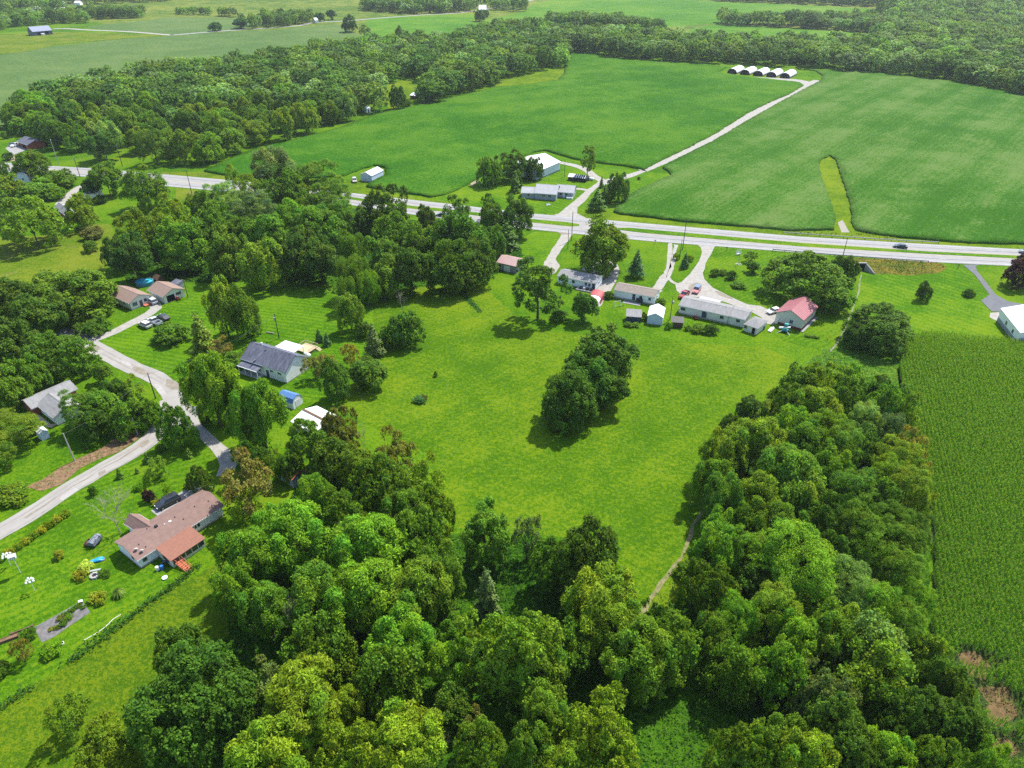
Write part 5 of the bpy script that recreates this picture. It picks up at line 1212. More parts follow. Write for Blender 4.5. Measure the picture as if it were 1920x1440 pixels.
po = MB(); po.prism([(.3, -2.3, 2.35), (.3, 0.0, 2.9), (.3, 0.0, 3.02), (.3, -2.3, 2.47)], (h.L * .46, 0, 0)); h.add(po, 'porch_roof', [SLATE])
po = MB(); po.box(.25, .3 + h.L * .46 + .05, -2.42, -2.31, 2.3, 2.5); h.add(po, 'porch_fascia', [TRIM])
h.add(MB().box(.3, .3 + h.L * .46, -2.2, -.06, .08, .4), 'porch_floor', [FOUND])
for k in range(4): h.add(MB().box(.35 + k * h.L * .148, .47 + k * h.L * .148, -2.2, -2.08, .42, 2.33), 'porch_post', [TRIM])
h.add(MB().box(.2 * h.L, .2 * h.L + .4, .52 * h.W, .52 * h.W + .4, h.ez + h.rh - .2, h.ez + h.rh + .6), 'chimney', [TRIM])
h.vent(.38, .38, .16, .3)
h.add(MB().box(.17 * h.L, .62 * h.L, h.W + .37, h.W + 4.9, 2.75, 2.95), 'patio_roof', [PLASTIC_WHITE])
for x in (.19, .4, .6): h.add(MB().box(x * h.L - .06, x * h.L + .06, h.W + 4.6, h.W + 4.72, .05, 2.74), 'patio_post', [TRIM])
dk = empty('deck', tuple(h.root.location), h.root.rotation_euler.z, 'pale new timber deck with railing behind the white house', 'deck')
for i in range(16): MB().box(.35 * h.L + i * .29, .35 * h.L + i * .29 + .26, h.W + 5.2, h.W + 9.4, .62, .67).build('plank', [WOODN], dk)
for x0, x1, y0, y1 in ((.35 * h.L, .35 * h.L + .08, h.W + 5.2, h.W + 9.4), (.35 * h.L, .35 * h.L + 4.6, h.W + 9.42, h.W + 9.5), (.35 * h.L + 4.7, .35 * h.L + 4.78, h.W + 5.2, h.W + 8.2)):
    r = MB(); r.box(x0, x1, y0, y1, 1.5, 1.58)
    n = int(max(x1 - x0, y1 - y0) / .5)
    for i in range(n + 1):
        a, b = (x0 + (x1 - x0) * i / n, (y0 + y1) / 2) if x1 - x0 > y1 - y0 else ((x0 + x1) / 2, y0 + (y1 - y0) * i / n)
        r.box(a - .03, a + .03, b - .03, b + .03, .0, 1.495)
    r.build('railing', [WOODN], dk)
for i in range(4): MB().box(.35 * h.L + 4.8 + i * .3, .35 * h.L + 5.08 + i * .3, h.W + 8.25, h.W + 9.4, .5 - i * .13, .55 - i * .13).build('step', [WOODN], dk)
def small(name, label, cat, p, mk, mats, rz=0.0, part='body'):
    o = empty(name, tuple(gp(*p)), rz, label, cat)
    m = MB(); mk(m); m.build(part, mats, o); return o
def tank(p0, p1, r, label, mat=PLASTIC_WHITE):
    a, b = gp(*p0), gp(*p1); d = b - a; L = d.length
    o = empty('propane_tank', tuple(a), math.atan2(d.y, d.x), label, 'tank')
    m = MB(); n = 14
    for k in range(7):
        pass
    m.cyl((0, 0, r + .25), (L, 0, r + .25), r, r, n); m.ball((0, 0, r + .25), r * .7, r * .99, r * .99, n, 8); m.ball((L, 0, r + .25), r * .7, r * .99, r * .99, n, 8)
    m.build('tank_shell', [mat], o, True)
    MB().cyl((L / 2, 0, 2 * r + .22), (L / 2, 0, 2 * r + .42), .16, .14, 10).build('valve_dome', [mat], o)
    for x in (.2, .8): MB().box(L * x - .1, L * x + .1, -r * .7, r * .7, 0, .32).build('leg', [FOUND], o)
tank((573, 668), (581, 671), .5, 'small white tank at the back corner of the white house')
tank((1097, 336), (1112, 339), .55, 'long white propane tank on the farmstead lawn beside the dark shelter')
tank((398, 975), (410, 968), .55, 'pale green-white oil tank against the brown-roofed house', paint('pale_green_tank', (.50, .56, .50), .5, .08, 1.0))

# sheds
h = House('garden_shed', 'white barn-shaped shed with bright blue gambrel roof', 'shed', (521.7, 748), (549, 757), C=(568, 745), ez=1.7, rh=1.5, wall=WHITEM, roof=BLUEROOF, kind='gambrel', oh=.06)
h.door('e', .5, 1.5, 1.9, TRIM)
h = House('garage', 'garage with ribbed white metal roof half hidden by trees', 'garage', (548, 790), (590, 812), D=(592, 762), ez=2.6, rh=1.1, wall=CREAM, roof=WHITEM, panels=8, oh=.3)
h.add(MB().box(-.3, h.L + .3, h.W / 2 - .3, h.W / 2 + .3, h.ez + h.rh + .16, h.ez + h.rh + .2), 'ridge_strip', [WOODB]); h.door('f', .3, 2.6, 2.1); h.window('a', .5)
h = House('shed', 'small shed with rust-red metal roof among the trees', 'shed', (520, 882), (548, 900), C=(573, 885), ez=2.2, rh=1.0, wall=GREYSID, roof=RUSTROOF, oh=.2, panels=7, trim=None); h.door('e', .5)
# beige house and its garage
h = House('beige_house', 'cream house with pinkish-brown roof beside the round pool', 'house', (205, 551), (243, 567.5), C=(272, 550), ez=2.6, rh=1.5, wall=CREAM, roof=BROWNRF, oh=.4, base=(FOUND, .3))
h.window('e', .22, 1.5, 1.3, 1.6, TRIM, 3); h.window('e', .75, 1.0, 1.0, 1.6); h.window('f', .7, .9, 1.0, 1.6); h.window('f', .3, .9, 1.0, 1.6); h.door('e', .52, .9, 2.0, DARKBLUE)
for x in (.3, .5, .62): h.vent(x, .72, .1, .25)
h.add(MB().box(h.L + .05 if not h.flip else -1.5, h.L + 1.5 if not h.flip else -.05, h.W * .55, h.W * .95, .03, .45), 'front_deck', [WOODR])
h = House('garage', 'cream garage with an open black door, beside the cream house', 'garage', (278, 543), (306, 556), C=(342, 541), ez=2.5, rh=1.5, wall=CREAM, roof=BROWNRF, oh=.35)
h.door('e', .32 if not h.flip else .32, 2.6, 2.15, DARKIN, name='garage_door'); h.window('e', .72, 1.5, .7, 1.75, BLACKM, 2)
# bungalow at the west edge
h = House('bungalow', 'grey-roofed bungalow half covered by trees near the dirt bank', 'house', (60, 763), (140, 728), D=(42.5, 750), ez=2.5, rh=1.1, wall=BRICK, roof=GREYSH, oh=.5)
h.window('f', .2); h.window('f', .45)
g = House('', '', '', (72, 758), (102, 781), C=(146, 757), ez=2.5, rh=1.4, wall=WHITE, roof=GREYSH, oh=.45, parent=h.root); g.window('f', .3, 1.4, 1.2); g.window('f', .75, 1.4, 1.2); g.vent(.35, .7, .1)
h = House('garden_shed', 'tiny white-roofed shed on the lawn beside the bungalow', 'shed', (65, 807), (74, 814), C=(87, 806), ez=1.9, rh=.6, wall=BLUEWHITE, roof=WHITEM, oh=.12, trim=None); h.door('f', .5, .8, 1.7)
h = House('brick_house', 'small red brick house with grey roof at the end of the west drive', 'house', (104, 388), (127, 404.5), C=(141, 398.5), ez=2.6, rh=1.3, wall=BRICK, roof=GREYSH, oh=.4); h.window('f', .3); h.window('e', .5); h.add(MB().box(h.L * .4, h.L * .4 + .6, h.W * .42, h.W * .42 + .6, h.ez + .5, h.ez + h.rh + .7), 'chimney', [TRIM])
h = House('grey_barn', 'pale blue-grey arched barn behind a tree by the highway', 'barn', (33, 333), (56, 339), D=(42, 318), swap=True, ez=2.2, rh=3.6, wall=BLUEWHITE, roof=PALEGREY, kind='arch', oh=.15); h.window('a', .4, .7, .8, 3.2); h.window('a', .62, .7, .8, 3.2)
h = House('brick_garage', 'dark-roofed brick garage with an open bay beyond the highway', 'garage', (33, 264.5), (52, 271.5), C=(73, 262), ez=2.7, rh=1.6, wall=BRICK, roof=SLATE, oh=.4); h.door('f', .55, 4.2, 2.2, DARKIN, name='garage_door')  # dark panel painted as the shade of the open bay, no door
h = House('shed', 'low white-roofed shed between two trees on the west lawn', 'shed', (157, 364), (179, 364.5), D=(158, 357), ez=2.0, rh=.7, wall=WHITE, roof=WHITEM, oh=.2, trim=None); h.door('f', .4)
# across the highway
h = House('metal_shed', 'pale blue metal shed standing alone at the soybean field edge', 'shed', (696.7, 330), (718.3, 319.5), D=(674, 328), ez=2.9, rh=1.3, wall=BLUEWHITE, roof=WHITEM, oh=.15, panels=8, trim=None); h.door('a', .5, 3.0, 2.5, BLUEWHITE); h.add(MB().box(-.2, h.L + .4, -.8, -.04, .03, .3), 'apron', [TRIM])
h = House('barn', 'big white metal barn behind the grey ranch house', 'barn', (1006, 322), (1050, 303.5), D=(984, 296), ez=4.2, rh=2.6, wall=BLUEWHITE, roof=WHITEM, oh=.25, panels=10, base=(NAVY, .5)); h.door('b', .5, 4, 3.2); h.vent(.6, .35, .2, .5, GREYM)
h = House('ranch_house', 'grey ranch house of three stepped roofs on the farmstead', 'house', (1003, 361), (1042.5, 364), W=9.5, ez=2.9, rh=2.3, wall=GREYSID, roof=PALEGREY, oh=.4)
h.window('f', .42, 1.3, 1.1, 1.8, TRIM, 2); h.window('f', .7, 1.3, 1.1, 1.8, TRIM, 2)
g = House('', '', '', (978, 361), (1003.5, 362), W=6.5, ez=2.5, rh=1.5, wall=GREYSID, roof=PALEGREY, oh=.3, parent=h.root); g.window('f', .5)
g = House('', '', '', (1043.5, 358.5), (1074.5, 361), W=7.5, ez=2.6, rh=1.8, wall=GREYSID, roof=PALEGREY, oh=.45, parent=h.root); g.window('f', .25, 1.2); g.window('f', .6, 1.2); g.door('f', .45); g.add(MB().box(.65 * g.L, g.L, -1.8, -.05, .05, .8), 'porch', [TRIM])
# black-and-white covered shelter
h = House('hay_shelter', 'low dark shelter with black and white striped sheeting on the farmstead lawn', 'shelter', (1065.5, 331.5), (1099, 335.5), W=4.0, ez=1.7, rh=.9, wall=BLACKM, roof=paint('black_sheeting', (.03, .035, .04), .35, .2, 1.0), oh=.15, trim=None)
for i in range(5): h.add(MB().prism([(h.L * (.42 + i * .12), -.16, h.ez + .09), (h.L * (.42 + i * .12), h.W / 2, h.ez + h.rh + .2), (h.L * (.45 + i * .12), h.W / 2, h.ez + h.rh + .2), (h.L * (.45 + i * .12), -.16, h.ez + .09)], (0, 0, .03)), 'white_strip', [PLASTIC_WHITE])
h.add(MB().prism([(-.2, -.2, h.ez + .08), (-.2, h.W / 2, h.ez + h.rh + .21), (-.2, h.W + .2, h.ez + .08)], (h.L * .36, 0, .05)), 'white_cover', [PLASTIC_WHITE])
# mobile homes along the gravel drives
h = House('shed', 'long grey shed with faded pinkish-red roof at the wood edge', 'shed', (932.5, 491.5), (968, 499.5), C=(994, 488.5), ez=2.7, rh=1.3, wall=paint('weathered_grey_boards', (.25, .25, .25), .9, .15, 1.0), roof=PINKSH, oh=.3, panels=9, trim=None); h.door('f', .5, 2.4, 2.1); h.window('f', .15)
def mobile(label, A, B, C, roof, rh, wins, doors, wall=WHITE, ez=2.75):
    h = House('mobile_home', label, 'mobile home', A, B, C=C, ez=ez, rh=rh, wall=wall, roof=roof, oh=.22, base=(FOUND, .45), group='mobile homes along the gravel drives')
    for u_, w_ in wins: h.window('f', u_, w_, .75, 1.75, DARKBLUE)
    for u_ in doors: h.door('f', u_, .95, 2.0, DARKBLUE, .45)
    h.window('e', .5, .9, .8, 1.7)
    return h
h = mobile('white mobile home with dark grey roof next to the gravel turnaround', (1046, 517), (1117, 531), (1132, 518.5), GREYSH, .95, ((.06, .7), (.24, .7), (.42, .8), (.75, .6), (.84, .6)), (.95,))
for x in (.2, .38, .55): h.vent(x, .55, .13, .3, TRIM)
h.add(MB().box(h.L * .55, h.L * .98, -2.1, -.05, .03, .4), 'patio_step', [FOUND])
for x, w_ in ((.62, .9), (.72, .6), (.80, .7), (.9, .8)): h.add(MB().box(h.L * x, h.L * x + w_, -1.5, -.7, .42, 1.1), 'patio_clutter', [BLACKM if x != .72 else TRIM])
h = mobile('white mobile home with tan roof in the middle of the row', (1152.5, 543), (1228, 557), (1240, 544), TANSH, 1.0, ((.66, .7), (.88, .6)), (.49,))
for u_ in (.59, .64, .7): h.add(h.slab(MB(), 'f', u_, .5, .4, 1.5, .2, .7), 'planter', [BLACKM])
h.add(MB().box(h.L * .28, h.L * .7, -2.6, -.8, .03, .12), 'patio_slab', [CONC])
h = mobile('longest mobile home, white with streaked grey roof and side extensions', (1274, 572), (1365.5, 592), (1379, 574.5), GREYSH, .9, ((.06, .55), (.88, .9)), (.51,), CREAM)
h.window('f', .105, .55, .75, 1.75, DARKBLUE); h.add(h.slab(MB(), 'f', .555, .5, .6, 2.2, .01, .3), 'trellis', [DARKBLUE]); h.vent(.25, .45); h.vent(.7, .45)
g = House('', '', '', (1366.5, 592), (1397, 599.5), C=(1409.5, 582), ez=2.6, rh=.8, wall=CREAM, roof=GREYSH, oh=.22, parent=h.root); g.window('f', .6, .9, .7, 1.7, DARKBLUE)
g = House('', '', '', (1396.5, 607.5), (1420, 615.5), C=(1432, 599), ez=2.2, rh=1.1, wall=CREAM, roof=GREYSH, oh=.3, kind='hip', parent=h.root); g.door('f', .75, .9, 1.9, DARKIN); g.window('f', .1, .7, .7, 1.4, DARKBLUE)
g = House('', '', '', (1314, 556), (1352, 564.5), W=-3.2, ez=2.3, rh=.15, wall=CREAM, roof=PALEGREY, oh=.1, kind='flat', parent=h.root, trim=None)
h = House('tarp_carport', 'carport of white poles under a pink-white tarp with a red end flap', 'carport', (1119, 572), (1131, 552), W=3.6, ez=1.9, rh=.9, wall=paint('white_tarp', (.7, .62, .62), .7, .08, .8), roof=paint('pinkish_tarp', (.72, .52, .53), .6, .12, .8), oh=.1, kind='arch', trim=None)
g = House('', '', '', (1126.5, 560.5), (1132.3, 550.8), W=3.74, ez=1.95, rh=.98, wall=paint('faded_red_tarp', (.36, .07, .07), .6, .1, 1.0), roof=paint('faded_red_tarp', (.36, .07, .07), .6, .1, 1.0), oh=.1, kind='arch', trim=None, parent=h.root)
# pole barn
h = House('pole_barn', 'tan pole barn with bright red metal roof at the end of the gravel drive', 'barn', (1506, 600), (1532, 575), D=(1455, 586.5), ez=3.6, rh=1.9, wall=TAN, roof=REDROOF, oh=.3, panels=12, trim=REDTRIM, base=(REDTRIM, .8))
h.window('a', .40, 1.0, 1.2, 2.0, TRIM, 2); h.door('a', .94, .95, 2.1, TRIM); h.window('f', .7, .7, .9, 2.0, TRIM); h.window('f', .15, .5, .6, 2.0, TRIM)
h.add(MB().box(-.4, h.L + .4, -.9, -.05, .03, .16), 'apron', [CONC])
h = House('metal_shed', 'white metal shed with rounded white roof behind the mobile homes', 'shed', (1214, 593.5), (1243, 596), W=7.0, ez=2.5, rh=1.1, wall=BLUEWHITE, roof=PLASTIC_WHITE, kind='gable', swap=True, C=(1247, 578), oh=.1, panels=6, trim=None); h.door('a' if True else 'e', .5, 3.0, 2.2, BLUEWHITE)
h = House('garden_shed', 'small dark blue shed with sloping grey roof behind the mobile homes', 'shed', (1175, 593), (1202, 595), W=3.2, ez=2.0, rh=.7, wall=DARKBLUE, roof=GREYSH, kind='shed', oh=.2, trim=None); h.door('f', .5, .9, 1.8, DARKBLUE)
h = House('open_shelter', 'little brown open shelter with black roof next to the white metal shed', 'shelter', (1260, 604), (1281, 605.5), W=2.6, ez=1.7, rh=.4, wall=WOODB, roof=BLACKM, kind='shed', oh=.25, trim=None)
h = House('white_barn', 'white building with grey base cut by the edge beside the corn', 'barn', (1878, 579), (1914, 624), C=(1990, 590), ez=3.9, rh=2.6, wall=WHITEM, roof=PLASTIC_WHITE, oh=.25, panels=14, trim=None, base=(paint('grey_wainscot', (.22, .24, .26), .6, .08, .6), 1.3))
h.window('f', .38, .75, .9, 2.1, BLACKM); h.window('f', .72, .75, .9, 2.1, BLACKM); h.door('e', .3, 3.2, 2.8, TRIM)
# far buildings
h = House('far_barn', 'long dark barn with blue-grey roof in the far meadow', 'barn', (61, 59.5), (97, 56.5), W=15, ez=4.2, rh=4.2, wall=NAVY, roof=BARNROOF, oh=.4, trim=None)
for u_ in (.3, .5, .7): h.door('f', u_, 3.5, 3.2, DARKIN, name='barn_door')
h.add(h.slab(MB(), 'f', .42, 3.0, .02, 2.2, 2, 6), 'lean_to', [TRIM])
h = House('far_barn', 'small barn with bright white roof among the far trees', 'barn', (898, 17.5), (911.5, 17.5), W=12, ez=4, rh=4.8, wall=WHITE, roof=PLASTIC_WHITE, oh=.4, trim=None); h.door('f', .5, 3, 3)
for A, B, lb in (((105, 5.5), (117, 5.5), 'far white-roofed farm building, west one of a pair by the top edge'), ((139, 5.0), (149, 5.0), 'far white-roofed farm building, east one of a pair by the top edge'), ((103, 18), (121, 17.5), 'far low white-roofed farm building in a green clearing'), ((70, 17), (79, 14.5), 'far white-roofed farm building half behind trees'), ((591, 37.8), (596, 37.5), 'tiny white house beside the far country road')):
    h = House('far_barn' if 'tiny' not in lb else 'far_house', lb, 'barn' if 'tiny' not in lb else 'house', A, B, W=9, ez=3.5, rh=2.2, wall=WHITE, roof=PLASTIC_WHITE, oh=.3, trim=None); h.door('f', .5, 2.5, 2.6)
h = House('hut', 'brown hut with pale roof in the wood clearing', 'hut', (769, 178.5), (778, 179.5), C=(781, 175), ez=2.2, rh=1.0, wall=WOODB, roof=WHITEM, oh=.3, trim=None); h.door('f', .5, .9, 1.8, DARKIN)
h = House('hut', 'white-roofed hut glimpsed among the big wood trees', 'hut', (687, 204), (694, 203), W=4, ez=2.6, rh=1.0, wall=WHITE, roof=WHITEM, oh=.3, trim=None); h.door('f', .5, .9, 1.8, DARKIN)
h = House('hut', 'low dark-roofed hut beyond the round pool', 'hut', (287, 521), (295, 524), C=(303, 518), ez=1.2, rh=1.0, wall=WOODB, roof=WOODB, oh=.3, trim=None); h.door('f', .5, .7, 1.0, DARKIN)
h = House('lean_to', 'dark blue-grey lean-to against the back of the cream garage', 'shed', (320, 530.5), (332, 534.5), C=(343, 530), ez=1.9, rh=.5, wall=GREYSID, roof=SLATE, kind='shed', oh=.1, trim=None); h.door('f', .5, .9, 1.7, DARKIN)

# hoop barns at the field corner
def hoop_barn():
    o = empty('hoop_barn', (0, 0, 0)); R_, L_, H_ = 3.9, 20.0, 3.9
    pr = [(R_ * math.cos(a), 1.0 + (H_ - 1.0) * math.sin(a)) for a in [math.pi * i / 14 for i in range(15)]]
    sh = MB()
    for i in range(14):
        (x0, z0), (x1, z1) = pr[i], pr[i + 1]
        sh.prism([(x0, 0, z0), (x1, 0, z1), (x1 * 1.02, 0, z1 * 1.02), (x0 * 1.02, 0, z0 * 1.02)], (0, L_, 0))
    sh.build('cover', [PLASTIC_WHITE], o)
    for s_ in (-1, 1): MB().box(s_ * R_ - .08, s_ * R_ + .08, 0, L_, 0, 1.0).build('side_wall', [WOODB], o)
    e = MB(); e.prism([(x, .8, z) for x, z in pr] + [(-R_, .8, 0), (R_, .8, 0)], (0, .1, 0)); e.build('end_wall', [paint('dark_end_sheet', (.03, .028, .03), .9, .3, 1.0)], o)  # near-black sheet filling the front arch
    e = MB(); e.prism([(x, L_ - .9, z) for x, z in pr] + [(-R_, L_ - .9, 0), (R_, L_ - .9, 0)], (0, .1, 0)); e.build('end_wall', [WOODB], o)
    for x in (-1.9, 0, 1.9): MB().box(x - .08, x + .08, .7, .79, 0, 1.0 + (H_ - 1.0) * math.sqrt(1 - (x / R_) ** 2) - .05).build('post', [WOODB], o)
    return o
def copy_tree(o, parent=None):
    c = o.copy(); COL.objects.link(c)
    if parent: c.parent = parent
    for ch in [x for x in o.children]: copy_tree(ch, c)
    return c
hb0 = hoop_barn()
fr = [(1372, 138.3), (1396, 140.3), (1420.6, 142.5), (1445.6, 144.6), (1471, 146.6)]
nms = ['westernmost white hoop barn at the field corner, at the end of the row', 'second white hoop barn from the west end of the row', 'middle white hoop barn of the row of five', 'second white hoop barn from the lane end of the row', 'white hoop barn closest to the lane end of the row']
d0 = gp(1388, 131.5) - gp(1372, 138.3)
for i, (p, lb) in enumerate(zip(fr, nms)):
    o = hb0 if i == 0 else copy_tree(hb0)
    o.location = gp(*p); o.rotation_euler.z = math.atan2(d0.y, d0.x) - math.pi / 2
    tag(o, lb, 'barn', 'white hoop barns at the field corner')
# ------------------------------------------------------------------ vehicles
TYRE = paint('tyre_rubber', (.015, .015, .016), .85, .1, 2.0)
RIM = paint('wheel_rim', (.35, .35, .36), .35, .1, 2.0, metal=.6)
LAMPR = paint('tail_lamp_red', (.35, .01, .01), .3, .05, 1.0)
LAMPW = paint('head_lamp_glass', (.7, .72, .74), .15, .05, 1.0)
def carpaint(name, col):
    m = paint('car_paint_' + name, col, .3, .03, .5); b = m.node_tree.nodes['Principled BSDF']
    b.inputs['Coat Weight'].default_value = .5; b.inputs['Coat Roughness'].default_value = .1; return m
def vehicle(kind, front, rear, col, label, name=None, top=None, L=None):
    a, b = gp(*front), gp(*rear); c = (a + b) / 2; d = a - b
    kinds = dict(sedan=(4.75, 1.85, 1.45), suv=(4.8, 1.95, 1.75), pickup=(5.6, 1.98, 1.85), hatch=(4.2, 1.8, 1.5))
    L, Wd, H = kinds[kind]; w = Wd / 2; x0, x1 = -L / 2, L / 2
    o = empty(name or {'sedan': 'parked_car', 'suv': 'parked_car', 'hatch': 'parked_car', 'pickup': 'pickup_truck'}[kind], (c.x, c.y, .07), math.atan2(d.y, d.x), label, 'pickup' if kind == 'pickup' else 'car')
    m = carpaint(*col)
    hb, hh = .34, (.95 if kind != 'suv' else 1.05) if kind != 'pickup' else 1.12
    # lower body: bonnet and boot slope a little, sides tuck in at the top
    if kind == 'sedan': prof = [(x0, hb + .1), (x0 + .02, hh - .12), (x0 + .25, hh), (x0 + 1.0, hh + .03), (x1 - 1.35, hh + .02), (x1 - .35, hh - .14), (x1 - .02, hh - .34), (x1, hb + .08), (x1 - .15, hb - .06), (x0 + .15, hb - .06)]; cab = (x0 + .55, x0 + 1.25, x1 - 2.15, x1 - 1.30)
    elif kind == 'pickup': prof = [(x0, hb + .15), (x0, hh - .05), (x0 + .05, hh), (x1 - 1.6, hh + .03), (x1 - .3, hh - .08), (x1 - .02, hh - .25), (x1, hb + .1), (x1 - .15, hb - .02), (x0 + .15, hb)]; cab = (-.75, -.55, x1 - 2.35, x1 - 1.55)
    else: prof = [(x0, hb + .1), (x0 + .02, hh - .05), (x0 + .15, hh + .02), (x1 - 1.25, hh + .02), (x1 - .3, hh - .12), (x1 - .02, hh - .32), (x1, hb + .08), (x1 - .15, hb - .04), (x0 + .15, hb - .04)]; cab = (x0 + .12, x0 + .45, x1 - 2.0, x1 - 1.2)
    bd = MB()
    if kind == 'pickup':                            # open bed behind the cab
        bd.prism([(x, -w, z) for x, z in prof if x > -.9] + [(-.8, -w, hb), (-.8, -w, hh)][::1], (0, Wd, 0)) if False else None
        bd.prism([(-.8, -w, hb), (-.8, -w, hh + .02), (x1 - 1.6, -w, hh + .03), (x1 - .3, -w, hh - .08), (x1 - .02, -w, hh - .25), (x1, -w, hb + .1), (x1 - .15, -w, hb - .02)], (0, Wd, 0))
        bd.box(x0, -.803, -w, w, hb, hb + .3); bd.box(x0, -.803, -w, -w + .12, hb + .303, hh); bd.box(x0, -.803, w - .12, w, hb + .303, hh); bd.box(x0, x0 + .1, -w + .123, w - .123, hb + .303, hh - .02)
    else: bd.prism([(x, -w, z) for x, z in prof], (0, Wd, 0))
    body = bd.build('body', [m], o)
    bv = body.modifiers.new('round', 'BEVEL'); bv.width = .09; bv.segments = 2; bv.limit_method = 'ANGLE'
    if kind == 'pickup': MB().box(x0 + .11, -.81, -w + .13, w - .13, hb + .305, hb + .33).build('bed_floor', [top or BLACKM], o)
    # greenhouse: glass all round under a painted roof
    r0, r1, r2, r3 = cab; wi = w - .22; hz_ = H - .05; zb = hh + .015
    gl = MB(); i0 = 0
    lo = [(r0, -w + .08, zb), (r3, -w + .08, zb), (r3, w - .08, zb), (r0, w - .08, zb)]; hi = [(r1, -wi, hz_), (r2, -wi, hz_), (r2, wi, hz_), (r1, wi, hz_)]
    for k in range(4): gl.face([lo[k], lo[(k + 1) % 4], hi[(k + 1) % 4], hi[k]])
    gl.face(hi); gl.face(lo[::-1]); gl.build('glass', [GLASS], o)
    rf = MB(); rf.box(r1 - .05, r2 + .05, -wi - .03, wi + .03, hz_ + .005, hz_ + .05); rf.build('roof', [top if top and kind == 'suv' else m], o)
    for s_ in (-1, 1):
        for k in ((r0, r1), (r3, r2)):
            pl = MB(); pl.prism([(k[0] - .05, s_ * (w - .07), zb), (k[0] + .05, s_ * (w - .07), zb), (k[1] + .05, s_ * (wi + .012), hz_), (k[1] - .05, s_ * (wi + .012), hz_)], (0, s_ * .012, 0)); pl.build('pillar', [m], o)
        MB().box(r3 - .15, r3 + .03, s_ * w if s_ > 0 else -w - .2, w + .2 if s_ > 0 else -w, zb + .02, zb + .18).build('wing_mirror', [m], o)
        MB().box(x1 - .16, x1 + .012, s_ * (w - .42) - .2, s_ * (w - .42) + .2, hb + .28, hb + .43).build('headlight', [LAMPW], o)
        MB().box(x0 - .012, x0 + .1, s_ * (w - .25) - .14, s_ * (w - .25) + .14, hb + .35, hb + .55).build('tail_light', [LAMPR], o)
        for x in (x0 + .95, x1 - .92):
            wh = MB(); wh.cyl((x, s_ * (w - .2), .34), (x, s_ * (w + .02), .34), .34, .34, 16); t = wh.build('wheel', [TYRE], o)
            MB().cyl((x, s_ * (w + .022), .34), (x, s_ * (w + .035), .34), .2, .18, 10).build('rim', [RIM], t)
    return o
SILVER = ('silver', (.42, .43, .44)); BLACK = ('black', (.018, .019, .022)); WHITEC = ('white', (.74, .74, .73)); CHAR = ('charcoal', (.04, .045, .055)); REDC = ('red', (.26, .03, .03)); TANC = ('champagne', (.40, .35, .31)); PINKC = ('faded_red', (.48, .14, .14))
vehicle('suv', (277, 562.5), (295, 573.5), SILVER, 'silver car parked between the cream house and its garage')
vehicle('suv', (263.5, 608.5), (282, 616.5), ('beige', (.55, .53, .50)), 'beige white car at the low end of three parked on the lawn')
vehicle('pickup', (281, 601.5), (300, 610.5), ('silverblue', (.50, .54, .58)), 'pale pickup with black bed, between the white and the black car')
vehicle('sedan', (298.5, 594), (316, 602), CHAR, 'dark blue-black car parked next to the pale pickup')
vehicle('suv', (297.5, 955), (334, 936.5), BLACK, 'black car parked on the concrete strip beside the brown-roofed house')
vehicle('sedan', (1676, 463.5), (1699, 466), BLACK, 'black car driving alone on the far carriageway')
vehicle('suv', (1911, 473.5), (1937, 476.5), ('teal_grey', (.14, .18, .18)), 'grey-green car on the highway cut by the picture edge')
vehicle('sedan', (819, 404.5), (838, 406.5), CHAR, 'dark car on the highway glimpsed between trees')
vehicle('pickup', (1276, 563), (1289, 549.5), REDC, 'red pickup parked at the end of the longest mobile home', top=BLACKM)
vehicle('suv', (1301, 554), (1310.5, 540), PINKC, 'car with blue-grey top and faded red bonnet on the gravel apron', top=paint('blue_grey_top', (.12, .18, .28), .35, .08, .6))
vehicle('hatch', (1442, 588.5), (1456, 585), WHITEC, 'white car parked against the tan pole barn')
vehicle('pickup', (21, 277), (40, 272), WHITEC, 'white pickup on the concrete yard of the brick garage')
vehicle('hatch', (18, 275.5), (28, 271), BLACK, 'black car behind the white pickup at the brick garage')
vehicle('suv', (666, 346.5), (664, 335.5), TANC, 'champagne car parked on the grass beside the pale blue shed')

# ------------------------------------------------------------------ poles, wires, rails
POLE = paint('creosote_pole', (.075, .06, .05), .9, .25, 2.0)
POLEPALE = paint('bleached_pole', (.33, .31, .28), .9, .15, 2.0)
TOPS = {}
def pole(key, b, ty, label, mat=POLE, arms=0, box=False, ang=0.0, r=.15, lean=0.0, cat='utility pole', name='utility_pole'):
    P = gp(*b); H = hz(P, ty)
    o = empty(name, tuple(P), ang, label, cat)
    MB().cyl((0, 0, 0), (lean, 0, H), r, r * .66, 8).build('post', [mat], o)
    for k in range(arms):
        z = H - .35 - k * 1.0
        m = MB(); m.box(-.055 + lean, .055 + lean, -1.2, 1.2, z - .06, z + .06)
        ar = m.build('crossarm', [mat], o)
        for y in (-1.1, -.55, .55, 1.1): MB().cyl((lean, y, z + .06), (lean, y, z + .24), .05, .04, 6).build('insulator', [GREYM], ar)
    if box: MB().cyl((r + .2 + lean, 0, H - 2.2), (r + .2 + lean, 0, H - 1.3), .24, .24, 10).build('transformer', [GREYM], o)
    TOPS[key] = Vector((P.x + lean * math.cos(ang), P.y, H - .2)); return o
pole('a', (110, 308), 261, 'tall pale pole in front of the big wood by the highway', POLEPALE, 1, r=.17, ang=.4)
pole('b', (150, 331.5), 296, 'pole with crossarms on the house side of the highway', POLE, 3, ang=.3, r=.17)
pole('c', (229.7, 311.7), 271.5, 'pole with three crossarms at the big wood edge', POLE, 3, ang=.4, r=.17)
pole('d', (361, 368.5), 319, 'pole beside the highway west of the wood', POLE, 1, ang=.3)
pole('e', (19.7, 323.5), 291, 'pole at the west picture edge beside the highway', POLE, 1, ang=.3)
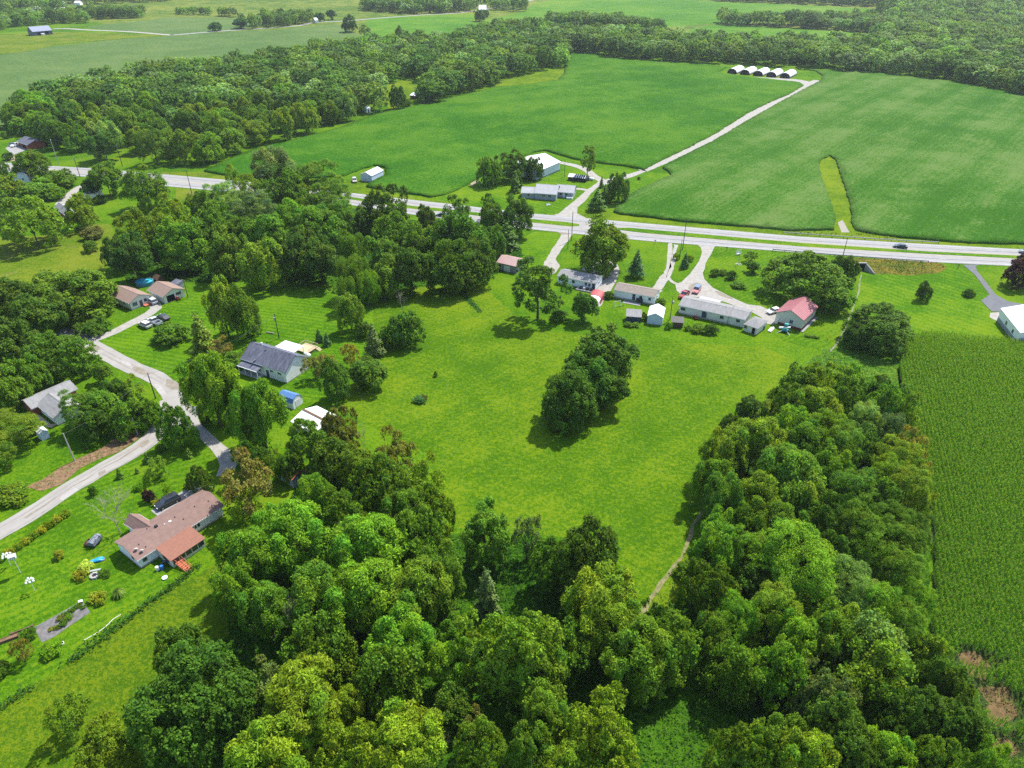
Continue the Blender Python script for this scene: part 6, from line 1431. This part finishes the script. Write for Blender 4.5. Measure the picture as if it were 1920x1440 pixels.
pole('f', (1071.7, 451), 396.5, 'taller pole of two at the gravel drive mouth', POLE, 0)
pole('g', (1064.7, 466), 430, 'shorter pole of two beside the west gravel drive', POLE, 0, r=.12)
pole('h', (1279.7, 468), 411, 'taller pole of two on the grass strip by the wide gravel drive', POLE, 0)
pole('i', (1274, 486), 449, 'shorter pole of two on the grass strip by the wide gravel drive', POLE, 0, r=.12)
pole('j', (1580, 481.5), 445, 'pole standing behind the guardrail above the culvert', POLE, 0)
pole('k', (1256, 600), 557, 'thin pole between the white metal shed and the longest mobile home', POLE, 0, True, r=.12)
pole('l', (523.5, 634.5), 588, 'dark pole with transformer behind the white house', POLE, 0, True, ang=2.6)
pole('m', (353, 558.5), 524, 'mossy pole beside the cream garage', paint('mossy_pole', (.10, .12, .05), .9, .2, 2.0), 1, ang=1.0)
pole('n', (292, 747.5), 700, 'leaning pole on the inside of the road bend', POLE, 0, r=.16)
pole('o', (140, 864), 812.5, 'bleached wooden pole standing in the dirt bank', POLEPALE, 0, r=.17)
pole('p', (258.5, 815), 785, 'pale post under the low trees by the dirt bank', POLEPALE, 0, r=.17)
pole('q', (1058.3, 332), 299.5, 'thin pole on the farmstead lawn before the big white barn', POLE, 0, r=.11)
pole('r', (725, 557), 518, 'thin pole in the shade of the mid wood edge', POLE, 0, r=.1)
pole('s', (975, 352), 331, 'pale metal pole beside the slim juniper', GREYM, 0, r=.1)
WIRE = paint('wire', (.10, .10, .10), .5, .1, 1.0)
def wire(a, b, sag, label, dz=0.0, r=.022, dy=0.0):
    A, B = TOPS[a] + Vector((0, dy, dz)), TOPS[b] + Vector((0, dy, dz)); m = MB(); n = 14; pv = None
    for i in range(n + 1):
        t = i / n; p = A.lerp(B, t) - Vector((0, 0, sag * 4 * t * (1 - t)))
        if pv is not None: m.cyl(pv, p, r, r, 4, caps=False)
        pv = p
    o = m.build('utility_wire', [WIRE]); tag(o, label, 'wire')
wire('b', 'c', .8, 'top wire slung across the highway between two crossarm poles', .1)
wire('b', 'c', .9, 'middle wire slung across the highway between two crossarm poles', -.9, dy=.5)
wire('b', 'c', 1.0, 'lowest wire slung across the highway between two crossarm poles', -1.9, dy=.5)
wire('a', 'c', .9, 'wire running along the big wood from the tall pale pole')
wire('o', 'n', 1.2, 'pale wire from the dirt bank pole to the bend pole')
wire('n', 'l', 2.0, 'long wire over the striped lawn towards the white house pole')
wire('c', 'd', 1.6, 'wire crossing the highway towards the wood pole')
RAILM = paint('guardrail_steel', (.40, .39, .37), .5, .1, .8, metal=.3, dirt=.4, dirtcol=(.25, .2, .15))
def guardrail(pts, label, step=3.8):
    P = smooth_loop([Vector(gp(*p)[:2]) for p in pts], False, step)
    o = empty('guardrail', (P[0].x, P[0].y, 0), 0, label, 'guardrail'); m = MB()
    for a, b in zip(P[:-1], P[1:]):
        d = (b - a).normalized(); nn = Vector((-d.y, d.x)) * .05
        for z0, z1, k in ((.48, .62, 1), (.62, .70, .3), (.70, .84, 1)):
            q = [(a - P[0]) - nn * k, (b - P[0]) - nn * k, (b - P[0]) + nn * k, (a - P[0]) + nn * k]
            m.prism([(v.x, v.y, z0) for v in q], (0, 0, z1 - z0))
    m.build('rail', [RAILM], o)
    pm = MB().box(-.07, .07, -.07, .07, 0, .8).mesh('post', [POLE])
    for a in P[::1]:
        p = link('post', pm, o); p.location = (a.x - P[0].x, a.y - P[0].y + .14, 0)
guardrail([(1468, 438.5), (1560, 445), (1640, 450.5), (1700, 454), (1760, 457)], 'long steel guardrail along the soybean side of the highway')
guardrail([(1449, 470.5), (1540, 478.5), (1640, 486), (1700, 490), (1741, 492.8)], 'steel guardrail on the house side of the highway above the culvert')
# culvert
o = empty('culvert', tuple(gp(1610.5, 507)), 0, 'dark box culvert with splayed concrete walls under the highway', 'culvert')
MB().prism([(-1.7, 0, 0), (1.7, 0, 0), (1.7, 0, 2.4), (-1.7, 0, 2.4)], (0, -.02, 0)).build('opening_shade', [DARKIN], o)  # flat dark panel paints the shade inside the culvert
MB().box(-2.1, 2.1, .004, .4, 0, 2.75).build('headwall', [FOUND], o)
for s_ in (-1, 1): MB().prism([(s_ * 1.75, -.05, 0), (s_ * 1.75, -.05, 2.6), (s_ * 3.6, -3.4, .5), (s_ * 3.6, -3.4, 0)], (s_ * .3, 0, 0)).build('wing_wall', [FOUND], o)

# ------------------------------------------------------------------ yards: small things
def thing(name, label, cat, p, rz=0.0, group=None): return empty(name, tuple(gp(*p)), rz, label, cat, group)
# round pool
o = thing('swimming_pool', 'oval above-ground pool with turquoise water behind the cream house', 'pool', (272.5, 533.5), .1)
ring = MB(); inn = []
for i in range(24):
    a0, a1 = 2 * math.pi * i / 24, 2 * math.pi * (i + 1) / 24
    f = lambda a, k: (2.75 * k * math.cos(a), 2.1 * k * math.sin(a))
    ring.prism([(*f(a0, 1), 0), (*f(a1, 1), 0), (*f(a1, .96), 0), (*f(a0, .96), 0)], (0, 0, 1.3))
ring.build('pool_wall', [paint('pool_blue_vinyl', (.045, .20, .30), .5, .1, 1.0)], o)
MB().face([(2.64 * math.cos(2 * math.pi * i / 24), 2.02 * math.sin(2 * math.pi * i / 24), 1.12) for i in range(24)]).build('pool_water', [paint('pool_water', (.05, .42, .55), .08, .06, .8)], o)
rr = MB()
for i in range(24):
    a0, a1 = 2 * math.pi * i / 24, 2 * math.pi * (i + 1) / 24
    rr.prism([(*f(a0, 1.03), 1.305), (*f(a1, 1.03), 1.305), (*f(a1, .94), 1.305), (*f(a0, .94), 1.305)], (0, 0, .05))
rr.build('pool_rim', [paint('pool_rim', (.08, .32, .44), .4, .05, 1.0)], o)
# purple martin houses and gourd racks
for i, (p, lb) in enumerate((((21, 1061), 'rack of white gourd birdhouses beside the yellow bush row'), ((66, 1108), 'rack of white gourd birdhouses closer to the vegetable bed'))):
    o = thing('gourd_rack', lb, 'birdhouse', p, .6 * i, 'gourd birdhouse racks on the front lawn')
    MB().cyl((0, 0, 0), (0, 0, 3.0), .04, .035, 8).build('post', [TRIM], o)
    gm = MB().ball((0, 0, 0), .2, .2, .24, 10, 7).mesh('gourd', [PLASTIC_WHITE], True)
    for k in range(7):
        b_ = k * .898 + i; r_ = .5 + .22 * (k % 2); x, y = r_ * math.cos(b_), r_ * math.sin(b_)
        MB().cyl((0, 0, 2.9), (x, y, 2.95), .02, .02, 6).build('arm', [TRIM], o)
        gg = link('gourd', gm, o); gg.location = (x, y, 2.66)
o = thing('martin_house', 'boxy white multi-storey birdhouse on a pole between the gourd racks', 'birdhouse', (39, 1074), .5)
MB().cyl((0, 0, 0), (0, 0, 3.7), .05, .05, 8).build('post', [TRIM], o)
m = MB(); m.box(-.5, .5, -.4, .4, 3.7, 4.0); m.box(-.5, .5, -.4, .4, 4.05, 4.35); m.build('house_box', [PLASTIC_WHITE], o)
MB().prism([(-.6, -.5, 4.352), (-.6, 0, 4.75), (-.6, .5, 4.352)], (1.2, 0, 0)).build('roof', [PLASTIC_WHITE], o)
for z in (3.85, 4.2):
    for x in (-.3, 0, .3): MB().box(x - .07, x + .07, -.412, -.402, z - .07, z + .07).build('entry_hole_shade', [DARKIN], o)  # thin dark plates, the shade of the holes put into the colour
# covered trailer, crate, tarp
o = thing('covered_trailer', 'small trailer under a taut grey tarpaulin beside the dead tree', 'trailer', (179, 1019), 1.45)
MB().prism([(-1.2, -.75, .5), (-1.2, .75, .5), (-1.2, .62, 1.15), (-1.2, 0, 1.4), (-1.2, -.62, 1.15)], (2.5, 0, 0)).build('tarpaulin', [paint('grey_tarpaulin', (.12, .14, .17), .35, .35, 1.5, stretch=(1, 4, 1))], o)
MB().box(-1.25, 1.35, -.78, .78, .36, .497).build('chassis', [BLACKM], o)
for y in (-.85, .8): MB().cyl((0, y, .3), (0, y + .05, .3), .3, .3, 12).build('wheel', [TYRE], o)
for x, y in ((-.9, .3), (-.4, -.2), (.5, .2)): MB().prism([(x, y - .03, 1.32), (x + .5, y - .03, 1.34), (x + .5, y + .03, 1.34), (x, y + .03, 1.32)], (0, 0, .05)).build('strap', [GREYM], o)
o = thing('compost_crate', 'brown slatted crate of scraps next to the covered trailer', 'crate', (167.5, 1020), 1.4)
for k in range(4):
    MB().box(-.75, .75, -.5, -.45, .05 + k * .16, .17 + k * .16).build('slat', [WOODB], o); MB().box(-.75, .75, .45, .5, .05 + k * .16, .17 + k * .16).build('slat', [WOODB], o)
for x in (-.75, .7): MB().box(x, x + .05, -.445, .445, .05, .66).build('end_board', [WOODB], o)
MB().ball((0, 0, .35), .65, .4, .3, 12, 6, jit=.2).build('scraps', [paint('scraps', (.16, .07, .06), .9, .6, 6.0)], o)
o = thing('tarp_heap', 'bright blue tarpaulin thrown over a low heap of bricks', 'tarpaulin', (186, 1051), .35)
m = MB(); m.ball((0, 0, .25), .95, .55, .38, 14, 7, jit=.12); m.ball((-1.0, .05, .15), .6, .42, .25, 12, 6, jit=.15); m.build('tarpaulin', [paint('blue_tarpaulin', (.03, .30, .62), .35, .25, 3.0)], o)
bm_ = MB().box(-.11, .11, -.055, .055, 0, .08).mesh('brick', [BRICK])
for k in range(8): b_ = link('brick', bm_, o); b_.location = (.75 + .12 * (k % 3), -.35 + .2 * (k // 3), .02 + .085 * (k % 2)); b_.rotation_euler.z = k
o = thing('fire_pit', 'grey stone fire pit with a bench among the yellow bushes', 'fire pit', (178, 1081), .3)
for i in range(10):
    a = i * .628; MB().box(.62 * math.cos(a) - .2, .62 * math.cos(a) + .2, .62 * math.sin(a) - .16, .62 * math.sin(a) + .16, .02, .42).build('stone', [FOUND], o)
MB().cyl((0, 0, .02), (0, 0, .12), .45, .45, 12).build('ash_bed', [BLACKM], o)
m = MB(); m.box(-.9, .9, .95, 1.35, .42, .5); m.box(-.8, -.7, 1.0, 1.3, 0, .418); m.box(.7, .8, 1.0, 1.3, 0, .418); m.build('bench', [GREYM], o)
o = thing('plastic_basin', 'round white plastic basin lying on the lawn', 'basin', (309.5, 1084.5))
m = MB(); m.cyl((0, 0, .01), (0, 0, .28), .42, .5, 16); m.build('basin', [paint('pale_aqua_plastic', (.60, .76, .75), .4, .05, 1.0)], o)
o = thing('water_barrel', 'white and blue barrel pair by the sunroom corner', 'barrel', (300, 1069))
MB().cyl((-.4, 0, 0), (-.4, 0, .85), .3, .3, 12).build('white_barrel', [PLASTIC_WHITE], o); MB().cyl((.35, .2, 0), (.35, .2, .9), .29, .29, 12).build('blue_barrel', [paint('blue_plastic', (.03, .14, .45), .4, .1, 1.0)], o)
o = thing('grill', 'dark covered grill in the shade beside the sunroom', 'grill', (313, 1060), .5)
MB().box(-.6, .6, -.3, .3, .75, 1.1).build('firebox', [BLACKM], o); MB().ball((0, 0, 1.1), .6, .3, .22, 12, 6).build('lid', [DARKBLUE], o)
for x in (-.5, .5): MB().box(x - .04, x + .04, -.25, .25, 0, .748).build('leg', [GREYM], o)
o = thing('wooden_planter', 'long dark wooden raised bed at the lawn edge', 'raised bed', (18, 1199), .55)
MB().box(-1.3, 1.3, -.4, -.34, 0, .5).build('board', [WOODB], o); MB().box(-1.3, 1.3, .34, .4, 0, .5).build('board', [WOODB], o); MB().box(-1.3, -1.24, -.337, .337, 0, .5).build('board', [WOODB], o); MB().box(1.24, 1.3, -.337, .337, 0, .5).build('board', [WOODB], o); MB().box(-1.23, 1.23, -.33, .33, .02, .42).build('soil', [DIRT], o)
o = thing('wooden_planter', 'low wooden bed rail behind the tomato clump', 'raised bed', (42, 1182), .55)
MB().box(-1.6, 1.6, -.1, .1, 0, .28).build('board', [WOODB], o); MB().box(-1.6, -1.4, -.25, .25, 0, .4).build('end_post', [WOODB], o); MB().box(1.4, 1.6, -.25, .25, 0, .4).build('end_post', [WOODB], o)
o = thing('wash_tub', 'small white tub beside the lime shrub', 'tub', (117, 1208))
MB().cyl((0, 0, .02), (0, 0, .35), .28, .34, 14).build('tub', [PLASTIC_WHITE], o); MB().cyl((0, 0, .352), (0, 0, .36), .27, .27, 14).build('tub_inside_shade', [DARKIN], o)  # dark disc on a solid tub paints the shade inside it
o = thing('plastic_crate', 'white box at the top corner of the vegetable bed', 'box', (152, 1130), .4)
MB().box(-.3, .3, -.22, .22, 0, .4).build('crate', [PLASTIC_WHITE], o); MB().box(-.33, .33, -.25, .25, .402, .46).build('lid', [PLASTIC_WHITE], o)
# white pipe rail by the fence
P = smooth_loop([Vector(gp(*p)) for p in ((160, 1206), (178, 1196), (200, 1181), (215, 1166), (230, 1157))], False, .8)
o = empty('hose_rail', tuple(P[0]), 0, 'white hose strung on short posts along the old fence', 'hose'); m = MB(); q0 = None
for p in P:
    q = (p - P[0]) + Vector((0, 0, .75))
    if q0 is not None: m.cyl(q0, q, .045, .045, 6, caps=False)
    q0 = q
m.build('hose', [PLASTIC_WHITE], o)
for p in (P[0], P[len(P) // 2], P[-1]): MB().cyl(p - P[0], p - P[0] + Vector((0, 0, .85)), .05, .05, 6).build('post', [WOODB], o)
# riding mowers
def mower(p, rz, label):
    o = thing('riding_mower', label, 'mower', p, rz)
    m = MB(); m.prism([(.1, -.3, .45), (.1, -.3, .95), (.75, -.3, .85), (.95, -.3, .45)], (0, .6, 0)); m.build('bonnet', [RED], o)
    MB().box(-.8, .1, -.38, .38, .4, .6).build('chassis', [RED], o); MB().box(-.6, -.15, -.22, .22, .61, .72).build('seat', [BLACKM], o); MB().box(-.66, -.58, -.22, .22, .73, 1.1).build('backrest', [BLACKM], o)
    for x, r in ((-.5, .33), (.65, .24)):
        for y in (-.42, .42): MB().cyl((x, y - .1, r), (x, y + .1, r), r, r, 12).build('wheel', [TYRE], o)
    MB().cyl((.05, 0, .7), (-.1, 0, 1.05), .03, .03, 6).build('steering_column', [BLACKM], o)
    m = MB(); m.cyl((-.11, 0, 1.05), (-.13, 0, 1.08), .19, .19, 12); m.build('steering_wheel', [BLACKM], o)
mower((334, 562), 2.4, 'red riding mower in front of the cream garage')
mower((1304, 598), 1.6, 'red riding mower behind the longest mobile home')
mower((1455, 581), 2.9, 'red mower beside the white car at the pole barn')
# teal and white lift
o = thing('towable_lift', 'teal and white folding boom lift parked below the pole barn', 'boom lift', (1471, 623), -.5)
TEAL = paint('teal_paint', (.03, .30, .30), .45, .1, 1.0)
MB().box(-.8, .8, -.6, .6, .5, 1.0).build('chassis', [TEAL], o); MB().box(-.5, .6, .3, 1.0, 1.9, 2.5).build('basket', [TEAL], o)
for y in (-.25, .05, .3): MB().prism([(-1.8, y, 1.05), (-1.8, y, 1.25), (1.3, y, 2.0), (1.3, y, 1.8)], (0, .14, 0)).build('boom', [PLASTIC_WHITE], o)
for x, y in ((-1.9, -1.5), (1.7, -1.5), (-1.9, 1.5), (1.7, 1.5)): MB().cyl((x * .35, y * .35, .8), (x, y, .05), .07, .07, 6).build('outrigger', [PLASTIC_WHITE], o)
for y in (-.72, .72): MB().cyl((0, y - .1, .35), (0, y + .1, .35), .35, .35, 12).build('wheel', [TYRE], o)
# fenced bed and trellis
o = thing('fenced_bed', 'small garden bed in a green wire frame on the pole barn lawn', 'garden bed', (1522, 633.5), -.28)
for x in (-2, -.67, .67, 2):
    for y in (-.5, .5): MB().cyl((x, y, 0), (x, y, .95), .04, .04, 6).build('post', [paint('green_post', (.03, .07, .03), .6, .1, 1.0)], o)
for y in (-.5, .5): MB().box(-2, 2, y - .02, y + .02, .85, .9).build('rail', [BLACKM], o)
c_ = NR.uniform(-1, 1, (420, 3)) * [1.9, .42, .25] + [0, 0, .35]; V, Q = leaves(c_, NR.normal(0, .5, c_.shape) + [0, 0, .8], np.full(420, .13)); b_ = link('plants', np_mesh('plants', V, Q, [LEAF], leaf_tint(420, NR)), o); b_.color = (.05, .13, .015, 1)
o = thing('trellis', 'brown wooden trellis at the end of the fenced bed', 'trellis', (1553, 636), 1.1)
for x in (-.8, -.4, 0, .4, .8): MB().box(x - .03, x + .03, -.02, .02, 0, 1.4).build('upright', [WOODR], o)
for z in (.4, .8, 1.2): MB().box(-.85, .85, .021, .05, z, z + .06).build('crosspiece', [WOODR], o)
# garden windmill on its stones
o = thing('garden_windmill', 'slim garden windmill standing on a pad of white stones', 'windmill', (1384, 496))
for a in range(3):
    b_ = a * 2.094; MB().cyl((.35 * math.cos(b_), .35 * math.sin(b_), 0), (.05 * math.cos(b_), .05 * math.sin(b_), 4.2), .04, .03, 6).build('leg', [GREYM], o)
for a in range(8):
    b_ = a * .785; m = MB(); m.prism([(.1 * math.cos(b_), -.12, 4.35 + .1 * math.sin(b_)), (.65 * math.cos(b_ - .14), -.12, 4.35 + .65 * math.sin(b_ - .14)), (.65 * math.cos(b_ + .14), -.12, 4.35 + .65 * math.sin(b_ + .14))], (0, .02, 0)); m.build('blade', [TRIM], o)
MB().prism([(-.02, .1, 4.3), (-.02, .9, 4.15), (-.02, .9, 4.6), (-.02, .1, 4.4)], (.03, 0, 0)).build('tail_vane', [TRIM], o)
for k in range(14):
    a = RND.uniform(0, 6.28); r = RND.uniform(.45, 1.0); MB().ball((r * math.cos(a), r * math.sin(a), .1), .2, .17, .13, 7, 5, jit=.15).build('stone', [paint('white_stone', (.62, .60, .56), .9, .15, 2.0)], o)
o = thing('garden_glider', 'white slatted garden swing near the highway', 'swing', (1384, 478), .3)
MB().box(-.8, .8, -.3, .3, .45, .52).build('seat', [TRIM], o); MB().box(-.8, .8, .28, .34, .53, 1.1).build('backrest', [TRIM], o)
for x in (-1, 1):
    MB().cyl((x, -.6, 0), (x, 0, 1.9), .05, .05, 6).build('frame_leg', [TRIM], o); MB().cyl((x, .6, 0), (x, 0, 1.9), .05, .05, 6).build('frame_leg', [TRIM], o)
MB().cyl((-1.05, 0, 1.9), (1.05, 0, 1.9), .05, .05, 6).build('top_bar', [TRIM], o)
# mailboxes and posts
for p, lb in (((1796, 503), 'dark mailbox post beside the asphalt driveway mouth'), ((1362, 470), 'mailbox with a flower clump at the wide gravel drive'), ((1228, 457), 'mailbox on the highway verge near the two-track drive')):
    o = thing('mailbox', lb, 'mailbox', p); MB().box(-.06, .06, -.06, .06, 0, 1.15).build('post', [WOODB], o)
    m = MB(); m.prism([(-.3, -.14, 1.16), (-.3, -.14, 1.36), (-.3, 0, 1.46), (-.3, .14, 1.36), (-.3, .14, 1.16)], (.6, 0, 0)); m.build('box', [BLACKM], o)
# play things
o = thing('swing_set', 'green and white child swing set behind the tan-roofed mobile home', 'swing set', (1157, 575), .3)
for x in (-1, 1):
    for y in (-.7, .7): MB().cyl((x, y, 0), (x, 0, 1.9), .05, .05, 6).build('leg', [TRIM], o)
MB().cyl((-1.1, 0, 1.9), (1.1, 0, 1.9), .05, .05, 6).build('top_bar', [TRIM], o)
for x in (-.4, .4): MB().box(x - .22, x + .22, -.1, .1, .45, .5).build('swing_seat', [paint('green_plastic', (.03, .28, .12), .4, .1, 1.0)], o)
m = MB(); m.prism([(1.1, -.2, 1.2), (2.4, -.2, .1), (2.4, -.2, .18), (1.1, -.2, 1.3)], (0, .4, 0)); m.build('slide', [paint('green_plastic', (.03, .28, .12), .4, .1, 1.0)], o)
o = thing('clothes_frame', 'thin clothesline frame in front of the big white barn', 'clothesline', (1022, 337), .15)
for x in (-1.5, 1.5): MB().cyl((x, 0, 0), (x, 0, 2.0), .05, .05, 6).build('post', [GREYM], o)
MB().cyl((-1.5, 0, 2.0), (1.5, 0, 2.0), .035, .035, 6).build('top_bar', [GREYM], o)
o = thing('lawn_bench', 'small pale bench on the lawn in front of the grey ranch house', 'bench', (1028, 386), .3)
MB().box(-.9, .9, -.25, .25, .4, .47).build('seat', [TRIM], o); MB().box(-.9, .9, .22, .28, .48, .95).build('backrest', [TRIM], o)
for x in (-.8, .8): MB().box(x - .05, x + .05, -.22, .2, 0, .398).build('leg', [TRIM], o)
o = thing('boat', 'white upturned boat on the lawn between the long home and the pole barn', 'boat', (1446, 619), .9)
MB().prism([(-1.6, -.5, .05), (1.0, -.5, .05), (1.8, 0, .05), (1.0, .5, .05), (-1.6, .5, .05)], (0, 0, .35)).build('hull', [PLASTIC_WHITE], o)
MB().box(-1.4, 1.0, -.06, .06, .402, .47).build('keel', [GREYM], o)
o = thing('trash_cart', 'dark wheeled bin beside the extension of the longest mobile home', 'bin', (1430, 617), .2)
MB().box(-.35, .35, -.35, .35, .1, 1.0).build('bin_body', [BLACKM], o); MB().box(-.38, .38, -.38, .38, 1.002, 1.08).build('lid', [GREYM], o)
for y in (-.4, .36): MB().cyl((-.25, y, .13), (-.25, y + .05, .13), .13, .13, 10).build('wheel', [TYRE], o)
o = thing('round_log', 'grey fallen log lying on the lawn behind the white house', 'log', (507, 625.5), -.35)
MB().cyl((-1.3, 0, .22), (1.3, .1, .24), .2, .17, 9).build('log', [BARKPALE], o); MB().cyl((.3, 0, .25), (.9, .5, .5), .07, .05, 6).build('branch_stub', [BARKPALE], o)
o = thing('flower_row', 'long strip of low leafy vegetables beside the mid wood', 'garden row', (882, 566), 0)
a, b = gp(866, 548), gp(901, 586); d = b - a; o.location = a; o.rotation_euler.z = math.atan2(d.y, d.x); n_ = 900
c_ = np.stack([NR.uniform(0, d.length, n_), NR.normal(0, .55, n_), NR.uniform(.02, .35, n_)], 1); V, Q = leaves(c_, NR.normal(0, .5, c_.shape) + [0, 0, .9], np.full(n_, .2)); b_ = link('plants', np_mesh('plants', V, Q, [LEAF], leaf_tint(n_, NR)), o); b_.color = (.045, .14, .02, 1)

# ------------------------------------------------------------------ labels for the wood trees
MARK = [('the pole barn side', 1510, 640), ('the footpath', 1300, 1010), ('the lower footpath bend', 1225, 1130), ('the corn field', 1735, 1000), ('the corn field corner', 1700, 760), ('the brown corn patches', 1815, 1310), ('the rough meadow', 330, 1180), ('the brown-roofed house', 400, 1010), ('the rust-red shed', 560, 900),
        ('the white-roofed garage', 610, 830), ('the meadow edge', 820, 930), ('the meadow corner', 1000, 1040), ('the sunlit gap', 830, 1010), ('the bottom edge', 900, 1420), ('the middle of the hollow', 900, 1150), ('the dark gap', 1420, 1180), ('the grassy bay', 1300, 1330), ('the tip of the wood', 1580, 710),
        ('the pale blue shed', 660, 360), ('the highway pole', 361, 368), ('the pink-roofed shed', 940, 500), ('the round pool', 290, 510), ('the west lawn', 215, 450), ('the open lawn', 650, 560), ('the highway', 760, 400), ('the middle of the wood', 520, 420), ('the north verge', 480, 345), ('the shaded floor', 590, 500),
        ('the soybean tip', 390, 320), ('the highway poles', 170, 315), ('the soybean edge', 520, 270), ('the white-roofed hut', 690, 215), ('the hut clearing', 780, 190), ('the brick garage', 70, 265)]
MK = [(n_, gp(x, y)) for n_, x, y in MARK]
cnt = {}
for t in TREES:
    if t['label']:
        t['o']['label'] = t['label']; continue
    nm = min(MK, key=lambda k: (k[1] - t['P']).length)
    dd_ = (nm[1] - t['P']).length
    sz = 'big ' if t['R'] > 6.3 else 'small ' if t['R'] < 3.8 else ''
    lb = f"{sz}{TWORD[t['tint']]} {kword(t['kind'])} {'beside' if dd_ < 12 else 'towards'} {nm[0]} {t['zone'].replace('in the wood ', 'in the wood ')}"
    t['lb'] = lb; cnt.setdefault(lb, []).append(t)
for lb, ts in cnt.items():
    ts.sort(key=lambda t: t['P'].y)
    for i, t in enumerate(ts):
        if len(ts) == 1: w_ = lb
        elif len(ts) == 2: w_ = ('nearer ' if i == 0 else 'further ') + lb
        elif len(ts) == 4: w_ = ('nearest ', 'second nearest ', 'second furthest ', 'furthest ')[i] + lb
        elif len(ts) == 3: w_ = ('nearest ', 'middle ', 'furthest ')[i] + lb
        else: w_ = lb
        ws = w_.split()
        while len(w_.split()) > 16:
            for s_ in ('the wood across', 'green ', 'big ', 'small ', 'in '):
                if s_ in w_: w_ = w_.replace(s_, 'woods over' if s_.startswith('the') else '', 1); break
        t['o']['label'] = w_
        t['o']['group'] = 'trees ' + t['zone']
print('trees', len(TREES), 'far', len(far_pts), 'long labels', max(len(t['o']['label'].split()) for t in TREES))

# ------------------------------------------------------------------ summer haze
hm = bpy.data.materials.new('summer_haze'); hm.use_nodes = True
hn = hm.node_tree.nodes; hn.remove(hn['Principled BSDF'])
pv = hn.new('ShaderNodeVolumePrincipled'); pv.inputs['Color'].default_value = (.86, .92, 1, 1); pv.inputs['Density'].default_value = .00006
pv.inputs['Anisotropy'].default_value = .3
hm.node_tree.links.new(pv.outputs[0], hn['Material Output'].inputs['Volume'])
hz_o = MB().box(-5400, 5400, -260, 8600, -1, 101).build('haze', [hm]); tag(hz_o, kind='stuff')
